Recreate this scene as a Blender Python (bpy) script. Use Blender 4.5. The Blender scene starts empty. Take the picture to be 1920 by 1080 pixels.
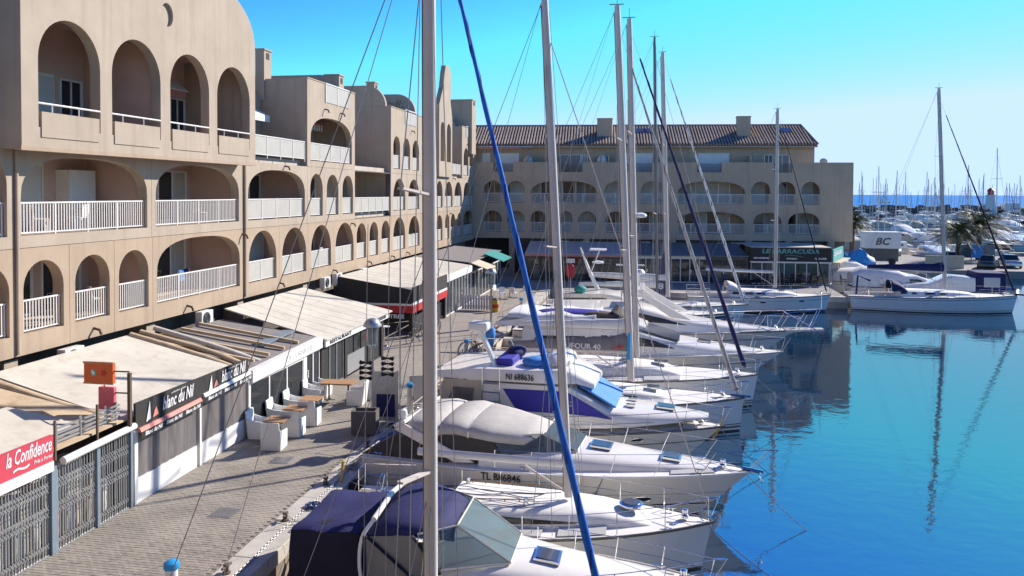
import bpy, math, random
from mathutils import Vector, Matrix
from mathutils.geometry import tessellate_polygon
RND = random.Random(7)
S = bpy.context.scene
COL = S.collection
# ------------------------------------------------------------------ camera
F = 1500.0; YAW = math.radians(9.83); PIT = math.radians(1.5); ROL = math.radians(0.3); EYE = 8.2
PPX, PPY = 960.0, 361 + F * math.tan(PIT)
fw = Vector((-math.sin(YAW) * math.cos(PIT), math.cos(YAW) * math.cos(PIT), -math.sin(PIT)))
r0 = Vector((math.cos(YAW), math.sin(YAW), 0)); u0 = r0.cross(fw)
rt = math.cos(ROL) * r0 + math.sin(ROL) * u0
up = -math.sin(ROL) * r0 + math.cos(ROL) * u0
CAMO = Vector((0, 0, EYE))
cam = bpy.data.cameras.new('camera'); cam_o = bpy.data.objects.new('camera', cam); COL.objects.link(cam_o)
cam.sensor_width = 36; cam.lens = 36 * F / 1920; cam.shift_y = -(540 - PPY) / 1920
cam.clip_start = 0.1; cam.clip_end = 20000
cam_o.matrix_world = Matrix(((rt.x, up.x, -fw.x, 0), (rt.y, up.y, -fw.y, 0), (rt.z, up.z, -fw.z, EYE), (0, 0, 0, 1)))
S.camera = cam_o
# ------------------------------------------------------------------ sky, sun, exposure
SUN_AZ = math.radians(45); SUN_EL = math.radians(31)          # azimuth counted from +X towards +Y
sdir = Vector((math.cos(SUN_EL) * math.cos(SUN_AZ), math.cos(SUN_EL) * math.sin(SUN_AZ), math.sin(SUN_EL)))
W = bpy.data.worlds.new('World'); S.world = W; W.use_nodes = True
wn = W.node_tree.nodes; wl = W.node_tree.links
bg = wn['Background']
sky = wn.new('ShaderNodeTexSky'); sky.sky_type = 'NISHITA'; sky.sun_disc = False
sky.sun_elevation = SUN_EL; sky.sun_rotation = math.pi / 2 - SUN_AZ
sky.altitude = 0; sky.air_density = 1.0; sky.dust_density = 0.0; sky.ozone_density = 1.6
def wmul(src, c):
    m = wn.new('ShaderNodeMixRGB'); m.blend_type = 'MULTIPLY'; m.inputs[0].default_value = 1; m.inputs[2].default_value = (*c, 1); wl.new(src, m.inputs[1]); return m.outputs[0]
gm = wn.new('ShaderNodeGamma'); gm.inputs['Gamma'].default_value = 2.1       # deepens the blue away from the sun
wl.new(wmul(sky.outputs[0], (.101, .150, .170)), gm.inputs['Color'])
lim = wn.new('ShaderNodeMixRGB'); lim.blend_type = 'DARKEN'; lim.inputs[0].default_value = 1; lim.inputs[2].default_value = (1.8, 2.45, 3.5, 1)   # pale haze at the horizon
wl.new(wmul(gm.outputs[0], (4.9, 4.7, 5.0)), lim.inputs[1]); wl.new(lim.outputs[0], bg.inputs['Color'])
bg.inputs['Strength'].default_value = 0.15
sun = bpy.data.lights.new('sun', 'SUN'); sun_o = bpy.data.objects.new('sun', sun); COL.objects.link(sun_o)
sun.energy = 3.1; sun.angle = math.radians(0.5); sun.color = (1.0, 0.92, 0.82)
sun_o.rotation_euler = sdir.to_track_quat('Z', 'Y').to_euler(); sun_o.location = (30, 30, 40)
S.view_settings.view_transform = 'Standard'; S.view_settings.look = 'None'
S.view_settings.exposure = 1.27; S.view_settings.gamma = 1.0; S.view_settings.use_curve_mapping = False
S.cycles.max_bounces = 6; S.cycles.diffuse_bounces = 4; S.cycles.glossy_bounces = 3; S.cycles.transmission_bounces = 4
S.cycles.transparent_max_bounces = 8; S.cycles.caustics_reflective = False; S.cycles.caustics_refractive = False
S.cycles.use_adaptive_sampling = True; S.cycles.sample_clamp_indirect = 6.0
try: S.cycles.use_denoising = True
except Exception: pass
# ------------------------------------------------------------------ pixel -> place (on a plane the thing touches)
def ray(x, y): return fw + (x - PPX) / F * rt - (y - PPY) / F * up
def at_z(x, y, z=0.0):
    d = ray(x, y); return CAMO + d * ((z - EYE) / d.z)
def at_x(x, y, X):
    d = ray(x, y); return CAMO + d * (X / d.x)
def at_y(x, y, Y):
    d = ray(x, y); return CAMO + d * (Y / d.y)
# ------------------------------------------------------------------ materials
MATS = {}
def lin(c): return tuple(((v / 255) / 12.92 if v / 255 <= .04045 else ((v / 255 + .055) / 1.055) ** 2.4) for v in c)
def mat(name, c, rough=.6, var=.1, scale=2.0, metal=0, coat=0, bump=0, bscale=30, streak=0, stain=None, spec=.5, trans=0, alpha=1, ior=1.45, stretch=(1, 1, 1), object_random=0):
    if name in MATS: return MATS[name]
    m = bpy.data.materials.new(name); m.use_nodes = True; MATS[name] = m
    n = m.node_tree.nodes; l = m.node_tree.links; p = n['Principled BSDF']
    p.inputs['Roughness'].default_value = rough; p.inputs['Metallic'].default_value = metal
    p.inputs['Coat Weight'].default_value = coat; p.inputs['Coat Roughness'].default_value = .08
    p.inputs['Specular IOR Level'].default_value = spec; p.inputs['IOR'].default_value = ior
    p.inputs['Transmission Weight'].default_value = trans; p.inputs['Alpha'].default_value = alpha
    tc = n.new('ShaderNodeTexCoord'); mp = n.new('ShaderNodeMapping'); mp.inputs['Scale'].default_value = stretch
    l.new(tc.outputs['Object'], mp.inputs['Vector'])
    nz = n.new('ShaderNodeTexNoise'); nz.inputs['Scale'].default_value = scale; nz.inputs['Detail'].default_value = 6; nz.inputs['Roughness'].default_value = .62
    l.new(mp.outputs[0], nz.inputs['Vector'])
    rp = n.new('ShaderNodeValToRGB'); e = rp.color_ramp.elements
    e[0].position = .3; e[1].position = .72
    e[0].color = (*[max(0, v * (1 - var)) for v in c], 1); e[1].color = (*[min(1, v * (1 + var)) for v in c], 1)
    l.new(nz.outputs['Fac'], rp.inputs[0]); out = rp.outputs[0]
    if streak:
        mp2 = n.new('ShaderNodeMapping'); mp2.inputs['Scale'].default_value = (2.6, 2.6, .16); l.new(tc.outputs['Object'], mp2.inputs['Vector'])
        n2 = n.new('ShaderNodeTexNoise'); n2.inputs['Scale'].default_value = 1.3; n2.inputs['Detail'].default_value = 5; l.new(mp2.outputs[0], n2.inputs['Vector'])
        r2 = n.new('ShaderNodeValToRGB'); r2.color_ramp.elements[0].position = .5; r2.color_ramp.elements[1].position = .72
        r2.color_ramp.elements[0].color = (0, 0, 0, 1); r2.color_ramp.elements[1].color = (streak, streak, streak, 1); l.new(n2.outputs['Fac'], r2.inputs[0])
        mx = n.new('ShaderNodeMixRGB'); l.new(r2.outputs[0], mx.inputs[0]); l.new(out, mx.inputs[1])
        mx.inputs[2].default_value = (*(stain or [v * .5 for v in c]), 1); out = mx.outputs[0]
    if object_random:
        oi = n.new('ShaderNodeObjectInfo'); mm = n.new('ShaderNodeMapRange'); mm.inputs['To Min'].default_value = 1 - object_random; mm.inputs['To Max'].default_value = 1 + object_random
        l.new(oi.outputs['Random'], mm.inputs[0]); mu = n.new('ShaderNodeMixRGB'); mu.blend_type = 'MULTIPLY'; mu.inputs[0].default_value = 1
        l.new(out, mu.inputs[1]); l.new(mm.outputs[0], mu.inputs[2]); out = mu.outputs[0]
    l.new(out, p.inputs['Base Color'])
    if bump:
        n3 = n.new('ShaderNodeTexNoise'); n3.inputs['Scale'].default_value = bscale; n3.inputs['Detail'].default_value = 4; l.new(mp.outputs[0], n3.inputs['Vector'])
        b = n.new('ShaderNodeBump'); b.inputs['Strength'].default_value = bump; b.inputs['Distance'].default_value = .02; l.new(n3.outputs['Fac'], b.inputs['Height']); l.new(b.outputs[0], p.inputs['Normal'])
    return m
def glass_mat(name, tint, rough=.04, alpha=.35):
    """thin tinted pane: part mirror, part see-through"""
    if name in MATS: return MATS[name]
    m = mat(name, tint, rough, var=.08, scale=1.2, spec=.8, ior=1.6)
    n = m.node_tree.nodes; l = m.node_tree.links; p = n['Principled BSDF']; o = n['Material Output']
    t = n.new('ShaderNodeBsdfTransparent'); t.inputs[0].default_value = (.82, .88, .9, 1)
    x = n.new('ShaderNodeMixShader'); fr = n.new('ShaderNodeFresnel'); fr.inputs[0].default_value = 1.5
    a = n.new('ShaderNodeMath'); a.operation = 'ADD'; a.use_clamp = True; a.inputs[1].default_value = alpha
    l.new(fr.outputs[0], a.inputs[0]); l.new(a.outputs[0], x.inputs[0]); l.new(t.outputs[0], x.inputs[1]); l.new(p.outputs[0], x.inputs[2]); l.new(x.outputs[0], o.inputs['Surface'])
    return m
WALL = (.42, .345, .265)
mat('render_wall', WALL, .9, .10, .7, bump=.25, bscale=25, streak=.42, stain=(.30, .235, .175))
mat('render_wall_warm', (.41, .315, .225), .9, .09, .7, bump=.25, bscale=25, streak=.4, stain=(.28, .205, .145))
mat('render_far', (.49, .38, .27), .9, .08, .7, bump=.2, bscale=25, streak=.25)  # same wall paint, lightened and warmed to lift the far building's shade
mat('render_pink', (.6, .42, .34), .9, .1, .8, bump=.2, bscale=20)
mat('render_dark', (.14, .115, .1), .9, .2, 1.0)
mat('slab', (.5, .43, .36), .9, .15, 1.2)
mat('rail_white', (.74, .72, .68), .4, .05, 3)
mat('rail_screen', (.42, .405, .365), .6, .08, 1.5)
mat('shutter', (.62, .6, .56), .55, .06, 2)
mat('tile', (.32, .245, .2), .85, .3, 1.6, bump=.3, bscale=18, object_random=.18)
mat('tile_under', (.22, .16, .13), .9, .2, 2)
mat('white_paint', (.78, .77, .74), .45, .05, 2, streak=.12, stain=(.5, .47, .42))
mat('gelcoat', (.84, .80, .73), .22, .035, 1.1, coat=.3, streak=.10, stain=(.55, .5, .42))
mat('gelcoat_cream', (.72, .67, .57), .25, .04, 1.2, coat=.3, streak=.12, stain=(.45, .38, .3))
mat('deck_white', (.84, .81, .75), .5, .05, 2.2, bump=.1, bscale=60)
mat('deck_grey', (.52, .52, .5), .6, .08, 3, bump=.15, bscale=60)
mat('teak', (.30, .18, .09), .7, .2, 5, stretch=(1, 9, 1))
mat('alloy', (.62, .56, .49), .5, .06, 2.0, metal=0)
mat('alloy_dark', (.16, .16, .17), .4, .1, 2.0, metal=.3)
mat('steel', (.72, .72, .72), .18, .05, 4, metal=1)
mat('wire', (.30, .29, .28), .45, .1, 4, metal=.6)
mat('rope', (.62, .58, .5), .9, .2, 20)
mat('navy', (.018, .02, .095), .8, .15, 2, bump=.3, bscale=12)
mat('navy_dark', (.014, .014, .03), .85, .15, 2, bump=.3, bscale=12)
mat('blue_dark', (.008, .05, .28), .75, .2, 3)
mat('blue_cloth', (.015, .15, .6), .75, .2, 3, bump=.3, bscale=14)
mat('royal', (.045, .04, .33), .7, .1, 2, bump=.15, bscale=14)
mat('sky_cloth', (.06, .25, .62), .75, .15, 3, bump=.3, bscale=14)
mat('teal_cloth', (.03, .25, .23), .75, .15, 3, bump=.3, bscale=14)
mat('grey_cloth', (.5, .47, .43), .85, .1, 2.5, bump=.3, bscale=10)
mat('dufour_grey', (.22, .2, .19), .85, .12, 2.5, bump=.4, bscale=8)
mat('white_cloth', (.74, .73, .7), .85, .06, 1.8, bump=.3, bscale=8, streak=.1)
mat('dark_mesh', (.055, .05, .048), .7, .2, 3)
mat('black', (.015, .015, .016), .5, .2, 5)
mat('slime', (.10, .095, .06), .8, .4, 3)
mat('rubber', (.02, .02, .02), .75, .2, 8)
mat('red', (.5, .03, .03), .55, .1, 3)
mat('lamp_red', (.6, .04, .05), .5, .15, 6)
mat('pink_sign', (.55, .06, .09), .5, .06, 2)
mat('orange_sign', (.62, .12, .03), .5, .08, 3)
mat('rose_sign', (.62, .12, .16), .5, .08, 3)
mat('salmon', (.68, .25, .2), .6, .05, 3)
mat('charcoal', (.03, .027, .025), .7, .12, 2)
mat('white_print', (.8, .79, .77), .6, .02, 2)
mat('turq_print', (.12, .42, .38), .5, .04, 2)
mat('brown', (.12, .085, .06), .75, .15, 3)
mat('awning_white', (.56, .52, .44), .9, .12, .45, bump=.35, bscale=3, streak=.45, stain=(.38, .33, .25))
mat('awning_tan', (.52, .40, .26), .9, .12, .6, bump=.3, bscale=6, streak=.5, stain=(.3, .19, .1))
mat('awning_black', (.035, .032, .03), .8, .15, 1.2)
mat('galv', (.45, .47, .48), .42, .12, 6, metal=.7)
mat('blue_steel', (.25, .32, .38), .45, .1, 4, metal=.4)
mat('wood_table', (.45, .25, .12), .55, .2, 6, stretch=(1, 8, 1))
mat('wicker', (.78, .77, .74), .7, .06, 12, bump=.5, bscale=90)
mat('planter', (.13, .125, .115), .7, .12, 2)
mat('quay_stone', (.5, .47, .41), .85, .14, 1.4, bump=.35, bscale=18, streak=.2)
mat('quay_wall', (.30, .25, .19), .9, .35, 1.8, bump=.5, bscale=10, streak=.5, stain=(.08, .06, .04))
mat('paver', (.33, .295, .245), .88, .26, .55, bump=.4, bscale=60, object_random=.14)
mat('paver_joint', (.2, .175, .145), .95, .2, 4)
mat('yellow', (.5, .36, .05), .5, .15, 4)
mat('cap_blue', (.03, .3, .62), .4, .08, 4)
mat('glass_dark', (.03, .034, .038), .1, .15, 1.5, spec=.5, ior=1.5)
mat('glass_brown', (.05, .04, .035), .08, .15, 1.5, spec=.8)
mat('glass_sky', (.06, .07, .10), .12, .1, 1.0, spec=.6, ior=1.6)
mat('curtain', (.45, .42, .37), .9, .2, 3, stretch=(5, 5, .4))
mat('trunk', (.14, .10, .07), .95, .3, 8, bump=.8, bscale=20)
mat('frond', (.10, .115, .04), .6, .35, 3)
mat('leaf', (.04, .07, .018), .6, .35, 3)
mat('flower', (.5, .05, .04), .6, .2, 5)
mat('terracotta', (.32, .13, .07), .8, .1, 4)
mat('rock', (.12, .11, .10), .95, .35, .6, bump=.5, bscale=5)
mat('asphalt', (.30, .28, .25), .9, .12, .6)
mat('tarp_blue', (.02, .2, .5), .5, .25, 3)
mat('beige_cloth', (.55, .48, .36), .85, .12, 2, bump=.2, bscale=8)
mat('hull_navy', (.03, .03, .04), .25, .1, 2, coat=.4)
mat('hull_blue', (.05, .09, .2), .25, .1, 2, coat=.4)
mat('car_dark', (.02, .025, .02), .2, .1, 2, coat=.6)
mat('car_silver', (.5, .5, .5), .2, .05, 2, metal=.6, coat=.6)
mat('pane_plastic', (.17, .155, .15), .22, .3, 1.1, stretch=(1, 4, .3), spec=.5)
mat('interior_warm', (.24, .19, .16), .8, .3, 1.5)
glass_mat('glass_pane', (.11, .12, .125), alpha=.22)
glass_mat('glass_clear', (.3, .36, .36), alpha=.18)
# ------------------------------------------------------------------ mesh and object helpers
OFF = {}
def tag(o, label=None, cat=None, group=None, kind=None):
    if label: o['label'] = label
    if cat: o['category'] = cat
    if group: o['group'] = group
    if kind: o['kind'] = kind
    return o
def thing(name, label, cat, loc=(0, 0, 0), rz=0, group=None, rx=0, ry=0):
    o = bpy.data.objects.new(name, None); COL.objects.link(o); o.empty_display_size = .3
    o.location = loc; o.rotation_euler = (rx, ry, rz); tag(o, label, cat, group)
    return o
def V(*a): return Vector(a)
class MB:
    def __init__(s): s.v = []; s.f = []
    def add(s, vs, fs):
        b = len(s.v); s.v += [tuple(p) for p in vs]; s.f += [tuple(b + i for i in f) for f in fs]; return s
    def box(s, x0, y0, z0, x1, y1, z1):
        return s.add([(x0, y0, z0), (x1, y0, z0), (x1, y1, z0), (x0, y1, z0), (x0, y0, z1), (x1, y0, z1), (x1, y1, z1), (x0, y1, z1)],
                     [(0, 3, 2, 1), (4, 5, 6, 7), (0, 1, 5, 4), (1, 2, 6, 5), (2, 3, 7, 6), (3, 0, 4, 7)])
    def hexa(s, a, b):   # two quads
        return s.add(list(a) + list(b), [(0, 3, 2, 1), (4, 5, 6, 7), (0, 1, 5, 4), (1, 2, 6, 5), (2, 3, 7, 6), (3, 0, 4, 7)])
    def bar(s, a, b, w, h, upv=(0, 0, 1)):
        a = Vector(a); b = Vector(b); d = (b - a).normalized(); upv = Vector(upv)
        if abs(d.dot(upv)) > .99: upv = Vector((1, 0, 0))
        x = d.cross(upv).normalized(); y = x.cross(d)
        q = lambda p: [p - x * w / 2 - y * h / 2, p + x * w / 2 - y * h / 2, p + x * w / 2 + y * h / 2, p - x * w / 2 + y * h / 2]
        return s.hexa(q(a), q(b))
    def tube(s, pts, r, n=6, caps=True, flat=1.0, closed=False):
        pts = [Vector(p) for p in pts]; m = len(pts); rs = r if isinstance(r, (list, tuple)) else [r] * m
        b = len(s.v); ref = None
        for i, p in enumerate(pts):
            d = (pts[min(i + 1, m - 1)] - pts[max(i - 1, 0)])
            if closed: d = pts[(i + 1) % m] - pts[i - 1]
            d = d.normalized() if d.length > 1e-9 else Vector((0, 0, 1))
            if ref is None: ref = Vector((0, 0, 1)) if abs(d.z) < .9 else Vector((0, 1, 0))
            x = d.cross(ref).normalized(); y = x.cross(d).normalized(); ref = y
            for k in range(n):
                a = 2 * math.pi * k / n
                s.v.append(tuple(p + x * math.cos(a) * rs[i] + y * math.sin(a) * rs[i] * flat))
        rng = m if closed else m - 1
        for i in range(rng):
            j = (i + 1) % m
            for k in range(n):
                s.f.append((b + i * n + k, b + i * n + (k + 1) % n, b + j * n + (k + 1) % n, b + j * n + k))
        if caps and not closed:
            s.f.append(tuple(b + k for k in range(n))[::-1]); s.f.append(tuple(b + (m - 1) * n + k for k in range(n)))
        return s
    def loft(s, secs, closed=True, caps=True):
        b = len(s.v); n = len(secs[0])
        for q in secs: s.v += [tuple(p) for p in q]
        for i in range(len(secs) - 1):
            for k in range(n if closed else n - 1):
                s.f.append((b + i * n + k, b + i * n + (k + 1) % n, b + (i + 1) * n + (k + 1) % n, b + (i + 1) * n + k))
        if caps:
            s.f.append(tuple(b + k for k in range(n))[::-1]); s.f.append(tuple(b + (len(secs) - 1) * n + k for k in range(n)))
        return s
    def prism(s, poly, vec):
        vec = Vector(vec); n = len(poly); b = len(s.v)
        s.v += [tuple(p) for p in poly] + [tuple(Vector(p) + vec) for p in poly]
        s.f.append(tuple(b + i for i in range(n))[::-1]); s.f.append(tuple(b + n + i for i in range(n)))
        for i in range(n): j = (i + 1) % n; s.f.append((b + i, b + j, b + n + j, b + n + i))
        return s
    def lathe(s, prof, c=(0, 0, 0), n=12):
        return s.loft([[(c[0] + r * math.cos(2 * math.pi * k / n), c[1] + r * math.sin(2 * math.pi * k / n), c[2] + z) for k in range(n)] for r, z in prof])
    def ellip(s, c, rx, ry, rz, n=10, m=6):
        return s.loft([[(c[0] + rx * math.cos(2 * math.pi * k / n) * math.cos(t), c[1] + ry * math.sin(2 * math.pi * k / n) * math.cos(t), c[2] + rz * math.sin(t)) for k in range(n)]
                       for t in [(-.499 + i / m * .998) * math.pi for i in range(m + 1)]])
    def build(s, name, m, parent=None, smooth=0, off=None, label=None, bevel=0, cat=None, group=None, kind=None, outward=True):
        me = bpy.data.meshes.new(name)
        vs = s.v
        if off is None and parent is not None and parent.name in OFF: off = OFF[parent.name]
        if off is not None: vs = [(x - off[0], y - off[1], z - off[2]) for x, y, z in vs]
        me.from_pydata(vs, [], s.f); me.materials.append(MATS[m] if isinstance(m, str) else m)
        if outward:
            import bmesh
            bm = bmesh.new(); bm.from_mesh(me); bmesh.ops.recalc_face_normals(bm, faces=bm.faces); bm.to_mesh(me); bm.free()
        if smooth:
            me.polygons.foreach_set('use_smooth', [True] * len(me.polygons)); me.set_sharp_from_angle(angle=math.radians(smooth))
        o = bpy.data.objects.new(name, me); COL.objects.link(o)
        if parent is not None:
            o.parent = parent
            if off is not None: OFF[o.name] = off
        if bevel:
            md = o.modifiers.new('bevel', 'BEVEL'); md.width = bevel; md.segments = 2; md.limit_method = 'ANGLE'
        tag(o, label, cat, group, kind)
        return o
def wthing(name, label, cat, loc, group=None):
    """a thing whose parts are written in world coordinates"""
    o = thing(name, label, cat, loc, 0, group); OFF[o.name] = tuple(loc); return o
def sub(parent, off): OFF[parent.name] = off; return parent
def struct(name, mb, m, **k):
    o = mb.build(name, m, **k); o['kind'] = 'structure'; return o
def copy_tree(o, parent=None):
    c = o.copy(); COL.objects.link(c); c.parent = parent
    for ch in list(o.children): copy_tree(ch, c)
    return c
def bezier(pts, n=8):
    """smooth path through points (Catmull-Rom)"""
    p = [Vector(a) for a in pts]; p = [p[0] * 2 - p[1]] + p + [p[-1] * 2 - p[-2]]; out = []
    for i in range(1, len(p) - 2):
        for k in range(n):
            t = k / n
            out.append(.5 * ((2 * p[i]) + (p[i + 1] - p[i - 1]) * t + (2 * p[i - 1] - 5 * p[i] + 4 * p[i + 1] - p[i + 2]) * t * t + (3 * p[i] - p[i - 1] - 3 * p[i + 1] + p[i + 2]) * t ** 3))
    out.append(p[-2]); return out
def sag(a, b, s, n=8):
    a = Vector(a); b = Vector(b)
    return [a.lerp(b, i / n) - Vector((0, 0, s * 4 * (i / n) * (1 - i / n))) for i in range(n + 1)]
def text(body, size, m, origin, xdir, ydir, parent, name='lettering', shear=0, bold=0, align='LEFT', width=None, depth=.004, off=None):
    cu = bpy.data.curves.new(name, 'FONT'); cu.body = body; cu.size = size; cu.shear = shear; cu.offset = bold; cu.extrude = depth; cu.align_x = align; cu.resolution_u = 2
    t = bpy.data.objects.new('tmp', cu); me = bpy.data.meshes.new_from_object(t); bpy.data.objects.remove(t)
    if width and len(me.vertices):
        xs = [v.co.x for v in me.vertices]; k = width / max(1e-6, max(xs) - min(xs))
        for v in me.vertices: v.co.x *= k
    X = Vector(xdir).normalized(); Y = Vector(ydir).normalized(); Z = X.cross(Y)
    O = Vector(origin)
    if off is None and parent is not None: off = OFF.get(parent.name)
    if off is not None: O = O - Vector(off)
    me.transform(Matrix(((X.x, Y.x, Z.x, O.x), (X.y, Y.y, Z.y, O.y), (X.z, Y.z, Z.z, O.z), (0, 0, 0, 1))))
    me.materials.clear(); me.materials.append(MATS[m])
    o = bpy.data.objects.new(name, me); COL.objects.link(o); o.parent = parent
    return o
# ================================================================== THE SETTING
WZ = -0.9; QX = -8.3; FY = 67.0; PX = 15.5; CY = 95.0
def water_mat(name, c, rough, ior, bump, scale, stretch, dist=.05, spec=.5):
    m = mat(name, c, rough, .15, .05, ior=ior, spec=spec); n = m.node_tree.nodes; l = m.node_tree.links; p = n['Principled BSDF']
    tc = n.new('ShaderNodeTexCoord'); mp = n.new('ShaderNodeMapping'); mp.inputs['Scale'].default_value = stretch; l.new(tc.outputs['Object'], mp.inputs[0])
    a = n.new('ShaderNodeTexNoise'); a.inputs['Scale'].default_value = scale; a.inputs['Detail'].default_value = 5; l.new(mp.outputs[0], a.inputs['Vector'])
    b = n.new('ShaderNodeBump'); b.inputs['Strength'].default_value = bump; b.inputs['Distance'].default_value = dist; l.new(a.outputs['Fac'], b.inputs['Height']); l.new(b.outputs[0], p.inputs['Normal'])
    return m
water_mat('harbour_water', (.001, .025, .065), .02, 4.9, .17, 1.2, (1, 1.3, 1))
water_mat('sea_water', (.015, .19, .55), .5, 1.25, .6, .05, (1, 3, 1), .6, spec=.2)
struct('harbour_water', MB().add([(-90, -60, WZ), (900, -60, WZ), (900, 446, WZ), (-90, 446, WZ)], [(0, 1, 2, 3)]), 'harbour_water', outward=False)
struct('sea', MB().add([(-9000, 446, WZ), (14000, 446, WZ), (14000, 17000, WZ), (-9000, 17000, WZ)], [(0, 1, 2, 3)]), 'sea_water', outward=False)
# paving material beyond the stones that are built one by one
def paving_mat():
    m = mat('paving', (.355, .315, .265), .88, .16, .8); n = m.node_tree.nodes; l = m.node_tree.links; p = n['Principled BSDF']
    src = p.inputs['Base Color'].links[0].from_socket
    tc = n.new('ShaderNodeTexCoord'); br = n.new('ShaderNodeTexBrick'); l.new(tc.outputs['Object'], br.inputs['Vector'])
    br.inputs['Scale'].default_value = 1; br.inputs['Brick Width'].default_value = .2; br.inputs['Row Height'].default_value = .1; br.inputs['Mortar Size'].default_value = .006
    l.new(src, br.inputs['Color1'])
    g = n.new('ShaderNodeMixRGB'); g.blend_type = 'MULTIPLY'; g.inputs[0].default_value = 1; g.inputs[2].default_value = (.88, .87, .86, 1); l.new(src, g.inputs[1]); l.new(g.outputs[0], br.inputs['Color2'])
    br.inputs['Mortar'].default_value = (.2, .175, .145, 1); l.new(br.outputs['Color'], p.inputs['Base Color'])
paving_mat()
struct('near_quay', MB().box(QX - .02, -40, -3.5, 60, .4, 0), 'asphalt')
quay = struct('quay', MB().box(-80, -40, -3.5, QX - .85, FY, 0), 'paving')
struct('far_quay', MB().box(-80, FY, -3.5, PX, 140, 0), 'asphalt')
struct('cross_quay', MB().box(PX, CY, -3.5, 170, 118, -.1), 'asphalt')
# kerb stones along the water: each a block of its own
kw = MB().box(QX - .85, -40, -3.5, QX - .02, FY, -.32).build('quay_wall', 'quay_wall', quay)
y = 6.0; i = 0
while y < 66.5:
    ln = RND.uniform(1.5, 2.4); y1 = min(y + ln, FY)
    dz = RND.uniform(-.008, .008)
    MB().box(QX - .84, y + .012, -.32, QX + RND.uniform(-.015, .015), y1 - .012, .035 + dz).build('kerb_stone', 'quay_stone', quay, bevel=.02)
    y = y1
y = -28
while y < PX:
    MB().box(y + .012, FY - .02, -.4, y + 2.4, FY + .6, .03).build('kerb_stone', 'quay_stone', quay, bevel=.02) if y > QX else None
    y += 2.42
# paving stones near the camera, one by one; the rest of that field joined
struct('paving_bed', MB().add([(-13.35, 12.5, .004), (QX - .86, 12.5, .004), (QX - .86, 34, .004), (-13.35, 34, .004)], [(0, 1, 2, 3)]), 'paver_joint', outward=False)
cells = []
row = 0; yy = 12.6
while yy < 33.9:
    xx = -13.3 + (row % 2) * .1
    while xx < QX - 1.08:
        if not (xx > QX - 1.5 and RND.random() < .0): cells.append((xx, yy))
        xx += .206
    yy += .106; row += 1
def in_view(x, y):
    d = Vector((x, y, 0)) - CAMO; z = d.dot(fw); px = PPX + F * d.dot(rt) / z; py = PPY - F * d.dot(up) / z
    return 0 < px < 1920 and py < 1080
vis = sorted([c for c in cells if in_view(*c)], key=lambda c: c[0] ** 2 + c[1] ** 2)
near = set(vis[:300])
pv_me = []
for k in range(4):
    o = MB().add([(0, 0, .004), (.198, 0, .004), (.198, .098, .004), (0, .098, .004), (.004, .004, .016), (.194, .004, .016 + .001 * k), (.194, .094, .017), (.004, .094, .016)],
                 [(4, 5, 6, 7), (0, 1, 5, 4), (1, 2, 6, 5), (2, 3, 7, 6), (3, 0, 4, 7)])
    me = bpy.data.meshes.new('paver'); me.from_pydata(o.v, [], o.f); me.materials.append(MATS['paver']); pv_me.append(me)
for c in near:
    o = bpy.data.objects.new('paver', RND.choice(pv_me)); COL.objects.link(o); o.parent = quay; o.location = (c[0], c[1], RND.uniform(-.002, .003)); o.rotation_euler = (RND.uniform(-.01, .01), RND.uniform(-.008, .008), 0)
pm = MB()
for c in cells:
    if c in near: continue
    h = .016 + RND.uniform(-.003, .003); t = RND.uniform(-.002, .002)
    x, y = c
    pm.add([(x, y, .004), (x + .198, y, .004), (x + .198, y + .098, .004), (x, y + .098, .004), (x + .004, y + .004, h), (x + .194, y + .004, h + t), (x + .194, y + .094, h + t), (x + .004, y + .094, h)],
           [(4, 5, 6, 7), (0, 1, 5, 4), (1, 2, 6, 5), (2, 3, 7, 6), (3, 0, 4, 7)])
pm.build('paving_stones', 'paver', quay, kind='stuff', outward=False)
# ================================================================== arched walls
def arch(u0, u1, zb, zt, rise=None, pw=2.0, n=12):
    w = (u1 - u0) / 2; c = (u0 + u1) / 2; r = w if rise is None else rise
    r = min(r, zt - zb - .1); p = [(u0, zb)]
    for i in range(n + 1):
        a = math.pi - math.pi * i / n; co = math.cos(a); si = math.sin(a)
        p.append((c + w * math.copysign(abs(co) ** (2 / pw), co), zt - r + r * abs(si) ** (2 / pw)))
    p.append((u1, zb)); return p
def panel(mb, P, outer, holes, th, d0=0):
    loops = [outer] + holes; flat = [p for q in loops for p in q]
    tri = tessellate_polygon([[Vector((u, z, 0)) for u, z in q] for q in loops])
    b = len(mb.v); n = len(flat)
    mb.v += [tuple(P(u, z, d0)) for u, z in flat] + [tuple(P(u, z, d0 + th)) for u, z in flat]
    for t in tri: mb.f.append(tuple(b + i for i in t)); mb.f.append(tuple(b + n + i for i in t[::-1]))
    s = 0
    for q in loops:
        m = len(q)
        for i in range(m):
            j = (i + 1) % m; mb.f.append((b + s + i, b + s + j, b + n + s + j, b + n + s + i))
        s += m
    return mb
def rect(u0, u1, z0, z1): return [(u0, z0), (u1, z0), (u1, z1), (u0, z1)]
def fbox(mb, P, u0, z0, d0, u1, z1, d1):
    return mb.hexa([P(u0, z0, d0), P(u1, z0, d0), P(u1, z1, d0), P(u0, z1, d0)], [P(u0, z0, d1), P(u1, z0, d1), P(u1, z1, d1), P(u0, z1, d1)])
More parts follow.
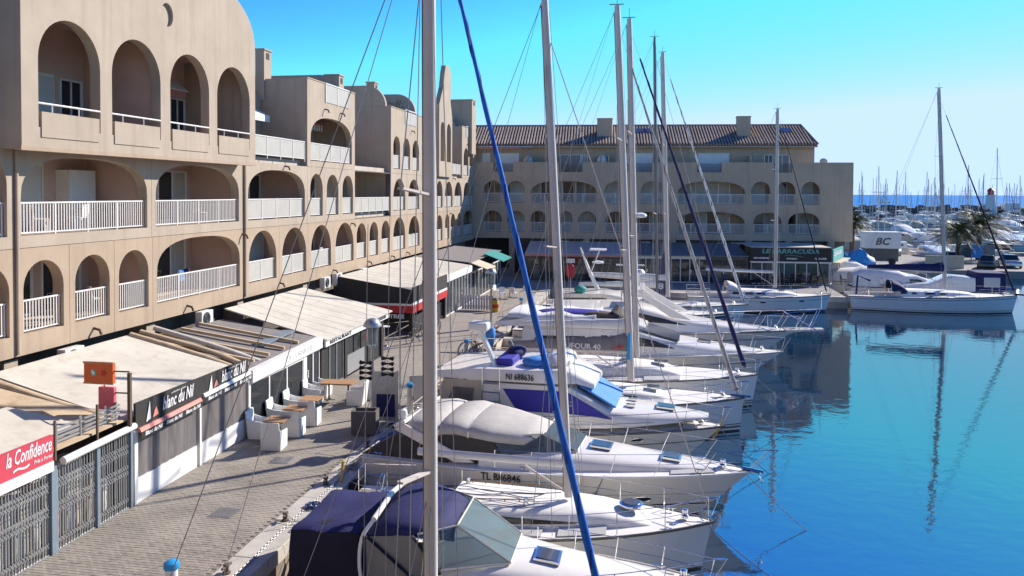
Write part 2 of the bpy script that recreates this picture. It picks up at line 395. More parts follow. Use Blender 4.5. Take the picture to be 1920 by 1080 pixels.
def railing(root, P, u0, u1, zf, d=.12, h=1.0, screen=False, off=0, bars=True):
    m = MB()
    if screen: fbox(m, P, u0 + .03, zf + .12, d - .008, u1 - .03, zf + h - .06, d + .008)
    elif bars:
        k = max(2, int((u1 - u0) / .115))
        for i in range(k + 1):
            u = u0 + .03 + (u1 - u0 - .06) * i / k; fbox(m, P, u - .014, zf + .1, d - .012, u + .014, zf + h - .03, d + .012)
    r = m.build('railing', 'rail_screen' if screen else 'rail_white', root)
    m = MB(); fbox(m, P, u0, zf + h - .045, d - .03, u1, zf + h, d + .03); fbox(m, P, u0, zf + .08, d - .02, u1, zf + .115, d + .02)
    k = max(1, round((u1 - u0) / 1.35))
    for i in range(k + 1):
        u = u0 + .06 + (u1 - u0 - .12) * i / k; fbox(m, P, u - .022, zf - .06, d - .028, u + .022, zf + h - .02, d - .012)
    m.build('handrail', 'rail_white', r)
    return r
def shutter(root, P, u0, u1, z0, z1, d, m='shutter', slats=True):
    b = MB(); fbox(b, P, u0, z0, d - .03, u1, z1, d)
    s = b.build('roller_shutter', m, root)
    if slats:
        b = MB(); z = z0 + .03
        while z < z1 - .08: fbox(b, P, u0 + .02, z, d - .05, u1 - .02, z + .075, d - .031); z += .1
        b.build('shutter_slats', m, s)
    b = MB()
    for a, c, e, g in ((u0 - .06, z0, u0, z1), (u1, z0, u1 + .06, z1), (u0 - .06, z1, u1 + .06, z1 + .12)): fbox(b, P, a, c, d - .07, e, g, d)
    b.build('window_frame', 'rail_white', s)
def window(root, P, u0, u1, z0, z1, d, glass='glass_dark', n=2, curtain=False):
    b = MB(); t = .06
    fbox(b, P, u0 - t, z0 - t, d - .06, u0, z1 + t, d); fbox(b, P, u1, z0 - t, d - .06, u1 + t, z1 + t, d); fbox(b, P, u0, z1, d - .06, u1, z1 + t, d); fbox(b, P, u0, z0 - t, d - .06, u1, z0, d)
    w = b.build('window', 'rail_white', root)
    for i in range(n):
        a = u0 + (u1 - u0) * i / n; c = u0 + (u1 - u0) * (i + 1) / n
        b = MB(); fbox(b, P, a + .04, z0 + .01, d - .02, c - .04, z1 - .01, d - .005); b.build('pane', 'curtain' if curtain and i % 2 else glass, w)
        b = MB(); fbox(b, P, a, z0, d - .045, a + .035, z1, d); fbox(b, P, c - .035, z0, d - .045, c, z1, d); b.build('sash', 'rail_white', w)
# ================================================================== APARTMENT BUILDING ALONG THE QUAY
FX = -17.8
PL = lambda u, z, d: (FX - d, u, z)
LB = wthing('apartment_building', 'sunlit beige apartment building with arched balconies along the quay', 'building', (FX, 19, 0))
F1 = [(18.1, 19.75), (20.26, 21.87), (22.37, 24.0), (24.47, 26.1), (26.6, 32.6), (33.4, 36.1), (36.7, 39.5), (40.1, 42.8), (43.45, 46.3), (46.8, 48.5), (49.1, 50.75), (51.4, 53.15), (53.9, 56.7), (57.5, 60.4), (61.3, 64.3), (65.35, 67.4), (68.3, 69.8), (70.3, 72.0), (72.7, 74.5), (75.3, 79.4)]
F2 = [(18.1, 19.7), (20.2, 26.05), (26.55, 32.55), (33.35, 39.35), (40.0, 41.65), (42.2, 43.9), (44.5, 46.2), None, (53.9, 56.7), (57.4, 60.3), (61.3, 64.3), (65.35, 67.4), (68.2, 70.95), (71.65, 74.6), (75.3, 78.0), (78.35, 79.55)]
Z0, Z1, Z2, Z3 = 3.42, 6.52, 9.52, 14.2
FL1, FL2, FL3 = 4.0, 6.85, 9.82
def build_floor(spans, zb, zt, fl, u_start, u_end, mname, top_fn):
    spans = [s for s in spans]
    us = [u_start]
    real = [s for s in spans if s]
    edges = []
    for i, s in enumerate(real): 
        a = u_start if i == 0 else (real[i - 1][1] + s[0]) / 2
        b = u_end if i == len(real) - 1 else (s[1] + real[i + 1][0]) / 2
        if zb == Z1 and s == (44.5, 46.2): b = 46.5
        if zb == Z1 and s == (53.9, 56.7): a = 53.35
        edges.append((a, b, s))
    for a, b, s in edges:
        w = s[1] - s[0]; wide = w > 3.5
        h = arch(s[0], s[1], fl + .02, top_fn(s), 1.25 if wide else None, 2.7 if wide else 2.0, 18 if wide else 14)
        panel(MB(), PL, rect(a + .008, b - .008, zb + .008, zt - .008), [h], .38).build('wall_panel', mname, LB)
        railing(LB, PL, s[0], s[1], fl, d=.14, screen=s[0] > 33.1)
    j = MB()
    for a, b, s in edges:
        fbox(j, PL, a - .03, zb, .02, a + .03, zt, .36)
    j.build('panel_joint', 'render_dark', LB)
build_floor(F1, Z0, Z1, FL1, 12.0, 79.98, 'render_wall_warm', lambda s: 6.37 if s[1] - s[0] > 2.3 else 6.12 if s[0] < 26 else 6.24)
build_floor(F2, Z1, Z2, FL2, 12.0, 79.98, 'render_wall', lambda s: 9.22 if s[1] - s[0] > 3.5 else 9.16)
b = MB(); fbox(b, PL, 12, Z1 - .03, .022, 79.9, Z1 + .03, .35); fbox(b, PL, 12, Z2 - .06, .022, 79.9, Z2 - .004, .35); b.build('panel_joint', 'render_dark', LB)
for z in (FL1, FL2, FL3):
    b = MB(); fbox(b, PL, 12, z - .3, .385, 79.9, z, 9.5); b.build('floor_slab', 'slab', LB)
b = MB(); fbox(b, PL, 12, 3.3, .5, 79.8, 3.69, 9); b.build('soffit', 'slab', LB)
DW = 2.5
for z0, z1 in ((FL1, FL2 - .31), (FL2, FL3 - .31)):
    if z0 == FL1:
        b = MB(); fbox(b, PL, 12, z0 + .004, DW, 79.9, z1 - .004, DW + .2); b.build('back_wall', 'render_pink', LB)
    else:
        for a, c in ((12, 46.49), (53.36, 79.9)): b = MB(); fbox(b, PL, a, z0 + .004, DW, c, z1 - .004, DW + .2); b.build('back_wall', 'render_pink', LB)
# partitions between flats
for z0, z1, us in ((FL1, FL2 - .31, (20.0, 26.35, 33.0, 39.8, 46.55, 53.5, 60.9, 68.0, 75)), (FL2, FL3 - .31, (20.0, 26.3, 33.0, 39.7, 53.6, 60.9, 68, 75))):
    for u in us: b = MB(); fbox(b, PL, u - .1, z0 + .006, .385, u + .1, z1 - .006, DW - .003); b.build('partition', 'render_pink', LB)
# doors, shutters, glass behind the arches
R2 = random.Random(3)
for fl, lst in ((FL1, [(21.6, 23.4, 0), (23.9, 25.7, 2), (27.0, 29.4, 1), (30.2, 32.3, 2), (35, 37.3, 0), (38.0, 39.5, 1), (41.5, 43.6, 2), (44.5, 46, 0), (48.5, 50.5, 1), (51, 53, 0), (55, 57.4, 2), (58.5, 60.5, 1), (62, 64.5, 0), (66, 67.8, 2), (70, 72, 1), (77, 79, 0)]),
                (FL2, [(21.1, 23.9, 1), (24.6, 25.9, 3), (27.6, 29.6, 1), (30.4, 32.4, 2), (34.5, 36.6, 1), (37, 39.2, 0), (42, 43.8, 2), (44.6, 46.2, 0), (55.5, 57.6, 1), (58.4, 60.5, 2), (62, 64.4, 0), (66.6, 67.9, 1), (70.5, 72.6, 2), (77, 79, 1)])):
    for a, c, k in lst:
        if k == 0: window(LB, PL, a, c, fl + .12, fl + 2.15, DW, 'glass_dark')
        elif k == 1: shutter(LB, PL, a, c, fl + .1, fl + 2.15, DW, slats=a < 46)
        elif k == 2: window(LB, PL, a, c, fl + .12, fl + 2.15, DW, 'glass_dark', curtain=True)
        else:
            b = MB(); fbox(b, PL, a, fl + .01, DW - .55, c, fl + 2.05, DW); b.build('balcony_cupboard', 'white_paint', LB)
# downpipe and weep spouts
b = MB(); b.tube([PL(32.98, 9.4, -.06), PL(32.98, 3.5, -.06)], .055, 8); b.build('downpipe', 'render_wall', LB, smooth=40)
b = MB(); b.tube([PL(20.0, 9.3, -.05), PL(20.0, 3.5, -.05)], .05, 8); b.build('downpipe', 'render_wall', LB, smooth=40)
for u, z in ((23.2, 3.72), (28.5, 3.72), (36.4, 3.74), (43.1, 3.74), (48.8, 3.74), (53.5, 3.74), (57, 3.74), (61, 3.74), (32.8, 6.3), (45.9, 6.3), (37, 9.45), (41.9, 12.75), (44.2, 12.75), (58.2, 12.8), (71, 9.5), (76.6, 12.9), (78.3, 12.9), (63, 6.3), (70, 6.3)):
    MB().tube([PL(u, z, 0), PL(u, z - .05, -.22), PL(u, z - .2, -.28)], .045, 6).build('water_spout', 'brown', LB, smooth=50)
# --- top storey: projecting block with four tall arches
XO = -17.0
PO = lambda u, z, d: (XO - d, u, z)
out = [(19.35, 9.36), (32.5, 9.36), (32.5, 14.3)]
for i in range(1, 13):
    a = math.pi / 2 * i / 12; out.append((29.0 + 3.5 * math.cos(a), 14.3 + 2.2 * math.sin(a) ** .9))
out += [(26, 17.2), (22.5, 17.6), (19.35, 17.7)]
oh = [arch(a, b2, 9.98, t, None, 2.0, 18) for a, b2, t in ((19.97, 22.55, 13.2), (23.1, 25.68, 13.24), (26.25, 28.82, 13.28), (29.4, 32.02, 13.3))]
circ = [(26.1 + .36 * math.cos(2 * math.pi * i / 20), 14.45 + .42 * math.sin(2 * math.pi * i / 20)) for i in range(20)]
panel(MB(), PO, out, oh + [circ], .36).build('wall_panel', 'render_wall', LB, label='projecting block front with four tall arches')
panel(MB(), PO, circ, [], .1, .12).build('round_recess', 'render_wall', LB)
for a, b2 in ((19.97, 22.55), (23.1, 25.68), (26.25, 28.82), (29.4, 32.02)):
    b = MB(); fbox(b, PO, a + .09, 9.7, -.03, b2 - .09, 10.42, .2); b.build('parapet', 'render_wall', LB)
    b = MB(); b.tube([PO(a, 10.66, .02), PO(b2, 10.66, .02)], .03, 6)
    for u in (a + .55, (a + b2) / 2 + .35): b.tube([PO(u, 10.42, .02), PO(u, 10.66, .02)], .02, 6)
    b.build('guard_rail', 'rail_white', LB)
b = MB(); fbox(b, PO, 19.35, 9.36, .362, 19.7, 17.6, 6); b.build('side_wall', 'render_wall', LB)
b = MB(); fbox(b, PO, 32.15, 9.36, .362, 32.5, 14.8, 6); b.build('side_wall', 'render_wall', LB)
b = MB(); fbox(b, PO, 19.72, 9.36, .364, 32.13, 9.6, 1.0); b.build('soffit', 'render_wall_warm', LB)
b = MB(); fbox(b, PO, 19.3, 9.3, -.03, 32.55, 9.42, .2); b.build('drip_edge', 'render_wall_warm', LB)
b = MB(); fbox(b, PO, 19.72, 9.83, 3.1, 32.1, 14.2, 3.3); b.build('back_wall', 'render_pink', LB)
b = MB(); fbox(b, PO, 19.72, 13.75, .365, 32.1, 13.95, 6); b.build('ceiling', 'render_pink', LB)
b = MB(); fbox(b, PO, 19.72, 9.63, 1.02, 32.1, 9.82, 3.09); b.build('balcony_floor', 'slab', LB)
b = MB(); fbox(b, PO, 25.8, 9.84, .37, 26.1, 13.74, 3.09); b.build('partition', 'render_pink', LB)
shutter(LB, PO, 22.4, 24.2, 9.95, 12.0, 3.1); window(LB, PO, 24.6, 25.6, 9.95, 12.0, 3.1)
shutter(LB, PO, 29.0, 30.4, 9.95, 12.1, 3.1, slats=False); window(LB, PO, 31, 32, 9.95, 12.1, 3.1)
aw = MB()
for i in range(14): fbox(aw, PO, 28.7 + i * .2, 12.15, 2.6, 28.8 + i * .2, 12.42, 2.62)
aw.build('awning_valance', 'salmon', LB)
b = MB(); b.hexa([PO(28.6, 12.42, 2.58), PO(31.6, 12.42, 2.58), PO(31.6, 12.46, 2.58), PO(28.6, 12.46, 2.58)], [PO(28.6, 12.8, 3.1), PO(31.6, 12.8, 3.1), PO(31.6, 12.84, 3.1), PO(28.6, 12.84, 3.1)]); b.build('awning', 'white_cloth', LB)
# recess left of the block: dark wall colour for stains and the block's shade
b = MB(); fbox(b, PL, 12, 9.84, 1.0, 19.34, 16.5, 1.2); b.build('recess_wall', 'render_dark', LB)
railing(LB, PL, 13, 19.3, FL3, d=.2)
# --- recess 1, block 1, recess 2, block 2, tower, recess 4, block 3
def recess(u0, u1, dback, ztop, fl=FL3):
    b = MB(); fbox(b, PL, u0, fl + .003, dback, u1, ztop, dback + .25); b.build('recess_wall', 'render_wall', LB)
    railing(LB, PL, u0, u1, fl, d=.12, screen=True)
recess(32.55, 39.6, 2.6, 13.3); recess(46.56, 53.3, 3.2, 12.2, FL2); recess(61.3, 65.2, 2.6, 12.6); recess(69.9, 74.5, 2.6, 12.9)
def block(u0, u1, ztop, arches, side_d=4.5, deep=2.4):
    panel(MB(), PL, rect(u0, u1, Z2 + .004, ztop), [arch(a, c, FL3 + .02, t, 1.35 if c - a > 3 else None, 2.5 if c - a > 3 else 2.0, 18) for a, c, t in arches], .35).build('wall_panel', 'render_wall', LB)
    for a, c, t in arches: railing(LB, PL, a, c, FL3, d=.12, screen=True)
    for u in (u0, u1 - .3):
        b = MB(); fbox(b, PL, u, (Z2 if u > u0 else (FL2 if abs(u0 - 53.4) < .2 else Z2)) + .006, .352, u + .3, ztop, side_d); b.build('side_wall', 'render_wall', LB)
    b = MB(); fbox(b, PL, u0 + .31, FL3 + .003, deep, u1 - .31, ztop - .6, deep + .2); b.build('back_wall', 'render_pink', LB)
    b = MB(); fbox(b, PL, u0 + .31, ztop - 1.35, .353, u1 - .31, ztop - 1.1, side_d); b.build('terrace_slab', 'slab', LB)
    b = MB(); fbox(b, PL, u0 - .01, ztop + .002, -.03, u1 + .01, ztop + .06, .37); b.build('coping', 'render_wall', LB)
block(39.65, 46.5, 14.15, [(40.05, 46.0, 12.3)])
block(53.38, 61.2, 14.1, [(53.9, 55.45, 12.15), (56.15, 57.85, 12.15), (58.5, 60.2, 12.15)])
block(74.6, 79.95, 14.5, [(75.3, 77.3, 12.5), (77.8, 79.6, 12.5)])
for u0, u1, z in ((42.0, 45.4, 13.15), (56.6, 59.4, 13.2), (76.2, 78.6, 13.6)):
    b = MB(); fbox(b, PL, u0, z, -.03, u1, z + 1.02, -.012); r = b.build('parapet_screen', 'rail_screen', LB)
    b = MB()
    for u in (u0, (u0 + u1) / 2, u1): fbox(b, PL, u - .03, z - .05, -.05, u + .03, z + 1.05, -.031)
    fbox(b, PL, u0, z + 1.0, -.06, u1, z + 1.06, -.0315); b.build('screen_frame', 'rail_white', r)
window(LB, PL, 42.0, 45.2, FL3 + .12, FL3 + 1.95, 2.4, 'glass_brown', 3)
aw = MB()
for i in range(12): fbox(aw, PL, 41.2 + i * .34, 11.75, 1.5, 41.37 + i * .34, 12.1, 1.52)
aw.build('awning_valance', 'white_cloth', LB)
b = MB(); fbox(b, PL, 41, 12.12, 1.48, 45.5, 12.16, 2.39); b.build('awning', 'salmon', LB)
# party walls with rounded shoulder
def party(u, d0, d1, zb, zt, r, th=.3):
    pts = [(d1, zb), (d0, zb), (d0, zt - r)] + [(d0 + r - r * math.cos(math.pi / 2 * i / 10), zt - r + r * math.sin(math.pi / 2 * i / 10)) for i in range(1, 11)] + [(d1, zt)]
    MB().prism([PL(u, z, d) for d, z in pts], (0, th, 0)).build('party_wall', 'render_wall', LB)
party(38.2, 2.9, 8, 12.5, 15.0, 1.7); party(46.15, .5, 7, 13.0, 15.3, 1.6); party(53.4, .4, 8, 14.11, 15.6, 1.45); party(60.8, .5, 6, 13, 15.9, 1.5); party(69.9, .8, 8, 9.9, 14.9, 1.5); party(76, .9, 8, 13.2, 15.6, 1.5)
# awning and niche in recess 1; dark arch panel stands in for niche shade
panel(MB(), PL, arch(35.6, 38.4, 9.84, 12.0), [], .05, 2.54).build('niche_shade', 'render_dark', LB)
b = MB(); b.hexa([PL(33.2, 12.5, 2.55), PL(38.6, 12.5, 2.55), PL(38.6, 12.54, 2.55), PL(33.2, 12.54, 2.55)], [PL(33.2, 12.05, 1.6), PL(38.6, 12.05, 1.6), PL(38.6, 12.09, 1.6), PL(33.2, 12.09, 1.6)]); b.build('awning', 'white_cloth', LB)
b = MB(); fbox(b, PL, 33.2, 11.75, 1.585, 38.6, 12.05, 1.6); b.build('awning_valance', 'white_cloth', LB)
# tower with shield-shaped head
tw = [(65.3, Z2 + .01), (69.75, Z2 + .01), (69.75, 14.8), (69.1, 16.2), (69.3, 18.6), (68.6, 19.3), (67.4, 19.15), (67.0, 18.4), (66.6, 17.2), (65.3, 15.6)]
panel(MB(), PL, tw, [arch(65.75, 67.15, 10.85, 14.2), arch(67.85, 69.3, 10.85, 14.2)], .4, -.25).build('tower_front', 'render_wall', LB)
b = MB(); fbox(b, PL, 65.3, Z2 + .01, .16, 65.7, 14.6, 3); fbox(b, PL, 69.4, Z2 + .01, .16, 69.75, 14.6, 3); fbox(b, PL, 65.72, Z2 + .02, 1.2, 69.38, 14.5, 1.4); b.build('tower_wall', 'render_wall', LB)
railing(LB, PL, 65.7, 69.3, 10.0, d=.3, screen=True)
# roofs behind, chimneys
def roof_plane(u0, u1, d0, z0, d1, z1):
    b = MB(); b.hexa([PL(u0, z0, d0), PL(u1, z0, d0), PL(u1, z1, d1), PL(u0, z1, d1)], [PL(u0, z0 - .2, d0), PL(u1, z0 - .2, d0), PL(u1, z1 - .2, d1), PL(u0, z1 - .2, d1)])
    rf = b.build('roof', 'tile_under', LB)
    u = u0 + .14
    while u < u1 - .1:
        MB().tube([PL(u, z0 + .03, d0 - .1), PL(u, z1 + .03, d1)], .105, 6).build('tile_row', 'tile', rf, off=OFF[LB.name]); u += .29
roof_plane(33.0, 39.2, 4.4, 14.2, 9, 15.6)
roof_plane(39.9, 46, 4.6, 14.1, 9, 15.3)
roof_plane(53.8, 61, 4.6, 14.3, 9, 15.6)
b = MB(); fbox(b, PL, 12, FL3 + .01, 8.6, 79.9, 14.3, 9.4); b.build('rear_wall', 'render_wall', LB)
def chimney(root, c, w, d, z0, z1, m='render_wall'):
    b = MB().box(c[0] - w / 2, c[1] - d / 2, z0, c[0] + w / 2, c[1] + d / 2, z1)
    ch = b.build('chimney', m, root)
    b = MB().box(c[0] - w / 2 - .05, c[1] - d / 2 - .05, z1 + .002, c[0] + w / 2 + .05, c[1] + d / 2 + .05, z1 + .08); b.build('chimney_cap', m, ch)
    b = MB().box(c[0] + w / 2 - .02, c[1] - d * .22, z1 - .45, c[0] + w / 2 + .012, c[1] + d * .22, z1 - .12); b.build('flue_opening', 'black', ch)
chimney(LB, (-20.4, 39.9), .5, .8, 13, 15.65); chimney(LB, (-18.75, 45.6), .9, .75, 13, 15.1); chimney(LB, (-19.6, 54.6), .6, .8, 13.5, 15.9); chimney(LB, (-18.6, 78.2), 2.3, 1.8, 12, 17.3)
b = MB(); fbox(b, PL, 79.7, 3.7, .39, 79.95, 13.4, 9); b.build('end_wall', 'render_wall', LB)
# dark ground floor behind the terraces
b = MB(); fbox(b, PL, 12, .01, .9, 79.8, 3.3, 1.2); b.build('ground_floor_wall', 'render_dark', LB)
for u in (20, 26.5, 33, 39.8, 46.6, 53.4, 60, 66.6, 73.2):
    b = MB(); fbox(b, PL, u - .25, .01, .2, u + .25, 3.3, .89); b.build('pillar', 'render_wall', LB)
# air conditioners under the balconies
def aircon(loc, label, rz=0):
    t = thing('air_conditioner', label, 'air conditioner', loc, rz, 'air conditioners under the balconies')
    MB().box(0, -.42, 0, .3, .42, .6).build('casing', 'shutter', t, bevel=.02)
    m = MB()
    for k in range(4): m.tube([(.31, .26 * (1 - k * .22) * math.cos(a) - .08, .3 + .26 * (1 - k * .22) * math.sin(a)) for a in [i * math.pi / 8 for i in range(16)]], .008, 4, closed=True)
    m.tube([(.305, -.34, .3), (.305, .18, .3)], .008, 4); m.tube([(.305, -.08, .04), (.305, -.08, .56)], .008, 4)
    m.build('fan_grille', 'alloy_dark', t)
    MB().box(.05, -.35, -.1, .25, -.3, 0).box(.05, .3, -.1, .25, .35, 0).build('bracket', 'alloy', t)
    MB().lathe([(.25, 0), (.25, .006)], (0, 0, 0), 16).build('fan', 'black', t).matrix_local = Matrix.Translation((.302, -.08, .3)) @ Matrix.Rotation(math.pi / 2, 4, 'Y')
for u, z, nm in ((21.9, 2.75, 'white air conditioner under the arches above the red fronted shop'), (29.4, 2.8, 'white air conditioner under the balcony above the black clothes shop sign'), (41.5, 2.9, 'white air conditioner under the balconies beside the black and red awning'), (43.2, 2.95, 'white air conditioner second along above the black and red awning'), (47.4, 2.85, 'white air conditioner over the pale roof past the red awning corner')):
    aircon((FX + .05, u, z), nm)

# ------------------------------------------------------------------ the building at the end of the basin, from whose balcony the harbour is seen
NB = wthing('apartment_building', 'beige apartment building with arched balconies closing the near end of the basin', 'building', (-20, -4, 0))
PN = lambda u, z, d: (u, -3.0 - d, z)
for zb, zt, fl in ((0.02, 3.5, .1), (3.504, 6.5, 4.0), (6.504, 9.5, 6.9), (9.504, 14, 9.9)):
    for k in range(18):
        u = -60 + k * 5.0
        panel(MB(), PN, rect(u + .01, u + 4.99, zb, zt), [arch(u + .6, u + 4.4, fl + .02, fl + 2.4, 1.2, 2.5)], .35).build('wall_panel', 'render_wall', NB)
for z in (3.9, 6.8, 9.8): b = MB(); fbox(b, PN, -60, z - .25, .36, 30, z, 8); b.build('floor_slab', 'slab', NB)
b = MB(); fbox(b, PN, -60, .02, 2.4, 30, 13.9, 2.7); b.build('back_wall', 'render_wall', NB)
b = MB(); fbox(b, PN, -2.5, 6.4, -3.4, 2.5, 6.6, -.003); b.build('balcony_slab', 'slab', NB)
# ================================================================== APARTMENT BUILDING ACROSS THE BASIN
FA = math.radians(4); FC = Vector((-17.8, 80.0, 0)); fd = Vector((math.cos(FA), math.sin(FA), 0)); fn = Vector((-math.sin(FA), math.cos(FA), 0))
PF = lambda u, z, d: FC + fd * u + fn * d + Vector((0, 0, z))
def on_far(x, y, off=0):
    d = ray(x, y); t = ((FC - CAMO).dot(fn) + off) / d.dot(fn); p = CAMO + d * t; return (p - FC).dot(fd), p.z
UF = lambda x, off=0: on_far(x, 400, off)[0]
FB = wthing('apartment_building', 'shaded beige apartment building with brown tiled roof across the basin', 'building', tuple(FC))
UE = 37.35
def far_floor(px, zb, zt, fl, top, wtop):
    spans = [(UF(a), UF(c)) for a, c in px]
    hs_ = [arch(a, c, fl + .02, wtop if c - a > 4.5 else top, 1.2 if c - a > 4.5 else min((c - a) / 2, 1.1), 2.4 if c - a > 2.4 else 2, 14) for a, c in spans]
    cuts = [-1.6] + [(spans[i][1] + spans[i + 1][0]) / 2 for i in range(len(spans) - 1)] + [UE]
    for i, h in enumerate(hs_): panel(MB(), PF, rect(cuts[i], cuts[i + 1], zb, zt), [h], .4).build('wall_panel', 'render_far', FB)
    for a, c in spans:
        railing(FB, PF, a, c, fl, d=.15)
        k = R2.random()
        if c - a > 4.5: window(FB, PF, a + .9, c - 1.2, fl + .08, fl + 2.2, 2.0, 'curtain' if k < .6 else 'glass_dark', 4, True)
        elif k < .45: window(FB, PF, a + .25, c - .15, fl + .08, fl + 2.1, 2.0, 'glass_dark', 2, True)
        elif k < .75: shutter(FB, PF, a + .15, c - .2, fl + .08, fl + 2.1, 2.0, slats=False)
        else: window(FB, PF, a + .2, c - .4, fl + .08, fl + 2.1, 2.0, 'glass_brown', 2)
far_floor([(907, 941), (951, 984), (995, 1024), (1050, 1073), (1084, 1118), (1134, 1175), (1192, 1247), (1270, 1397), (1413, 1466), (1478, 1537)], 3.56, 6.5, 4.2, 6.35, 6.4)
far_floor([(907, 941), (951, 984), (995, 1118), (1133, 1175), (1201, 1247), (1270, 1397), (1408, 1444), (1455, 1491), (1502, 1537)], 6.504, 9.5, 7.15, 9.4, 9.42)
b = MB(); fbox(b, PF, .02, 6.47, .02, UE - .02, 6.497, .3); b.build('panel_joint', 'render_dark', FB)
for z in (4.2, 7.15, 9.9): b = MB(); fbox(b, PF, 0.05, z - .25, .405, UE - .05, z, 10); b.build('floor_slab', 'slab', FB)
for z0, z1 in ((4.2, 6.89), (7.15, 9.64)): b = MB(); fbox(b, PF, -3, z0 + .004, 2.0, UE - .4, z1, 2.25); b.build('back_wall', 'render_wall', FB)
for z0, z1 in ((4.2, 6.89), (7.15, 9.64)):
    for x in (946, 1079 if z0 > 5 else 1037, 1125, 1185, 1258, 1402, 1449 if z0 > 5 else 1472, 1496): b = MB(); u = UF(x); fbox(b, PF, u - .1, z0 + .005, .41, u + .1, z1 - .003, 1.99); b.build('partition', 'render_wall', FB)
b = MB(); fbox(b, PF, UE - .35, 3.56, .41, UE, 11.25, 11); b.build('end_wall', 'render_far', FB)
# terrace parapet with openings
cuts = [-1.6, UF(925), UF(962), UF(1048), UF(1092), UF(1168), UF(1222), UF(1306), UF(1352), UF(1450), UF(1484), UE]
for i in range(11):
    z1 = 11.3 if i % 2 == 0 else 10.3
    b = MB(); fbox(b, PF, cuts[i] + .004, 9.504, 0, cuts[i + 1] - .004, z1, .3); b.build('parapet', 'render_far', FB)
    if i % 2: b = MB(); fbox(b, PF, cuts[i] + .02, 10.32, .1, cuts[i + 1] - .02, 11.2, .13); b.build('glass_screen', 'glass_pane', FB)
UR = UF(1537)
b = MB(); fbox(b, PF, -3, 9.904, 2.2, UR, 13.2, 2.5); b.build('upper_wall', 'render_far', FB)
b = MB(); fbox(b, PF, UR - .3, 9.904, 2.51, UR, 13.2, 10.5); b.build('end_wall', 'render_far', FB)
uo = lambda x: UF(x, 2.2)
for a, c, k in ((935, 972, 1), (1050, 1088, 5), (1092, 1100, 5), (1166, 1222, 1), (1308, 1365, 1), (1432, 1447, 0), (1452, 1478, 5), (905, 918, 1)):
    if k == 1: shutter(FB, PF, uo(a), uo(c), 10.0, 12.2, 2.2, 'white_paint', False)
    else: window(FB, PF, uo(a), uo(c), 10.1, 12.1, 2.2, 'glass_sky' if k == 5 else 'glass_dark', 2)
for x in (990, 1040, 1125, 1140, 1235, 1400):
    b = MB(); u = uo(x); fbox(b, PF, u - .08, 9.91, .4, u + .08, 12.0, 2.19); b.build('terrace_divider', 'render_far', FB)
for x, cname in ((990, 'grey_cloth'), (1128, 'white_cloth')):
    u = UF(x, 1); b = MB(); b.ellip(PF(u, 11.3, .9), .55, .4, .8); b.build('folded_parasol', cname, FB, smooth=50)
b = MB(); b.hexa([PF(.2, 12.9, 1.2), PF(UF(995), 12.9, 1.2), PF(UF(995), 12.94, 1.2), PF(.2, 12.94, 1.2)], [PF(.2, 13.1, 2.19), PF(UF(995), 13.1, 2.19), PF(UF(995), 13.14, 2.19), PF(.2, 13.14, 2.19)]); b.build('awning', 'white_cloth', FB)
b = MB()
for i in range(20): fbox(b, PF, .25 + i * .23, 12.65, 1.19, .37 + i * .23, 12.9, 1.2)
b.build('awning_valance', 'salmon', FB)
# tiled roof
EZ, RZ, ED, RD = 13.15, 15.4, 1.55, 6.2
UHE, UHR = UF(1539), UF(1500, 6)
b = MB(); b.hexa([PF(-2, EZ - .2, ED), PF(UHE, EZ - .2, ED), PF(UHE, EZ, ED), PF(-2, EZ, ED)], [PF(-2, RZ - .2, RD), PF(UHR, RZ - .2, RD), PF(UHR, RZ, RD), PF(-2, RZ, RD)])
b.hexa([PF(UHE, EZ - .2, ED), PF(UHE, EZ - .2, 11), PF(UHE, EZ, 11), PF(UHE, EZ, ED)], [PF(UHR, RZ - .2, RD), PF(UHR, RZ - .2, RD + .3), PF(UHR, RZ, RD + .3), PF(UHR, RZ, RD)])
rf = b.build('roof', 'tile_under', FB)
tm = None; u = -1.9
while u < UHE - .05:
    k = 1.0 if u < UHR else max(.05, (UHE - u) / (UHE - UHR))
    p0 = PF(u, EZ + .04, ED - .12); p1 = PF(u, EZ + .04 + (RZ - EZ) * k, ED + (RD - ED) * k)
    if k == 1.0:
        if tm is None:
            o = MB().tube([(0, 0, 0), tuple(p1 - p0)], .105, 6).build('tile_row', 'tile', rf, off=(0, 0, 0)); tm = o.data
        else:
            o = bpy.data.objects.new('tile_row', tm); COL.objects.link(o); o.parent = rf
        o.location = p0 - FC
    else: MB().tube([p0, p1], .105, 6).build('tile_row', 'tile', rf, off=tuple(FC))
    u += .30
MB().tube([PF(-2, RZ + .06, RD), PF(UHR, RZ + .06, RD)], .14, 8).tube([PF(UHR, RZ + .06, RD), PF(UHE, EZ + .08, ED - .1)], .12, 8).build('ridge_tiles', 'tile', rf)
b = MB(); fbox(b, PF, -2, EZ - .28, ED - .12, UHE, EZ - .16, ED + .05); b.build('gutter', 'render_far', FB)
for x0, x1, zt in ((1119, 1147, 15.95), (1380, 1405, 16.1)):
    c = PF((UF(x0, 3.6) + UF(x1, 3.6)) / 2, 0, 3.9); chimney(FB, c, abs(UF(x1, 3.6) - UF(x0, 3.6)), 1.2, 13.3, zt, 'render_far')
for x in (1197, 1469, 1218):
    u = UF(x, 5); b = MB(); b.hexa([PF(u - .5, 14.5, 4.2), PF(u + .5, 14.5, 4.2), PF(u + .5, 14.62, 4.15), PF(u - .5, 14.62, 4.15)], [PF(u - .5, 14.98, 5.2), PF(u + .5, 14.98, 5.2), PF(u + .5, 15.1, 5.15), PF(u - .5, 15.1, 5.15)]); b.build('skylight', 'glass_sky', FB)
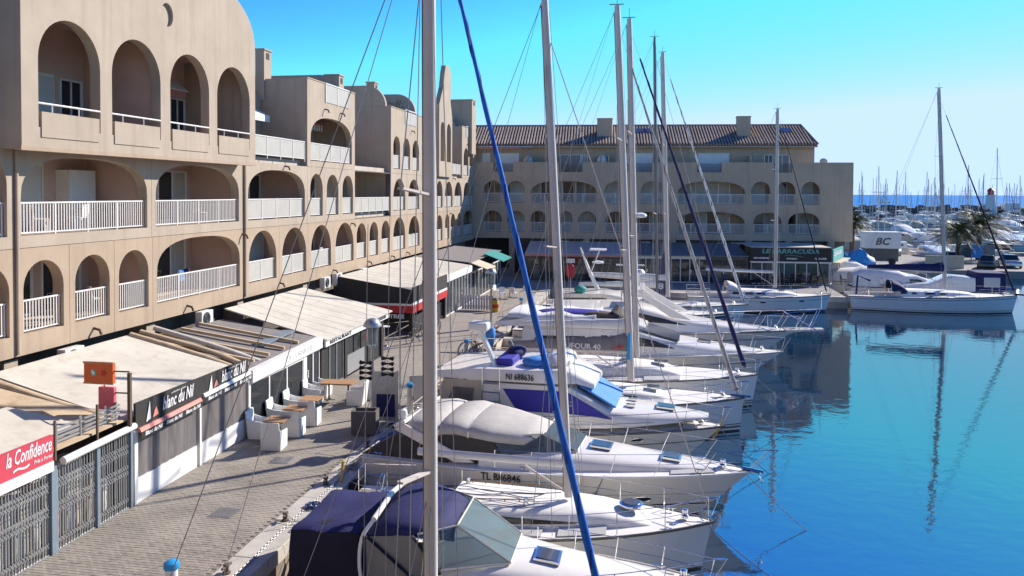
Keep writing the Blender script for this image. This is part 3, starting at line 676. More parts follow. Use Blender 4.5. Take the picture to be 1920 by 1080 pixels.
# satellite dish on the terrace
b = MB(); b.ellip(PF(UF(1547), 11.45, .8), .38, .12, .3); b.tube([PF(UF(1547), 11.3, .8), PF(UF(1547), 10, .8)], .03); b.build('satellite_dish', 'grey_cloth', FB, smooth=50)
# ground floor behind the shop fronts
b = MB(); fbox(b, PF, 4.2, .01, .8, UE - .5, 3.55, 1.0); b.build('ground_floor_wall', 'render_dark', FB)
for x in (960, 1030, 1100, 1180, 1262, 1405, 1480, 1560):
    u = UF(x); b = MB(); fbox(b, PF, u - .3, .01, .05, u + .3, 3.55, .79); b.build('pillar', 'render_far', FB)
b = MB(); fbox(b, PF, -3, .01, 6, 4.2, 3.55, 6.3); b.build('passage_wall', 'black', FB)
for x0, x1 in ((1060, 1075), (1098, 1112), (1212, 1226), (1355, 1372), (1380, 1392)):
    aircon(tuple(PF(UF(x0, -.2), 2.75, -.1)), 'white air conditioner on the dark wall above the far shops', -math.pi / 2)
# ------------------------------------------------------------------ far shops
def glazed_front(root, P, u0, u1, z0, z1, d, n, frame='white_paint', glass='glass_pane', sill=.0, door=()):
    w = .07; m = MB()
    fbox(m, P, u0, z1 - w, d - .05, u1, z1, d + .05); m.build('head_rail', frame, root)
    m = MB(); fbox(m, P, u0, z0, d - .05, u1, z0 + w + sill, d + .05); m.build('sill', frame, root)
    for i in range(n + 1):
        u = u0 + (u1 - u0) * i / n; a = max(u0, u - w / 2); b2 = min(u1, u + w / 2)
        m = MB(); fbox(m, P, a, z0 + w + sill + .001, d - .045, b2, z1 - w - .001, d + .045); m.build('mullion', frame, root)
    for i in range(n):
        a = u0 + (u1 - u0) * i / n + w / 2; b2 = u0 + (u1 - u0) * (i + 1) / n - w / 2
        m = MB(); fbox(m, P, a + .002, z0 + w + sill + .002, d - .01, b2 - .002, z1 - w - .002, d + .01); g = m.build('pane', glass, root)
        if i in door: m = MB(); fbox(m, P, a + .05, z0 + .9, d - .09, a + .09, z0 + 1.2, d - .011); m.build('handle', 'steel', g)
SD = -6.5
us = lambda x: UF(x, SD)
def far_shop(x0, x1, label, roof, frame, n, roof_z=(3.3, 2.55), glass='glass_pane', zt=2.25, d=SD):
    t = wthing('shop_front', label, 'shop front', tuple(PF(us(x0), 0, d)))
    a, c = us(x0), us(x1)
    glazed_front(t, PF, a, c, .02, zt, d, n, frame, glass, door=(n // 2,))
    m = MB(); m.hexa([PF(a, roof_z[1] - .06, d - .5), PF(c, roof_z[1] - .06, d - .5), PF(c, roof_z[1], d - .5), PF(a, roof_z[1], d - .5)], [PF(a, roof_z[0] - .06, -.1), PF(c, roof_z[0] - .06, -.1), PF(c, roof_z[0], -.1), PF(a, roof_z[0], -.1)]); m.build('roof', roof, t)
    m = MB(); fbox(m, PF, a, zt + .004, d - .04, c, roof_z[1] - .1, d + .04); m.build('fascia', frame, t)
    m = MB(); fbox(m, PF, a + .05, .02, d + 3.5, c - .05, zt, d + 3.6); m.build('interior_wall', 'interior_warm', t)
    for k in range(5):
        u = a + (c - a) * (k + .5) / 5; m = MB(); fbox(m, PF, u - .3, .02, d + 1.2, u + .3, R2.uniform(.7, 1.5), d + 1.7); m.build('display', R2.choice(['white_paint', 'wood_table', 'brown', 'beige_cloth', 'blue_cloth']), t)
    return t
ta = far_shop(985, 1180, 'shop front with lavender grey canopy behind the trawler masts', 'grey_cloth', 'planter', 7)
m = MB(); fbox(m, PF, us(985), 2.3, SD - .55, us(1180), 2.5, SD - .51); m.build('valance', 'salmon', ta)
far_shop(1182, 1257, 'shop front with grey canopy and white framed glass doors', 'dufour_grey', 'white_paint', 5)
far_shop(1259, 1330, 'pale framed double door shop front with dark sloping canopy', 'dufour_grey', 'white_paint', 4)
far_shop(1331, 1404, 'dark glazed shop front between the double doors and the black restaurant sign', 'dufour_grey', 'planter', 3)
# restaurant with the black sign
BR = wthing('restaurant_front', 'glazed restaurant front under a black sign with turquoise lettering', 'restaurant', tuple(PF(us(1408), 0, SD)))
a, c = us(1409), us(1556)
glazed_front(BR, PF, a, c, .02, 2.0, SD, 7, 'white_paint', door=(6,))
m = MB(); fbox(m, PF, a - .1, 2.1, SD - .35, c + .1, 3.35, SD - .2); sg = m.build('sign_board', 'charcoal', BR)
m = MB(); fbox(m, PF, a - .1, 2.004, SD - .4, c + .1, 2.098, SD + .1); m.build('light_strip', 'white_paint', BR)
m = MB(); fbox(m, PF, a - .1, 3.354, SD - .36, c + .1, 3.42, -.1); m.build('roof', 'awning_white', BR)
text('LE BARRACUDA', .52, 'turq_print', PF(us(1428), 2.85, SD - .355), fd, (0, 0, 1), sg, width=us(1535) - us(1428), bold=.012, shear=.15)
text('BRASSERIE', .2, 'white_print', PF(us(1413), 2.33, SD - .355), fd, (0, 0, 1), sg, width=us(1441) - us(1413), bold=.008)
text('CAVEAU', .2, 'white_print', PF(us(1474), 2.3, SD - .355), fd, (0, 0, 1), sg, width=us(1494) - us(1474), bold=.008)
text('GLACIER', .2, 'white_print', PF(us(1527), 2.33, SD - .355), fd, (0, 0, 1), sg, width=us(1550) - us(1527), bold=.008)
MB().tube([PF(us(1470), 2.62, SD - .36), PF(us(1485), 2.7, SD - .36), PF(us(1505), 2.52, SD - .36)], .02, 5).build('swash', 'turq_print', sg)
m = MB(); fbox(m, PF, a + .05, .02, SD + 3.4, c - .05, 2.0, SD + 3.6); m.build('interior_wall', 'interior_warm', BR)
# side return facing the pier
E0 = PF(us(1557), 0, SD); E1 = E0 + Vector((2.4, 6.5, 0)); ed = (E1 - E0).normalized(); en = Vector((-ed.y, ed.x, 0))
PE = lambda u, z, d: E0 + ed * u + en * d + Vector((0, 0, z))
m = MB(); fbox(m, PE, .1, 2.1, -.3, 6.5, 3.2, -.15); sg = m.build('side_sign', 'turq_print', BR)
text('LE BARRACUDA', .5, 'white_print', PE(.4, 2.6, -.31), ed, (0, 0, 1), sg, width=4.8, bold=.012)
m = MB(); fbox(m, PE, 0, 1.98, -.9, 6.6, 2.06, .1); m.build('side_canopy', 'beige_cloth', BR)
glazed_front(BR, PE, .1, 6.4, .02, 1.97, 0, 6)
# café chairs and tables outside the far restaurant, far shops
def cafe_table(loc, label, group):
    t = thing('cafe_table', label, 'table', loc, RND.uniform(0, 3), group)
    MB().lathe([(.35, .7), (.35, .73)], n=12).build('table_top', 'brown', t); MB().tube([(0, 0, 0), (0, 0, .7)], .035).build('pedestal', 'black', t); MB().lathe([(.22, 0), (.2, .03)], n=10).build('base', 'black', t); return t
def cafe_chair(loc, rz, label, group, m='black'):
    t = thing('cafe_chair', label, 'chair', loc, rz, group)
    MB().box(-.22, -.22, .43, .22, .22, .47).build('seat', m, t); MB().hexa([(-.22, .2, .47), (.22, .2, .47), (.22, .24, .47), (-.22, .24, .47)], [(-.22, .26, .88), (.22, .26, .88), (.22, .3, .88), (-.22, .3, .88)]).build('backrest', m, t)
    for sx in (-.19, .19):
        for sy in (-.19, .2): MB().tube([(sx, sy, 0), (sx, sy, .43)], .018, 5).build('leg', m, t)
    return t
ct0 = None
for i in range(9):
    p = PF(us(1414 + i * 16), 0, SD - 1.2 - (i % 2) * .6) if i < 7 else PE(1.5 + (i - 7) * 2.5, 0, -1.6)
    lab = 'small round brown table outside the restaurant with the black sign'
    if ct0 is None: ct0 = cafe_table(p, lab, 'terrace tables at the far restaurant')
    else: o = copy_tree(ct0); o.location = p
cc0 = None
for i in range(18):
    p = (PF(us(1414 + (i // 2) * 16), 0, SD - 1.2 - ((i // 2) % 2) * .6) if i < 14 else PE(1.5 + ((i - 14) // 2) * 2.5, 0, -1.6)) + Vector((.6 if i % 2 else -.6, .1, 0))
    rz = -math.pi / 2 if i % 2 else math.pi / 2
    if cc0 is None: cc0 = cafe_chair(p, rz, 'black terrace chair outside the restaurant with the black sign', 'terrace chairs at the far restaurant')
    else: o = copy_tree(cc0); o.location = p; o.rotation_euler.z = rz
# ================================================================== SHOPS ALONG THE QUAY
SX = -13.2
PS = lambda u, z, d: (SX - d, u, z)
def roof_sheet(root, pts, m, th=.05, name='roof', sag_=0, nu=8, nv=5):
    """four corners (front-left, front-right, back-right, back-left), slightly sagging sheet"""
    a, b_, c_, d_ = [Vector(p) for p in pts]; me = MB(); top = []
    for j in range(nv + 1):
        r_ = []
        for i in range(nu + 1):
            p = a.lerp(b_, i / nu).lerp(d_.lerp(c_, i / nu), j / nv)
            p.z -= sag_ * (math.sin(math.pi * i / nu) * math.sin(math.pi * j / nv)) - RND.uniform(-.006, .006); r_.append(p)
        top.append(r_)
    vs = [p for r_ in top for p in r_] + [p - Vector((0, 0, th)) for r_ in top for p in r_]; n = (nu + 1) * (nv + 1); fs = []
    ix = lambda i, j: j * (nu + 1) + i
    for j in range(nv):
        for i in range(nu):
            q = (ix(i, j), ix(i + 1, j), ix(i + 1, j + 1), ix(i, j + 1)); fs.append(q); fs.append(tuple(n + k for k in q[::-1]))
    for i in range(nu): fs.append((ix(i, 0), n + ix(i, 0), n + ix(i + 1, 0), ix(i + 1, 0))); fs.append((ix(i, nv), ix(i + 1, nv), n + ix(i + 1, nv), n + ix(i, nv)))
    for j in range(nv): fs.append((ix(0, j), ix(0, j + 1), n + ix(0, j + 1), n + ix(0, j))); fs.append((ix(nu, j), n + ix(nu, j), n + ix(nu, j + 1), ix(nu, j + 1)))
    me.add(vs, fs); o = me.build(name, m, root, smooth=30)
    if name == 'roof' and m == 'awning_white' and 'awning' in root['label'] and 'black' in root['label']:            # seams and rafters showing through the cloth
        for i in range(1, nu): MB().tube([q[i] + Vector((0, 0, .002)) for q in top], .005, 4).build('seam', m, o)
    return o
UY = (0, 1, 0); UZ = (0, 0, 1)
# --- shop 1: red sign, folding grilles
S1 = wthing('shop_front', 'shop closed by folding metal grilles under a red sign', 'shop front', (SX, 15.7, 0))
m = MB(); fbox(m, PS, 12.4, 2.16, -.1, 15.72, 2.74, -.02); sg = m.build('sign_board', 'pink_sign', S1)
m = MB(); fbox(m, PS, 12.4, 1.93, -.12, 15.72, 2.155, .05); m.build('fascia', 'white_paint', S1)
text('la Confidence', .44, 'white_print', PS(14.38, 2.42, -.105), UY, UZ, sg, width=1.28, shear=.25, bold=.004)
text('Prêt à Porter', .12, 'white_print', PS(15.15, 2.26, -.105), UY, UZ, sg, width=.55, shear=.1)
text('~', .5, 'white_print', PS(14.55, 2.16, -.105), UY, UZ, sg, width=.45)
for u0, u1, z in ((12.6, 15.66, 1.9), (15.95, 17.2, 1.95), (17.3, 18.45, 1.98)):
    m = MB(); fbox(m, PS, u0, z, -.04, u1, z + .06, .04); g = m.build('folding_grille', 'galv', S1)
    m = MB(); fbox(m, PS, u0, .02, -.03, u1, .05, .03); m.build('floor_track', 'galv', g)
    n = int((u1 - u0) / .085); me_s = None
    for i in range(n + 1):
        u = u0 + (u1 - u0) * i / n
        if me_s is None:
            o = MB().box(-.012, -.011, .05, .012, .011, z - .001).build('slat', 'galv', g, off=(0, 0, 0)); me_s = o.data
        else: o = bpy.data.objects.new('slat', me_s); COL.objects.link(o); o.parent = g
        o.location = Vector(PS(u, 0, RND.uniform(-.012, .012))) - Vector(OFF[S1.name])
    m = MB()
    for zz in (.25, .95, 1.1, 1.5, 1.63):
        for i in range(n):
            a_ = u0 + (u1 - u0) * i / n; b_ = u0 + (u1 - u0) * (i + 1) / n
            m.bar(PS(a_, zz - .06, -.018), PS(b_, zz + .06, -.018), .006, .018); m.bar(PS(a_, zz + .06, -.022), PS(b_, zz - .06, -.022), .006, .018)
    m.build('lattice', 'galv', g, kind='stuff')
for u in (15.8, 17.25, 18.52):
    m = MB(); fbox(m, PS, u - .09 if u < 16 else u - .045, 0.02, -.07, u + .09 if u < 16 else u + .045, 2.0, .07); m.build('post', 'blue_steel', S1)
m = MB(); m.tube([PS(16.0, 2.06, -.12), PS(18.55, 2.12, -.12)], .09, 10); m.build('awning_cassette', 'white_paint', S1, smooth=40)
m = MB()
for k in range(7): fbox(m, PS, 13.2 + k * .75, .02, .5 + .1 * (k % 2), 13.75 + k * .75, RND.uniform(.9, 1.7), 1.1)
m.build('clothes_rack', 'grey_cloth', S1)
m = MB(); fbox(m, PS, 12.4, .02, 2.4, 18.5, 1.9, 2.5); m.build('interior_wall', 'render_pink', S1)
for k, col in enumerate(('white_cloth', 'beige_cloth', 'white_cloth', 'grey_cloth', 'white_cloth', 'white_cloth', 'salmon', 'white_cloth', 'beige_cloth', 'white_cloth')):
    u = 13.0 + k * .55; secs = []
    for j in range(6): secs.append([(SX - .35 - .05 * math.sin(q), u + (.09 + .05 * j / 5) * math.cos(q) + .01 * math.sin(j * 2), .1 + j * .16) for q in [i * math.pi / 4 for i in range(8)]])
    MB().loft(secs[::-1]).build('hanging_cloth', col, S1, smooth=60)
roof_sheet(S1, [PS(12, 2.3, .1), PS(18.6, 2.3, .1), PS(18.2, 3.25, 4.3), PS(12, 3.25, 4.3)], 'awning_tan', sag_=.05)
roof_sheet(S1, [PS(13, 2.42, .6), PS(17.6, 2.40, .6), PS(17.2, 2.85, 2.4), PS(13, 2.85, 2.4)], 'awning_white', sag_=.03)
m = MB()
for k in range(5): m.bar(PS(16.15 + k * .02, 2.3 + .1 * k, .25), PS(18.4, 2.3 + .1 * k, .2), .03, .05)
for u in (16.2, 17, 17.9, 18.3): m.bar(PS(u, 2.2, .22), PS(u, 2.8, .22), .04, .04)
m.build('roof_ladder_rack', 'galv', S1)
for u in (15.9, 17.3): m = MB(); m.bar(PS(u, 2.1, 0), PS(u, 3.0, 0), .045, .045); m.build('roof_post', 'brown', S1)
# hanging signs on a post
HS = wthing('hanging_sign', 'orange and pink hanging sign boxes on a dark post above the grilles', 'sign', PS(18.35, 2.1, 0))
m = MB(); m.bar(PS(18.32, 2.1, -.15), PS(18.32, 3.55, -.15), .08, .08); m.bar(PS(18.32, 3.38, -.15), PS(18.3, 3.38, .75 - .9), .03, .03); m.build('post', 'brown', HS)
DX = (1, 0, 0)
def sbox(u, z0, z1, x0, x1, mm, nm):
    return MB().box(x0, u - .06, z0, x1, u + .06, z1).build(nm, mm, HS, bevel=.015)
p0 = at_y(160, 700, 18.3).x; p1 = at_y(214, 700, 18.3).x; pz0 = at_y(187, 718, 18.3).z; pz1 = at_y(187, 679, 18.3).z
o1 = sbox(18.3, pz0, pz1, p0, p1, 'orange_sign', 'sign_box'); q0 = at_y(187, 740, 18.3).x; q1 = at_y(216, 740, 18.3).x
o2 = sbox(18.3, at_y(200, 767, 18.3).z, at_y(200, 725, 18.3).z, q0, q1, 'rose_sign', 'sign_box')
MB().box(p0 - .02, 18.235, pz1 - .03, p1 + .02, 18.239, pz1 + .02).box(p0 - .02, 18.235, pz0 - .02, p1 + .02, 18.239, pz0 + .02).build('sign_rim', 'wood_table', o1)
m = MB(); cx_ = (p0 + p1) / 2; cz_ = (pz0 + pz1) / 2
m.ellip((cx_ - .13, 18.238, cz_), .08, .01, .09); m.build('emblem', 'turq_print', o1)
m = MB(); m.ellip((cx_ - .13, 18.234, cz_), .045, .01, .05); m.ellip((cx_ - .16, 18.234, cz_ + .04), .03, .01, .03); m.build('emblem', 'white_print', o1)
m = MB(); m.ellip((cx_ + .16, 18.238, cz_), .07, .01, .06); [m.ellip((cx_ + .16 + .08 * math.cos(q), 18.238, cz_ + .07 * math.sin(q)), .025, .01, .025, 6, 4) for q in (0, 1.2, 2.4, 3.6, 4.8)]; m.build('emblem', 'red', o1)
m = MB(); [m.ellip(((q0 + q1) / 2 + .06 * math.cos(q * 2.3), 18.238, cz_ - .42 + .1 * math.sin(q * 1.7)), .03, .01, .03, 6, 4) for q in range(5)]; m.build('emblem', 'salmon', o2)
MB().tube([(p1, 18.3, cz_ + .05), PS(18.32, cz_ + .05, -.15)], .02).tube([(q1, 18.3, cz_ - .5), PS(18.32, cz_ - .5, -.15)], .02).build('bracket', 'brown', HS)
# --- shop 2: black sign with white sail emblem
S2 = wthing('shop_front', 'shop with black sign, clear plastic sheets and white panels', 'shop front', (SX, 21.6, 0))
TL = Vector(PS(18.62, 2.02, -.12)); TR = Vector(PS(24.5, 2.16, -.12)); upl = Vector((-.02, 0, .66)); upr = Vector((-.02, 0, .5))
sd = (TR - TL).normalized()
MB().hexa([TL, TR, TR + upr, TL + upl], [p + Vector((-.06, 0, 0)) for p in (TL, TR, TR + upr, TL + upl)]).build('sign_board', 'charcoal', S2)
sg = [o for o in S2.children if o.name.startswith('sign_board')][0]
for u in (18.9, 21.95):
    k = (u - 18.62) / 5.9; b0 = TL.lerp(TR, k) + Vector((.012, 0, 0)); h = .66 - .16 * k
    text('blanc du Nil', .5, 'white_print', b0 + sd * .84 + Vector((0, 0, h * .25)), sd, UZ, sg, width=1.5, shear=.3, bold=.006)
    MB().prism([b0 + sd * .12 + Vector((0, 0, .06)), b0 + sd * .32 + Vector((0, 0, .1)), b0 + sd * .28 + Vector((0, 0, h * .9))], (.004, 0, 0)).build('emblem', 'white_print', sg)
    MB().prism([b0 + sd * .4 + Vector((0, 0, .1)), b0 + sd * .66 + Vector((0, 0, .13)), b0 + sd * .56 + Vector((0, 0, h * .55)), b0 + sd * .48 + Vector((0, 0, h * .42))], (.004, 0, 0)).build('emblem', 'salmon', sg)
    text('collection coton', .07, 'white_print', b0 + sd * 1.25 + Vector((0, 0, h * .78)), sd, UZ, sg, width=.7)
for u0, u1, z, col in ((18.72, 21.6, 1.93, 'salmon'), (21.75, 24.55, 2.08, 'white_paint')):
    m = MB(); m.hexa([PS(u0, z - .02, -.2), PS(u1, z + .06, -.2), PS(u1, z + .16, -.16), PS(u0, z + .08, -.16)], [PS(u0, z - .02, -.1), PS(u1, z + .06, -.1), PS(u1, z + .16, -.1), PS(u0, z + .08, -.1)]); cs = m.build('awning_cassette', col, S2)
    m = MB(); m.hexa([PS(u0, z - .2, -.2), PS(u1, z - .12, -.2), PS(u1, z + .055, -.2), PS(u0, z - .025, -.2)], [PS(u0, z - .2, -.185), PS(u1, z - .12, -.185), PS(u1, z + .055, -.185), PS(u0, z - .025, -.185)]); vl = m.build('valance', 'charcoal', S2)
    for k in range(3):
        text('Blanc du Nil', .15, 'white_print', PS(u0 + .15 + k * .93, z - .15 + .08 * (k * .93 / 2.85), -.205), sd, UZ, vl, width=.75, shear=.2, bold=.003)
for u0, u1 in ((18.66, 21.62), (21.72, 24.55)):
    m = MB(); fbox(m, PS, u0 + .12, .02, -.03, u1 - .05, .66, .03); m.build('lower_panel', 'white_paint', S2)
    secs = []
    n = 26
    for i in range(n + 1):
        u = u0 + .12 + (u1 - u0 - .17) * i / n; dd = .012 * math.sin(i * 1.9) + .008 * math.sin(i * 4.1); secs.append([PS(u, .665, dd), PS(u, 1.86, dd * 1.4), PS(u, 1.86, dd * 1.4 + .006), PS(u, .665, dd + .006)])
    MB().loft(secs).build('plastic_sheet', 'pane_plastic', S2, smooth=60)
for u, w in ((18.62, .14), (21.67, .09), (24.6, .1)):
    m = MB(); fbox(m, PS, u, .02, -.07, u + w, 1.95, .07); m.build('post', 'white_paint', S2)
m = MB(); fbox(m, PS, 18.66, 1.87, -.06, 24.6, 1.96, .06); m.build('lintel', 'white_paint', S2)
m = MB(); fbox(m, PS, 18.7, .02, 2.4, 24.6, 1.9, 2.5); m.build('interior_wall', 'interior_warm', S2)
roof_sheet(S2, [PS(18.65, 2.22, .25), PS(24.6, 2.28, .25), PS(24.6, 3.3, 4.25), PS(18.65, 3.25, 4.25)], 'awning_white', sag_=.04)
# rolled folds between the roofs
for u, z, mm in ((18.45, 2.5, 'awning_tan'), (24.75, 2.55, 'awning_tan'), (25.3, 2.6, 'awning_tan'), (26.1, 2.55, 'awning_white')):
    pts = bezier([PS(u, 2.3 if u < 20 else 2.2, .3), PS(u - .1, z + .12, 1.8), PS(u - .25, 3.3, 4.2)], 6)
    MB().tube(pts, .13, 8, flat=.7).build('awning_roll', mm, S2, smooth=60)
# --- shop 3: white glazed terrace
S3 = wthing('restaurant_front', 'white framed glazed restaurant terrace behind the white armchairs', 'restaurant', (SX, 27.6, 0))
glazed_front(S3, PS, 24.75, 28.9, .02, 1.78, 0, 3, 'white_paint')
glazed_front(S3, PS, 29.2, 30.45, .02, 1.86, 0, 2, 'white_paint', door=(0,))
m = MB(); fbox(m, PS, 28.91, .02, -.06, 29.19, 1.9, .06); m.build('pillar', 'white_paint', S3)
m = MB(); m.hexa([PS(24.72, 1.79, -.16), PS(30.5, 1.88, -.16), PS(30.5, 2.32, -.16), PS(24.72, 2.2, -.16)], [PS(24.72, 1.79, .1), PS(30.5, 1.88, .1), PS(30.5, 2.32, .1), PS(24.72, 2.2, .1)]); m.build('fascia', 'white_paint', S3)
text('LA CORNICHE', .3, 'shutter', PS(27.2, 1.98, -.165), UY, UZ, S3, width=2.3)
roof_sheet(S3, [PS(24.8, 2.2, .12), PS(30.5, 2.3, .12), PS(30.5, 2.9, 4.25), PS(24.8, 2.9, 4.25)], 'dufour_grey', sag_=.02)
for u in (25.5, 26.6, 27.8, 29.0):
    m = MB(); m.bar(PS(u, 2.36, .2), PS(u - .3, 3.0, 4.2), .12, .1); m.build('roof_rib', 'awning_tan', S3)
m = MB(); m.bar(PS(27.6, 2.45, 1.2), PS(30.3, 2.55, 1.2), .5, .06); m.build('roof_panel', 'blue_steel', S3)
m = MB(); fbox(m, PS, 24.8, .02, 3.4, 30.4, 2.1, 3.5); m.build('interior_wall', 'interior_warm', S3)
for k in range(4):
    u = 25.3 + k * 1.1; m = MB(); fbox(m, PS, u, .02, 1.0, u + .7, .75, 1.6); m.build('dining_table', 'white_paint' if k % 2 else 'wood_table', S3)
# --- shop 4: white sloped awning roof, RESTAURANT fascia
S4 = wthing('restaurant_front', 'restaurant under a broad cream awning with black lettered fascia', 'restaurant', (SX, 34.5, 0))
glazed_front(S4, PS, 30.75, 33.0, .02, 1.85, 0, 3, 'galv')
glazed_front(S4, PS, 33.4, 37.9, .02, 1.85, 0, 5, 'charcoal')
m = MB(); fbox(m, PS, 33.3, .03, -.05, 35.6, .95, -.051 + .1); m.build('lower_panel', 'galv', S4)
for u in (30.66, 33.2, 38.0): m = MB(); fbox(m, PS, u - .14, .02, -.1, u + .14, 1.86, .1); m.build('post', 'charcoal', S4)
m = MB(); fbox(m, PS, 30.62, 1.87, -.25, 38.6, 2.16, -.18); fs = m.build('fascia', 'white_paint', S4)
text('RESTAURANT', .2, 'black', PS(31.0, 1.93, -.255), UY, UZ, fs, width=2.4, bold=.008)
text('BRASSERIE', .2, 'black', PS(36.2, 1.93, -.255), UY, UZ, fs, width=1.9, bold=.008)
roof_sheet(S4, [PS(30.6, 2.18, -.3), PS(38.8, 2.18, -.35), PS(38.2, 3.32, 4.2), PS(30.6, 3.32, 4.2)], 'awning_white', sag_=.06)
m = MB(); fbox(m, PS, 30.8, .02, 3.4, 38.0, 2.0, 3.5); m.build('interior_wall', 'interior_warm', S4)
m = MB(); m.ellip(PS(35.2, 1.55, -.3), .04, .18, .28, 10, 6); m.build('round_sign', 'red', S4, smooth=50)
# --- shop 5: black and red awning
S5 = wthing('restaurant_front', 'open restaurant under a black awning with red and white valance', 'restaurant', (SX, 46, 0))
yq = 43.0; XC = -13.1
m = MB().prism([(-17.7, yq - .06, 1.95), (XC, yq - .06, 1.95), (XC, yq - .06, 2.74), (-17.7, yq - .06, 3.42)], (0, .055, 0)); m.build('side_band', 'awning_black', S5)
m = MB().box(-17.7, yq - .065, 1.83, XC, yq - .005, 1.945); m.build('white_stripe', 'white_paint', S5)
m = MB().box(-17.7, yq - .06, 1.42, XC, yq, 1.825); m.build('red_valance', 'red', S5)
m = MB(); fbox(m, PS, yq + .01, 2.0, -.16, 50.6, 2.85, -.1); m.build('front_band', 'awning_black', S5)
m = MB(); fbox(m, PS, yq + .01, 1.84, -.165, 50.6, 1.995, -.105); m.build('white_stripe', 'white_paint', S5)
m = MB(); fbox(m, PS, yq + .01, 1.4, -.16, 50.6, 1.835, -.1); m.build('red_valance', 'red', S5)
text('ENTREE', .3, 'white_print', (-14.9, yq - .072, 1.12), (1, 0, 0), UZ, S5, width=1.35, bold=.01)
roof_sheet(S5, [PS(yq, 2.7, -.1), PS(50.6, 2.82, -.1), PS(50.6, 3.4, 4.3), PS(yq, 3.4, 4.3)], 'awning_white', sag_=.05)
for u in (yq + .15, 46.8, 50.4): m = MB(); fbox(m, PS, u - .1, .02, -.1, u + .1, 1.4, .1); m.build('post', 'black', S5)
for x in (-17.4, -15.4): m = MB().box(x - .08, yq + .02, .02, x + .08, yq + .18, 1.42); m.build('post', 'black', S5)
m = MB(); fbox(m, PS, yq + 1.2, .02, .1, 50.2, 1.05, .16); m.build('wind_screen', 'glass_pane', S5)
m = MB(); fbox(m, PS, yq, .02, 3.8, 50.6, 2.4, 3.9); m.build('interior_wall', 'interior_warm', S5)
# --- shop 6 and 7
S6 = wthing('restaurant_front', 'white framed terrace past the black and red awning', 'restaurant', (SX, 55, 0))
glazed_front(S6, PS, 50.8, 58.0, .02, 2.3, 0, 8, 'white_paint')
m = MB(); fbox(m, PS, 50.7, 2.31, -.15, 58.1, 2.75, .1); m.build('fascia', 'white_paint', S6)
roof_sheet(S6, [PS(50.7, 2.78, -.1), PS(58.1, 2.78, -.1), PS(58.1, 3.35, 4.3), PS(50.7, 3.35, 4.3)], 'awning_white', sag_=.04)
m = MB(); fbox(m, PS, 50.8, .02, 3.4, 58, 2.2, 3.5); m.build('interior_wall', 'interior_warm', S6)
S7 = wthing('restaurant_front', 'last terrace with yellow and teal folding awnings near the corner', 'restaurant', (SX, 63, 0))
m = MB(); m.hexa([PS(58.4, 2.4, -1.3), PS(61.3, 2.4, -1.3), PS(61.3, 2.46, -1.3), PS(58.4, 2.46, -1.3)], [PS(58.4, 2.9, .1), PS(61.3, 2.9, .1), PS(61.3, 2.96, .1), PS(58.4, 2.96, .1)]); m.build('awning', 'beige_cloth', S7)
m = MB()
for k in range(8): fbox(m, PS, 58.4 + k * .36, 2.15, -1.31, 58.7 + k * .36, 2.4, -1.29)
m.build('awning_valance', 'yellow', S7)
m = MB(); m.hexa([PS(63.4, 2.6, -1.5), PS(67.5, 2.6, -1.5), PS(67.5, 2.66, -1.5), PS(63.4, 2.66, -1.5)], [PS(63.4, 3.2, .1), PS(67.5, 3.2, .1), PS(67.5, 3.26, .1), PS(63.4, 3.26, .1)]); m.build('awning', 'teal_cloth', S7)
glazed_front(S7, PS, 58.4, 70, .02, 2.2, 0, 9, 'white_paint')
roof_sheet(S7, [PS(58.2, 2.98, 0), PS(71, 3.0, 0), PS(71, 3.35, 4.3), PS(58.2, 3.35, 4.3)], 'dufour_grey', sag_=.03)
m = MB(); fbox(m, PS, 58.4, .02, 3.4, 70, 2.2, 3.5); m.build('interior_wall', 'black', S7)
# ================================================================== BOATS  (local: x from stern 0 to bow L, y to port, z up from the waterline)
def sm(t): t = max(0, min(1, t)); return t * t * (3 - 2 * t)
class Hull:
    def __init__(s, L, B, fs, fb, rake, motor=False, aft=.0, transom=.8, full=2.2):
        s.L, s.B, s.fs, s.fb, s.rake, s.motor, s.aft, s.tr, s.full = L, B, fs, fb, rake, motor, aft, transom, full
    def hb(s, t):
        k = .42
        if t < k: return s.B / 2 * (s.tr + (1 - s.tr) * sm(t / k) ** .8)
        q = (t - k) / (1 - k); return max(.02, s.B / 2 * (1 - q ** s.full) ** (.85 if s.motor else .9))
    def sh(s, t): return s.fs + (s.fb - s.fs) * t ** 1.7
    def xs(s, t, z): return t * (s.L - s.rake) + t ** 3 * s.rake * max(0, z) / s.fb - (1 - t) ** 6 * s.aft * (max(0, z) / s.fs)
    def pt(s, t, side=-1, inset=0, dz=0):
        z = s.sh(t); return Vector((s.xs(t, z) - inset * (t > .97), side * max(0, s.hb(t) - inset), z + dz))
    def tx(s, x):   # t for a deck x
        lo, hi = 0, 1
        for _ in range(24):
            m = (lo + hi) / 2
            if s.xs(m, s.sh(m)) < x: lo = m
            else: hi = m
        return lo
    def side(s, t, f, side=-1, out=.0):
        b = s.hb(t); z = s.sh(t); zz = z * f
        wl = b * ((.95 - .55 * t ** 3) if s.motor else (.94 - .22 * t ** 3))
        q = f ** (1.5 if s.motor and t > .4 else 1.0) if s.motor else f ** .75
        y = wl + (b - wl) * q
        return Vector((s.xs(t, zz), side * (y + out), zz))
TS = [0, .05, .12, .2, .3, .4, .5, .6, .7, .78, .85, .9, .94, .97, .99, 1.0]
FS = [1, .92, .8, .6, .4, .2, .06, 0]
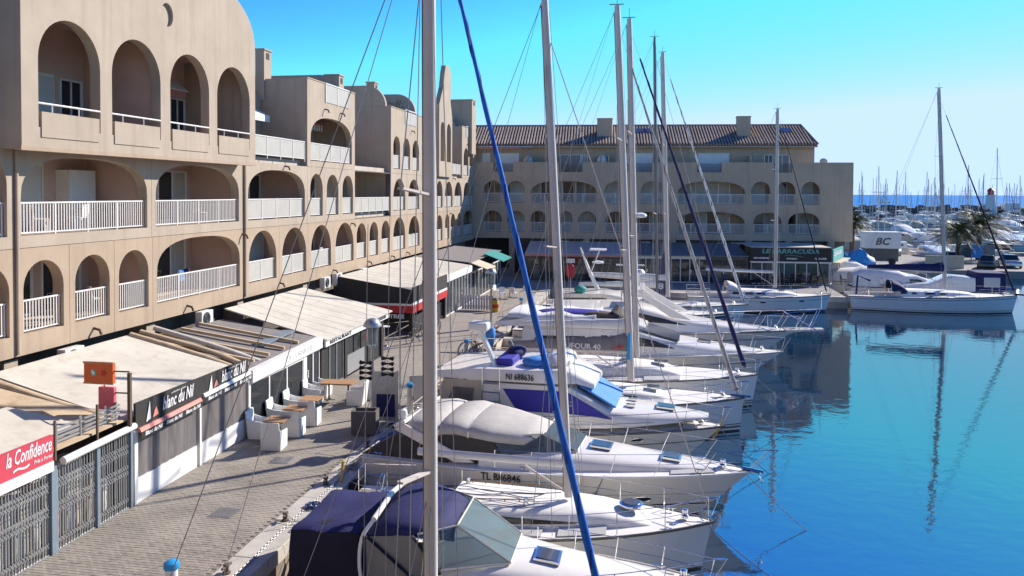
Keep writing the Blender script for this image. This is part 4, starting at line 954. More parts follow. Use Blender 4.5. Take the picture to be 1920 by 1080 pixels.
def make_hull(root, H, m='gelcoat', stripes=(), rub=True, portholes=(), rubm='planter'):
    secs = []
    for t in TS:
        q = [H.side(t, f, -1) for f in FS]; b = q[-1]
        q += [Vector((b.x, b.y * .75, -.3)), Vector((b.x, 0, -.45 * (1 - t ** 4) - .02))]
        q += [Vector((p.x, -p.y, p.z)) for p in q[-2::-1]]
        secs.append(q)
    h = MB().loft(secs, closed=False).build('hull', m, root, smooth=45)
    if rub:
        MB().tube([H.pt(t, -1, -.015, -.03) for t in TS] + [H.pt(t, 1, -.015, -.03) for t in TS[::-1][1:]], .035, 6).build('rubbing_strake', rubm, h, smooth=60)
    for f0, f1, mm in tuple(stripes) + ((0.0, .045, 'slime'),):
        for sd in (-1, 1):
            a = [H.side(t, f0, sd, .006) for t in TS]; b = [H.side(t, f1, sd, .006) for t in TS]; k = MB()
            n = len(a); k.add(a + b + [p - Vector((0, sd * .01, 0)) for p in a + b], [(i, i + 1, n + i + 1, n + i) for i in range(n - 1)] + [(2 * n + i, 3 * n + i, 3 * n + i + 1, 2 * n + i + 1) for i in range(n - 1)])
            k.build('hull_stripe', mm, h)
    for x, f, rx, rz in portholes:
        t = H.tx(x)
        for sd in (-1, 1):
            c = H.side(t, f, sd, .0); c2 = H.side(t + .03, f, sd, 0); d = (c2 - c).normalized(); u = (H.side(t, f + .1, sd, 0) - c).normalized(); nrm = d.cross(u) * -sd; nrm.normalize()
            if nrm.y * sd < 0: nrm = -nrm
            ring = [c + d * rx * math.copysign(abs(math.cos(q)) ** .7, math.cos(q)) + u * rz * math.copysign(abs(math.sin(q)) ** .7, math.sin(q)) for q in [i * math.pi / 8 for i in range(16)]]
            MB().tube([p + nrm * .01 for p in ring], .014, 5, closed=True).build('porthole_rim', 'steel', h, smooth=60)
            MB().prism([p + nrm * .002 for p in ring], nrm * .008).build('porthole', 'glass_dark', h)
    return h
def make_deck(root, H, tc=.25, cw=.72, sole=-.5, m='deck_white', side=.3, solem='teak', camber=.06):
    ts = sorted(set(TS + [tc - .0005, tc + .0005])); secs = []
    for t in ts:
        b = H.hb(t) - .01; z = H.sh(t) - .02; x = H.xs(t, z)
        if t < tc:
            i = max(.1, b * cw - .0); secs.append([Vector((x, -b, z)), Vector((x, -i, z + .03)), Vector((x, -i + .02, z + sole)), Vector((x, i - .02, z + sole)), Vector((x, i, z + .03)), Vector((x, b, z))])
        else:
            k = min(1, b / (H.B / 2)); secs.append([Vector((x, -b, z)), Vector((x, -b * .6, z + camber * k * .7)), Vector((x, -b * .2, z + camber * k)), Vector((x, b * .2, z + camber * k)), Vector((x, b * .6, z + camber * k * .7)), Vector((x, b, z))])
    d = MB().loft(secs, closed=False, caps=False).build('deck', m, root, smooth=30, outward=False)
    # cockpit sole sheet
    q = [t for t in ts if t < tc]; k = MB(); a = []
    for t in q:
        i = (H.hb(t) - .01) * cw - .04; z = H.sh(t) - .02 + sole + .006; a += [(H.xs(t, z + .5), -i, z), (H.xs(t, z + .5), i, z)]
    if len(q) > 1: k.add(a, [(2 * i, 2 * i + 2, 2 * i + 3, 2 * i + 1) for i in range(len(q) - 1)]).build('cockpit_sole', solem, d, outward=False)
    # transom inside wall
    return d
def cab_prof(s):
    """(width share, height share) from the base to the ridge: boxy for saloons, crowned for low foredeck cabins"""
    c = max(0, min(1, (s - .38) / .3))
    A_ = [(1, 0), (1 - .08 * s, .55), (1 - .16 * s, .85), (1 - .3 * s, .97), (.35, 1), (0, 1.01)]
    B_ = [(1, 0), (.97, .36), (.89, .62), (.7, .84), (.38, .965), (0, 1.01)]
    return [(a[0] * (1 - c) + b[0] * c, a[1] * (1 - c) + b[1] * c) for a, b in zip(A_, B_)]
def cabin_secs(st):
    """stations (x, half width, base z, top z, shoulder 0..1)"""
    out = []
    for x, w, zb, zt, s in st:
        q = [(-w * y, zb + (zt - zb) * z) for y, z in cab_prof(s)]
        q = q + [(-y, z) for y, z in q[-2::-1]]
        out.append([Vector((x, y, z)) for y, z in q])
    return out
def cab_side(st, x, f, sd=-1, out=.025):
    for i in range(len(st) - 1):
        if st[i][0] <= x <= st[i + 1][0]:
            k = (x - st[i][0]) / max(1e-6, st[i + 1][0] - st[i][0]); _, w, zb, zt, s = [st[i][j] * (1 - k) + st[i + 1][j] * k for j in range(5)]
            pa = cab_prof(st[i][4]); pb = cab_prof(st[i + 1][4]); fr = [(a[1] * (1 - k) + b[1] * k, (a[0] * st[i][1] * (1 - k) + b[0] * st[i + 1][1] * k)) for a, b in zip(pa, pb)]
            for j in range(5):
                if fr[j][0] <= f <= fr[j + 1][0]:
                    q = (f - fr[j][0]) / (fr[j + 1][0] - fr[j][0]); y = fr[j][1] * (1 - q) + fr[j + 1][1] * q; return Vector((x, sd * (y + out), zb + (zt - zb) * f))
    return Vector((x, sd * st[-1][1], st[-1][2]))
def cab_window(par, st, lo, hi, m='glass_dark', name='window', both=True):
    """lo, hi: lists of (x, fraction) along the bottom and the top edge"""
    for sd in ((-1, 1) if both else (-1,)):
        n = 14; k = MB(); a = []; b = []
        def samp(L, q):
            x0 = L[0][0]; x1 = L[-1][0]; x = x0 + (x1 - x0) * q
            for i in range(len(L) - 1):
                if L[i][0] <= x <= L[i + 1][0] + 1e-9:
                    r = (x - L[i][0]) / max(1e-9, L[i + 1][0] - L[i][0]); return x, L[i][1] * (1 - r) + L[i + 1][1] * r
            return L[-1]
        for i in range(n + 1):
            a.append(cab_side(st, *samp(lo, i / n), sd)); b.append(cab_side(st, *samp(hi, i / n), sd))
        k.add(a + b + [p - Vector((0, sd * .02, 0)) for p in a + b], [(i, i + 1, n + 2 + i, n + 1 + i) for i in range(n)] + [(2 * n + 2 + i, 3 * n + 3 + i, 3 * n + 4 + i, 2 * n + 3 + i) for i in range(n)])
        k.build(name, m, par)
def hatch(par, x, y, z, lx, ly, tilt=0, m='glass_dark'):
    k = MB(); dz = lx / 2 * tilt
    k.hexa([(x - lx / 2, y - ly / 2, z - dz), (x + lx / 2, y - ly / 2, z + dz), (x + lx / 2, y + ly / 2, z + dz), (x - lx / 2, y + ly / 2, z - dz)], [(x - lx / 2, y - ly / 2, z - dz + .05), (x + lx / 2, y - ly / 2, z + dz + .05), (x + lx / 2, y + ly / 2, z + dz + .05), (x - lx / 2, y + ly / 2, z - dz + .05)])
    h = k.build('hatch', 'steel', par); e = .05; k = MB()
    k.hexa([(x - lx / 2 + e, y - ly / 2 + e, z - dz + .052), (x + lx / 2 - e, y - ly / 2 + e, z + dz + .052), (x + lx / 2 - e, y + ly / 2 - e, z + dz + .052), (x - lx / 2 + e, y + ly / 2 - e, z - dz + .052)], [(x - lx / 2 + e, y - ly / 2 + e, z - dz + .06), (x + lx / 2 - e, y - ly / 2 + e, z + dz + .06), (x + lx / 2 - e, y + ly / 2 - e, z + dz + .06), (x - lx / 2 + e, y + ly / 2 - e, z - dz + .06)])
    k.build('hatch_glass', 'glass_sky', h)
def rails(root, H, t0, t1=1.0, h=.6, n=6, bow=.35, mid=True, r=.013, lean=.0, forward=.0, m='steel', name='guard_rail'):
    for sd in (-1, 1):
        ps = [H.pt(t0 + (t1 - t0) * i / n, sd, .08) for i in range(n + 1)]
        k = MB()
        tops = [p + Vector((lean * (i / n) + forward * (i / n) ** 3, sd * .02, h * (.9 + .1 * i / n))) for i, p in enumerate(ps)]
        for p, q in zip(ps[:-1], tops[:-1]): k.tube([p, q], r, 5)
        for i in range(n): 
            k.tube([tops[i], tops[i + 1]], r * .75, 5)
            if mid: k.tube([ps[i].lerp(tops[i], .5), ps[i + 1].lerp(tops[i + 1], .5)], r * .55, 4)
        k.build(name, m, root)
    # bow pulpit
    a = H.pt(t1 - .001, -1, .08); b = H.pt(t1 - .001, 1, .08)
    f = H.pt(1, -1, 0) + Vector((bow * .2 + lean + forward, -H.hb(1), h * 1.02))
    k = MB(); ta = a + Vector((lean + forward, -.02, h)); tb = b + Vector((lean + forward, .02, h))
    k.tube(bezier([ta, Vector((f.x, ta.y * .5, f.z)), Vector((f.x + .08, 0, f.z)), Vector((f.x, tb.y * .5, f.z)), tb], 4), r * 1.15, 6); k.tube([a, ta], r, 5); k.tube([b, tb], r, 5)
    s = H.pt(1, -1, 0); k.tube([Vector((s.x - .05, 0, s.z)), Vector((f.x + .08, 0, f.z))], r, 5)
    k.build('pulpit', m, root)
def rig(root, H, xm, zm, height, boom=None, cover=None, jib=None, mast_r=.085, spreaders=(.36, .68), rake=.03, mastm='alloy', xb=None, zbow=None, cover_h=.32, shroud_y=None, backstay=True, radar=None, frac=1.0, spl=.95, windex=True, jib_r=.07, lines=True):
    top = Vector((xm - rake * height, 0, zm + height)); base = Vector((xm, 0, zm))
    P = lambda f: base.lerp(top, f)
    k = MB(); k.tube([P(0), P(.5), P(.9), P(1)], [mast_r, mast_r, mast_r * .93, mast_r * .8], 10, flat=1.0)
    mst = k.build('mast', mastm, root, smooth=50)
    k = MB(); k.tube([P(.02) + Vector((-mast_r * 1.05, 0, 0)), P(.98) + Vector((-mast_r * .95, 0, 0))], .014, 4); k.build('sail_track', 'alloy_dark', mst)
    t = H.tx(xm - .1); sy = shroud_y or H.hb(t) - .12; cp = H.sh(t)
    for f in spreaders:
        for sd in (-1, 1):
            q = P(f); e = q + Vector((-.18, sd * spl * (1.05 - .3 * f), .08)); k = MB(); k.bar(q, e, .09, .03, (0, 0, 1)); k.build('spreader', mastm if mastm != 'alloy_dark' else 'alloy', mst)
    for sd in (-1, 1):
        k = MB(); pts = [Vector((xm - .25, sd * sy, cp))] + [P(f) + Vector((-.18, sd * spl * (1.05 - .3 * f), .08)) for f in spreaders] + [P(frac * .985)]
        k.tube(pts, .0075, 4); k.build('shroud', 'wire', root)
        k = MB(); k.tube([Vector((xm + .25, sd * sy * .93, cp)), P(spreaders[0] - .01)], .0075, 4); k.build('shroud', 'wire', root)
        k = MB(); k.tube([Vector((xm - .75, sd * sy * .96, cp)), P(spreaders[0] - .01)], .0075, 4); k.build('shroud', 'wire', root)
    if backstay: MB().tube([Vector((.05, 0, H.fs)), P(1)], .0075, 4).build('backstay', 'wire', root)
    xb = xb if xb is not None else H.L - .25; zb = (zbow if zbow is not None else H.fb) + .12
    bw = Vector((xb, 0, zb)); hp = P(frac * .985) + Vector((mast_r, 0, 0))
    if jib:
        col, col2 = jib if isinstance(jib, tuple) else (jib, None)
        d = hp - bw; n = 46; pts = []; rs = []
        for i in range(n + 1):
            f = .014 + .92 * i / n; a = i * 1.1; pts.append(bw + d * f + Vector((0, math.sin(a) * jib_r * .12, math.cos(a) * jib_r * .08))); rs.append(jib_r * (1.15 - .75 * i / n) * (1 + .10 * math.sin(i * 1.7)))
        fs_ = MB().tube(pts, rs, 7).build('furled_jib', col, root, smooth=70)
        if col2:
            k = MB(); sp = []
            for i in range(n * 4 + 1):
                f = .04 + .88 * i / (n * 4); a = i * .55; rr = jib_r * (1.15 - .75 * i / (n * 4)) * 1.02; sp.append(bw + d * f + Vector((math.cos(a) * rr * .5, math.sin(a) * rr, math.cos(a) * rr * .3)))
            k.tube(sp, jib_r * .3, 4); k.build('jib_edge', col2, fs_, smooth=60)
        MB().tube([bw, bw.lerp(hp, .03)], .02, 5).tube([bw, hp], .008, 4).build('forestay', 'wire', root)
        MB().lathe([(.05, 0), (.11, .01), (.06, .03), (.06, .10), (.11, .12), (.05, .13)], (xb - .02, 0, zb + .12), 10).build('furling_drum', 'alloy_dark', root, smooth=40)
    else: MB().tube([bw, hp], .013, 5).build('forestay', 'alloy', root)
    if boom:
        ln, zo, slope = boom; a = Vector((xm - .12, 0, zm + zo)); e = Vector((xm - ln, 0, zm + zo + slope))
        bm_ = MB().tube([a, e], .075, 8, flat=1.35).build('boom', mastm if cover else 'white_paint', root, smooth=50)
        if cover:
            secs = []
            for i in range(15):
                f = i / 14; c = a.lerp(e, f); hgt = cover_h * (1.35 - .75 * f + .6 * max(0, .1 - f) * 4) * (1 + .05 * math.sin(i * 2.1)); w = .13 * (1.2 - .5 * f)
                secs.append([c + Vector((0, w * math.sin(q), .02 + hgt * .5 - hgt * .62 * math.cos(q))) for q in [j * 2 * math.pi / 10 for j in range(10)]])
            MB().loft(secs).build('sail_cover', cover, bm_, smooth=60)
        k = MB(); k.tube([Vector((xm - .1, 0, zm + .12)), a.lerp(e, .3) - Vector((0, 0, .06))], .03, 6); k.build('kicker', 'alloy', root)
        if lines: MB().tube([e, P(.985) + Vector((-mast_r, 0, 0))], .006, 4).tube([e + Vector((.25, 0, -.05)), Vector((e.x + .3, 0, H.fs + .1))], .012, 4).build('topping_lift', 'rope', root)
    for dx, dy in ((.22, -.1), (-.26, -.06), (.3, .12)): MB().tube([Vector((xm + dx * 1.2, dy * 2, zm)), P(.97) + Vector((dx * .3, dy, 0))], .006, 4).build('halyard', 'rope' if dy < 0 else 'wire', mst)
    if boom and cover:
        for q in (.35, .7): MB().tube([Vector((xm - ln * q, -.12, zm + zo + .1)), P(spreaders[-1] - .05)], .005, 4).build('lazy_jack', 'wire', mst)
    if windex: MB().tube([P(1), P(1) + Vector((0, 0, .45))], .01, 4).bar(P(1) + Vector((-.3, 0, .05)), P(1) + Vector((.25, 0, .05)), .04, .03).build('masthead_fittings', 'alloy_dark', mst)
    if radar:
        q = P(radar) + Vector((.3, 0, 0)); MB().lathe([(.05, -.1), (.24, -.07), (.28, 0), (.25, .08), (.1, .13)], q, 14).bar(P(radar), q, .1, .06).build('radar_dome', 'white_paint', mst, smooth=40)
    return mst
def fender(root, x, sd, H, z=.25, m='white_paint'):
    t = H.tx(x); p = H.side(t, .5, sd, .12); p.z = z
    MB().lathe([(.02, -.36), (.08, -.33), (.115, -.22), (.115, .22), (.08, .33), (.03, .37), (.025, .42)], p, 10).tube([p + Vector((0, 0, .4)), H.pt(t, sd, .02, .02)], .01, 4).build('fender', m, root, smooth=50)
def stern_bits(root, H, wheel=True, arch_=False, flag=False):
    k = MB()
    for sd in (-1, 1):
        ps = [H.pt(.16, sd, .08), H.pt(.07, sd, .08), H.pt(0.002, sd, .1), H.pt(.002, sd, H.hb(0) * .45)]
        tp = [p + Vector((0, 0, .62)) for p in ps]; k.tube(tp, .014, 5); k.tube([p + Vector((0, 0, .32)) for p in ps], .01, 4)
        for a, b in zip(ps, tp): k.tube([a, b], .013, 5)
    k.build('pushpit', 'steel', root)
    if wheel:
        x = H.L * .1; c = Vector((x, 0, H.fs + .35)); k = MB(); k.tube([c + Vector((0, .45 * math.cos(q), .45 * math.sin(q))) for q in [i * math.pi / 9 for i in range(18)]], .018, 5, closed=True)
        for q in (0, 1.05, 2.09): k.tube([c + Vector((0, .45 * math.cos(q), .45 * math.sin(q))), c - Vector((0, .45 * math.cos(q), .45 * math.sin(q)))], .01, 4)
        k.tube([c, c + Vector((.25, 0, 0)), Vector((x + .3, 0, H.fs - .5))], .06, 6); k.build('steering_wheel', 'steel', root)
def sprayhood(root, x0, x1, w, z0, h, m='navy', name='sprayhood'):
    secs = []
    for i in range(6):
        f = i / 5; x = x1 + (x0 - x1) * f; hh = h * (math.sin(f * math.pi / 2) ** .6) + .05
        secs.append([Vector((x, w * math.cos(q), z0 + hh * math.sin(q) ** .6 if 0 < q < math.pi else z0)) for q in [math.pi - j * math.pi / 10 for j in range(11)]])
    o = MB().loft(secs, closed=False, caps=False).build(name, m, root, smooth=70, outward=False)
    sd = o.modifiers.new('thick', 'SOLIDIFY'); sd.thickness = .02
    f0 = [Vector((x0 + .0, (w + .01) * math.cos(q), z0 + (h + .06) * max(0, math.sin(q)) ** .6)) for q in [j * math.pi / 10 for j in range(11)]]
    MB().tube(f0, .018, 5).build('hood_frame', 'steel', o)
    return o
def ropes(root, pts, m='rope', r=.012): 
    for p in pts: MB().tube(p, r, 4).build('mooring_rope', m, root)
def place(root, X, Y, rz=0): root.location = (X, Y, WZ); root.rotation_euler = (0, 0, rz)
def coachroof(root, H, x0, x1, w, h0, h1, m='deck_white', wins=((.16, .5), (.55, .85)), hatches=()):
    """low sailboat cabin: tall aft, tapering forward"""
    st = []
    for i in range(9):
        f = i / 8; x = x0 + (x1 - x0) * f; t = H.tx(x); ww = min(w * (1 - .55 * f ** 2.2), H.hb(t) - .22); st.append((x, max(.12, ww), H.sh(t) - .02, H.sh(t) + h0 + (h1 - h0) * f - (h1 + .01) * (f ** 8), .55))
    c = MB().loft(cabin_secs(st)).build('coachroof', m, root, smooth=40)
    for a, b in wins:
        xa = x0 + (x1 - x0) * a; xb = x0 + (x1 - x0) * b; cab_window(c, st, [(xa, .38), (xb, .42)], [(xa + .1, .72), (xb - .15, .7)])
    for f, lx, ly in hatches:
        x = x0 + (x1 - x0) * f; t = H.tx(x); hatch(c, x, 0, H.sh(t) + h0 + (h1 - h0) * f + .01, lx, ly, (h1 - h0) / (x1 - x0))
    return c, st
def fittings(root, H, m='deck_grey', pads=((.5, .62), (.66, .78), (.82, .92)), windlass=True, cleats=(.05, .5, .9), cabin_w=None):
    for t0, t1 in pads:       # non-slip deck pads beside the cabin and on the foredeck
        for sd in (-1, 1):
            q = []
            for t in (t0, (t0 + t1) / 2, t1):
                o_ = H.hb(t) - .12; i_ = max(.06, (cabin_w(t) + .1) if cabin_w else H.hb(t) * .35)
                if i_ > o_ - .08: q = []; break
                z = H.sh(t) + .006; q.append((Vector((H.xs(t, z), sd * o_, z + .0)), Vector((H.xs(t, z), sd * i_, z + .055))))
            if q: MB().add([a for a, b in q] + [b for a, b in q] + [a + Vector((0, 0, .012)) for a, b in q] + [b + Vector((0, 0, .012)) for a, b in q], [(6, 7, 10, 9), (7, 8, 11, 10), (0, 1, 7, 6), (1, 2, 8, 7), (3, 9, 10, 4), (4, 10, 11, 5), (0, 6, 9, 3), (2, 5, 11, 8)]).build('deck_pad', m, root)
    for t in cleats:
        for sd in (-1, 1):
            p = H.pt(t, sd, .14, .03); MB().tube([p + Vector((-.13, 0, .07)), p + Vector((.13, 0, .07))], .018, 6).tube([p + Vector((-.05, 0, 0)), p + Vector((-.05, 0, .07))], .016, 5).tube([p + Vector((.05, 0, 0)), p + Vector((.05, 0, .07))], .016, 5).build('deck_cleat', 'steel', root)
    if windlass:
        p = Vector((H.L * .93, 0, H.sh(.93) + .05)); MB().lathe([(.1, 0), (.1, .06), (.06, .1), (.08, .2), (.03, .22)], p, 10).build('windlass', 'steel', root, smooth=40)
        MB().tube([p + Vector((.08, 0, .05)), Vector((H.L - .05, 0, H.fb + .06))], .018, 5).build('anchor_chain', 'galv', root)
def grab_rails(c, H, x0, x1, w, dz):
    for sd in (-1, 1):
        k = MB(); n = 5; ps = [Vector((x0 + (x1 - x0) * i / n, sd * w * (1 - .18 * i / n), H.sh(H.tx(x0 + (x1 - x0) * i / n)) + dz)) for i in range(n + 1)]
        k.tube([q + Vector((0, 0, .07)) for q in ps], .014, 5)
        for q in ps: k.tube([q, q + Vector((0, 0, .07))], .012, 4)
        k.build('grab_rail', 'teak', c)
def winches(root, pts):
    for x, y, z in pts: MB().lathe([(.075, 0), (.075, .05), (.05, .09), (.055, .15), (.065, .17)], (x, y, z), 10).build('winch', 'steel', root, smooth=40)
def deck_lines(root, pts, z, seed):
    rr = random.Random(seed)
    for x0, x1, y in pts: MB().tube(bezier([(x0 + (x1 - x0) * i / 5, y + rr.uniform(-.12, .12), z + rr.uniform(0, .05)) for i in range(6)], 4), .012, 4).build('deck_line', rr.choice(['rope', 'wire', 'hull_blue']), root)
QS = -7.75     # sterns lie just off the kerb
# ---- A: the sailboat under the camera, only its mast, stays and furled sail reach into view
A = thing('sailboat', 'sailboat with pale mast and bright blue furled jib, hull below the quay view', 'sailboat')
pm_ = at_y(811, 1000, 9.7); HA = Hull(8.9, 2.9, .85, 1.05, .9); place(A, pm_.x - 4.9, 9.7)
make_hull(A, HA, stripes=((.86, .93, 'hull_blue'),)); make_deck(A, HA, .3); coachroof(A, HA, 2.7, 6.6, .85, .45, .25, hatches=((.75, .5, .5),))
rig(A, HA, 4.9, 1.35, 11.6, boom=(3.4, .85, .05), cover='blue_cloth', jib=('blue_cloth', 'blue_dark'), mast_r=.088, spreaders=(.365, .665), rake=.006, xb=7.75, zbow=1.05, jib_r=.056, spl=.75)
rails(A, HA, .3); stern_bits(A, HA, wheel=False)
for px, y0, y1, yb in ((727, 300, 1080, (672, 682, 692, 702)), (686, 420, 1080, (680, 690, 699, 709))):      # flag lines with black chafe tufts
    ya = 9.0; loc = Vector(A.location)
    MB().tube([at_y(px + (y0 - 690) * -.015, y0, ya) - loc, at_y(px, 690, ya) - loc, at_y(px - 4, y1, ya) - loc], .004, 4).build('flag_line', 'wire', A)
    for y_ in yb:
        c_ = at_y(px, y_, ya) - loc; k = MB()
        for s_ in (-1, 1):
            for a_ in (-.5, 0, .5): k.add([c_ + Vector((0, 0, .008)), c_ + Vector((s_ * .09 * math.cos(a_), .02 * a_, .035 * math.sin(a_) + .01)), c_ + Vector((s_ * .07, -.02, .035 * math.sin(a_) - .008)), c_ - Vector((0, 0, .008))], [(0, 1, 2, 3)])
        k.build('chafe_tuft', 'black', A, outward=False)
# ---- B: motor cruiser with navy canopy
B = thing('motor_cruiser', 'white motor cruiser with navy cockpit canopy and dark stern cover', 'motorboat'); HB = Hull(8.7, 2.9, .95, 1.15, 1.2, motor=True, transom=.9); place(B, -7.35, 16.6)
make_hull(B, HB, stripes=((.5, .54, 'hull_blue'),), rubm='grey_cloth', portholes=((4.8, .6, .2, .09), (6.0, .62, .2, .09))); make_deck(B, HB, .42, .8, -.45)
st = [(2.6, 1.3, .95, 1.4, .3), (3.2, 1.3, .97, 1.56, .4), (4.5, 1.12, 1.0, 1.56, .6), (5.6, .9, 1.05, 1.42, .8), (6.8, .6, 1.1, 1.28, .9), (7.9, .2, 1.14, 1.18, 1)]
cb = MB().loft(cabin_secs(st)).build('cabin', 'gelcoat', B, smooth=45); hatch(cb, 5.3, -.1, 1.46, .55, .6, -.12)
# windscreen: broad front pane and two side panes
def pane4(root, q, m='glass_clear', name='windscreen'):
    c = (Vector(q[1]) - Vector(q[0])).cross(Vector(q[2]) - Vector(q[0])).normalized() * .012
    MB().hexa([Vector(p) for p in q], [Vector(p) + c for p in q]).build(name, m, root)
pane4(B, [(4.6, -.7, 1.56), (4.6, .7, 1.56), (3.5, .75, 2.25), (3.5, -.75, 2.25)])
for sd in (-1, 1): pane4(B, [(3.3, sd * 1.3, 1.56), (4.58, sd * .72, 1.56), (3.48, sd * .77, 2.25), (2.8, sd * 1.25, 2.23)])
k = MB()
for sd in (-1, 1): k.tube([(2.8, sd * 1.26, 2.23), (3.5, sd * .76, 2.26), (4.6, sd * .71, 1.56)], .022, 5); k.tube([(3.3, sd * 1.31, 1.56), (4.6, sd * .71, 1.55)], .028, 5)
k.tube([(3.5, -.75, 2.26), (3.5, .75, 2.26)], .022, 5).tube([(4.6, -.71, 1.55), (4.6, .71, 1.55)], .028, 5).build('windscreen_frame', 'alloy', B)
# canopy over the helm
secs = []
for x, z, w in ((1.75, 2.36, 1.28), (2.15, 2.5, 1.28), (2.6, 2.5, 1.25), (3.05, 2.4, 1.1), (3.45, 2.28, .85)):
    secs.append([Vector((x, w * math.cos(q), z - .32 + .32 * math.sin(q) ** .7 if 0 < q < math.pi else z - .32)) for q in [math.pi - j * math.pi / 12 for j in range(13)]])
o = MB().loft(secs, closed=False, caps=False).build('canopy_top', 'navy', B, smooth=60, outward=False); o.modifiers.new('t', 'SOLIDIFY').thickness = .02
for sd in (-1, 1):
    MB().hexa([(1.7, sd * 1.31, 2.12), (2.7, sd * 1.28, 2.2), (3.25, sd * 1.3, 1.5), (1.75, sd * 1.35, 1.15)], [(1.7, sd * 1.30, 2.12), (2.7, sd * 1.27, 2.2), (3.25, sd * 1.29, 1.5), (1.75, sd * 1.34, 1.15)]).build('canopy_window', 'pane_plastic', B)
    MB().bar((1.75, sd * 1.33, 2.15), (2.75, sd * 1.34, 1.35), .02, .12, (0, sd, 0)).bar((1.75, sd * 1.36, 1.15), (1.7, sd * 1.33, 2.15), .02, .1, (0, sd, 0)).bar((2.7, sd * 1.29, 2.2), (3.27, sd * 1.31, 1.5), .02, .08, (0, sd, 0)).bar((1.75, sd * 1.36, 1.14), (3.3, sd * 1.32, 1.5), .02, .05, (0, sd, 0)).build('canopy_seam', 'navy_dark', B)
    MB().tube(bezier([(1.75, sd * 1.36, .96), (1.62, sd * 1.37, 1.5), (1.66, sd * 1.34, 2.1), (1.85, sd * 1.15, 2.42)], 4) , .042, 8, flat=1.0).build('radar_arch', 'gelcoat', B, smooth=50)
MB().tube([(1.85, -1.17, 2.42), (1.85, 0, 2.54), (1.85, 1.17, 2.42)], .06, 8, flat=1).build('radar_arch', 'gelcoat', B, smooth=50)
# dark stern cover, slightly sagging
secs = []
for x, z in ((.02, 2.08), (.35, 2.14), (.8, 2.09), (1.2, 2.14), (1.5, 2.12)):
    secs.append([Vector((x, -1.22, .9)), Vector((x, -1.2, 1.7)), Vector((x, -1.12, z - .06)), Vector((x, -1.0, z)), Vector((x, -.4, z - .07 - .05 * math.sin(x * 5))), Vector((x, .4, z - .07)), Vector((x, 1.0, z)), Vector((x, 1.12, z - .06)), Vector((x, 1.2, 1.7)), Vector((x, 1.22, .9))])
cv = MB().loft(secs).build('stern_cover', 'navy_dark', B, smooth=50)
k = MB(); a = [[q + Vector((0, 0, .008)) for q in s_[2:8]] for s_ in secs]
fine = []
for i in range(len(a) - 1):
    for j in range(3): fine.append([p.lerp(r_, j / 3) + Vector((0, 0, RND.uniform(-.015, .02))) for p, r_ in zip(a[i], a[i + 1])])
fine.append(a[-1]); o = MB().loft(fine, closed=False, caps=False).build('stern_cover_top', 'navy', cv, smooth=50, outward=False)
rails(B, HB, .52, h=.5, n=5, lean=.1); fender(B, 4.2, -1, HB); fender(B, 2.2, -1, HB)
MB().box(-.5, -1.2, .2, 0, 1.2, .28).build('swim_platform', 'deck_white', B)
# ---- C: sailboat with plain alloy mast and bare white boom
C = thing('sailboat', 'white sloop with bare white boom and oval cabin window', 'sailboat'); HC = Hull(9.3, 3.15, .95, 1.18, .25, transom=.85); place(C, -7.75, 19.75)
make_hull(C, HC, portholes=((5.0, .66, .25, .07),)); make_deck(C, HC, .32)
c_, st = coachroof(C, HC, 2.9, 7.9, 1.05, .5, .3, wins=())
cab_window(c_, st, [(3.5, .3), (4.6, .3), (6.3, .36)], [(3.5, .34), (4.3, .62), (6.3, .42)], 'glass_brown')
MB().lathe([(.3, 0), (.3, .05), (.25, .07)], (7.35, 0, 1.42), 16).build('round_hatch', 'steel', c_, smooth=40); MB().lathe([(.24, .0), (.22, .015)], (7.35, 0, 1.49), 16).build('hatch_glass', 'glass_sky', c_)
rig(C, HC, 5.8, 1.52, 12.45, boom=(3.9, .82, .08), jib=None, mast_r=.105, spreaders=(.50,), rake=.055, xb=9.25, frac=.92, spl=.9)
rails(C, HC, .3, h=.55); stern_bits(C, HC); fender(C, 3.5, -1, HC)
for x, y in ((2.9, -.6), (3.1, .6), (4.8, -.5)): MB().lathe([(.07, 0), (.07, .05), (.05, .1), (.06, .16)], (x, y, 1.45), 10).build('winch', 'steel', C, smooth=40)
MB().tube(bezier([(3.0, -.3, 1.55), (3.6, -.5, 1.6), (4.4, -.2, 1.57), (5.2, -.25, 1.62)], 5), .014, 4).tube(bezier([(3.0, -.1, 1.55), (3.8, -.2, 1.62), (4.8, -.4, 1.57), (5.3, -.1, 1.62)], 5), .012, 4).build('deck_line', 'wire', C)
# ---- D: sport cruiser TL B86846 with grey canopy
D = thing('motor_cruiser', 'white sport cruiser with pale grey canopy and black registration on the hull', 'motorboat'); HD = Hull(11.1, 3.5, 1.28, 1.4, 1.5, motor=True, transom=.92); place(D, -8.2, 24.0, -.1)
make_hull(D, HD, stripes=((.26, .29, 'black'), (.52, .54, 'grey_cloth')), rubm='white_paint', portholes=((7.0, .40, .26, .10), (8.6, .42, .26, .10))); make_deck(D, HD, .4, .8, -.6)
tx_ = text('TL B86846', .3, 'black', (3.75, 0, 1.02), (1, 0, 0), (0, 0, 1), D, width=1.15, bold=.004)
for v in tx_.data.vertices:                # lay the letters on the curved topside
    t_ = v.co.x / (HD.L - HD.rake * .6); q_ = HD.side(t_, v.co.z / HD.sh(t_), -1, .035 + (.006 if v.co.y < 0 else 0)); v.co.y = q_.y
st = [(3.6, 1.55, 1.28, 1.5, .3), (4.6, 1.5, 1.3, 1.7, .45), (6.0, 1.3, 1.32, 1.75, .6), (7.6, 1.0, 1.34, 1.65, .8), (9.0, .62, 1.37, 1.53, .9), (10.3, .2, 1.39, 1.43, 1)]
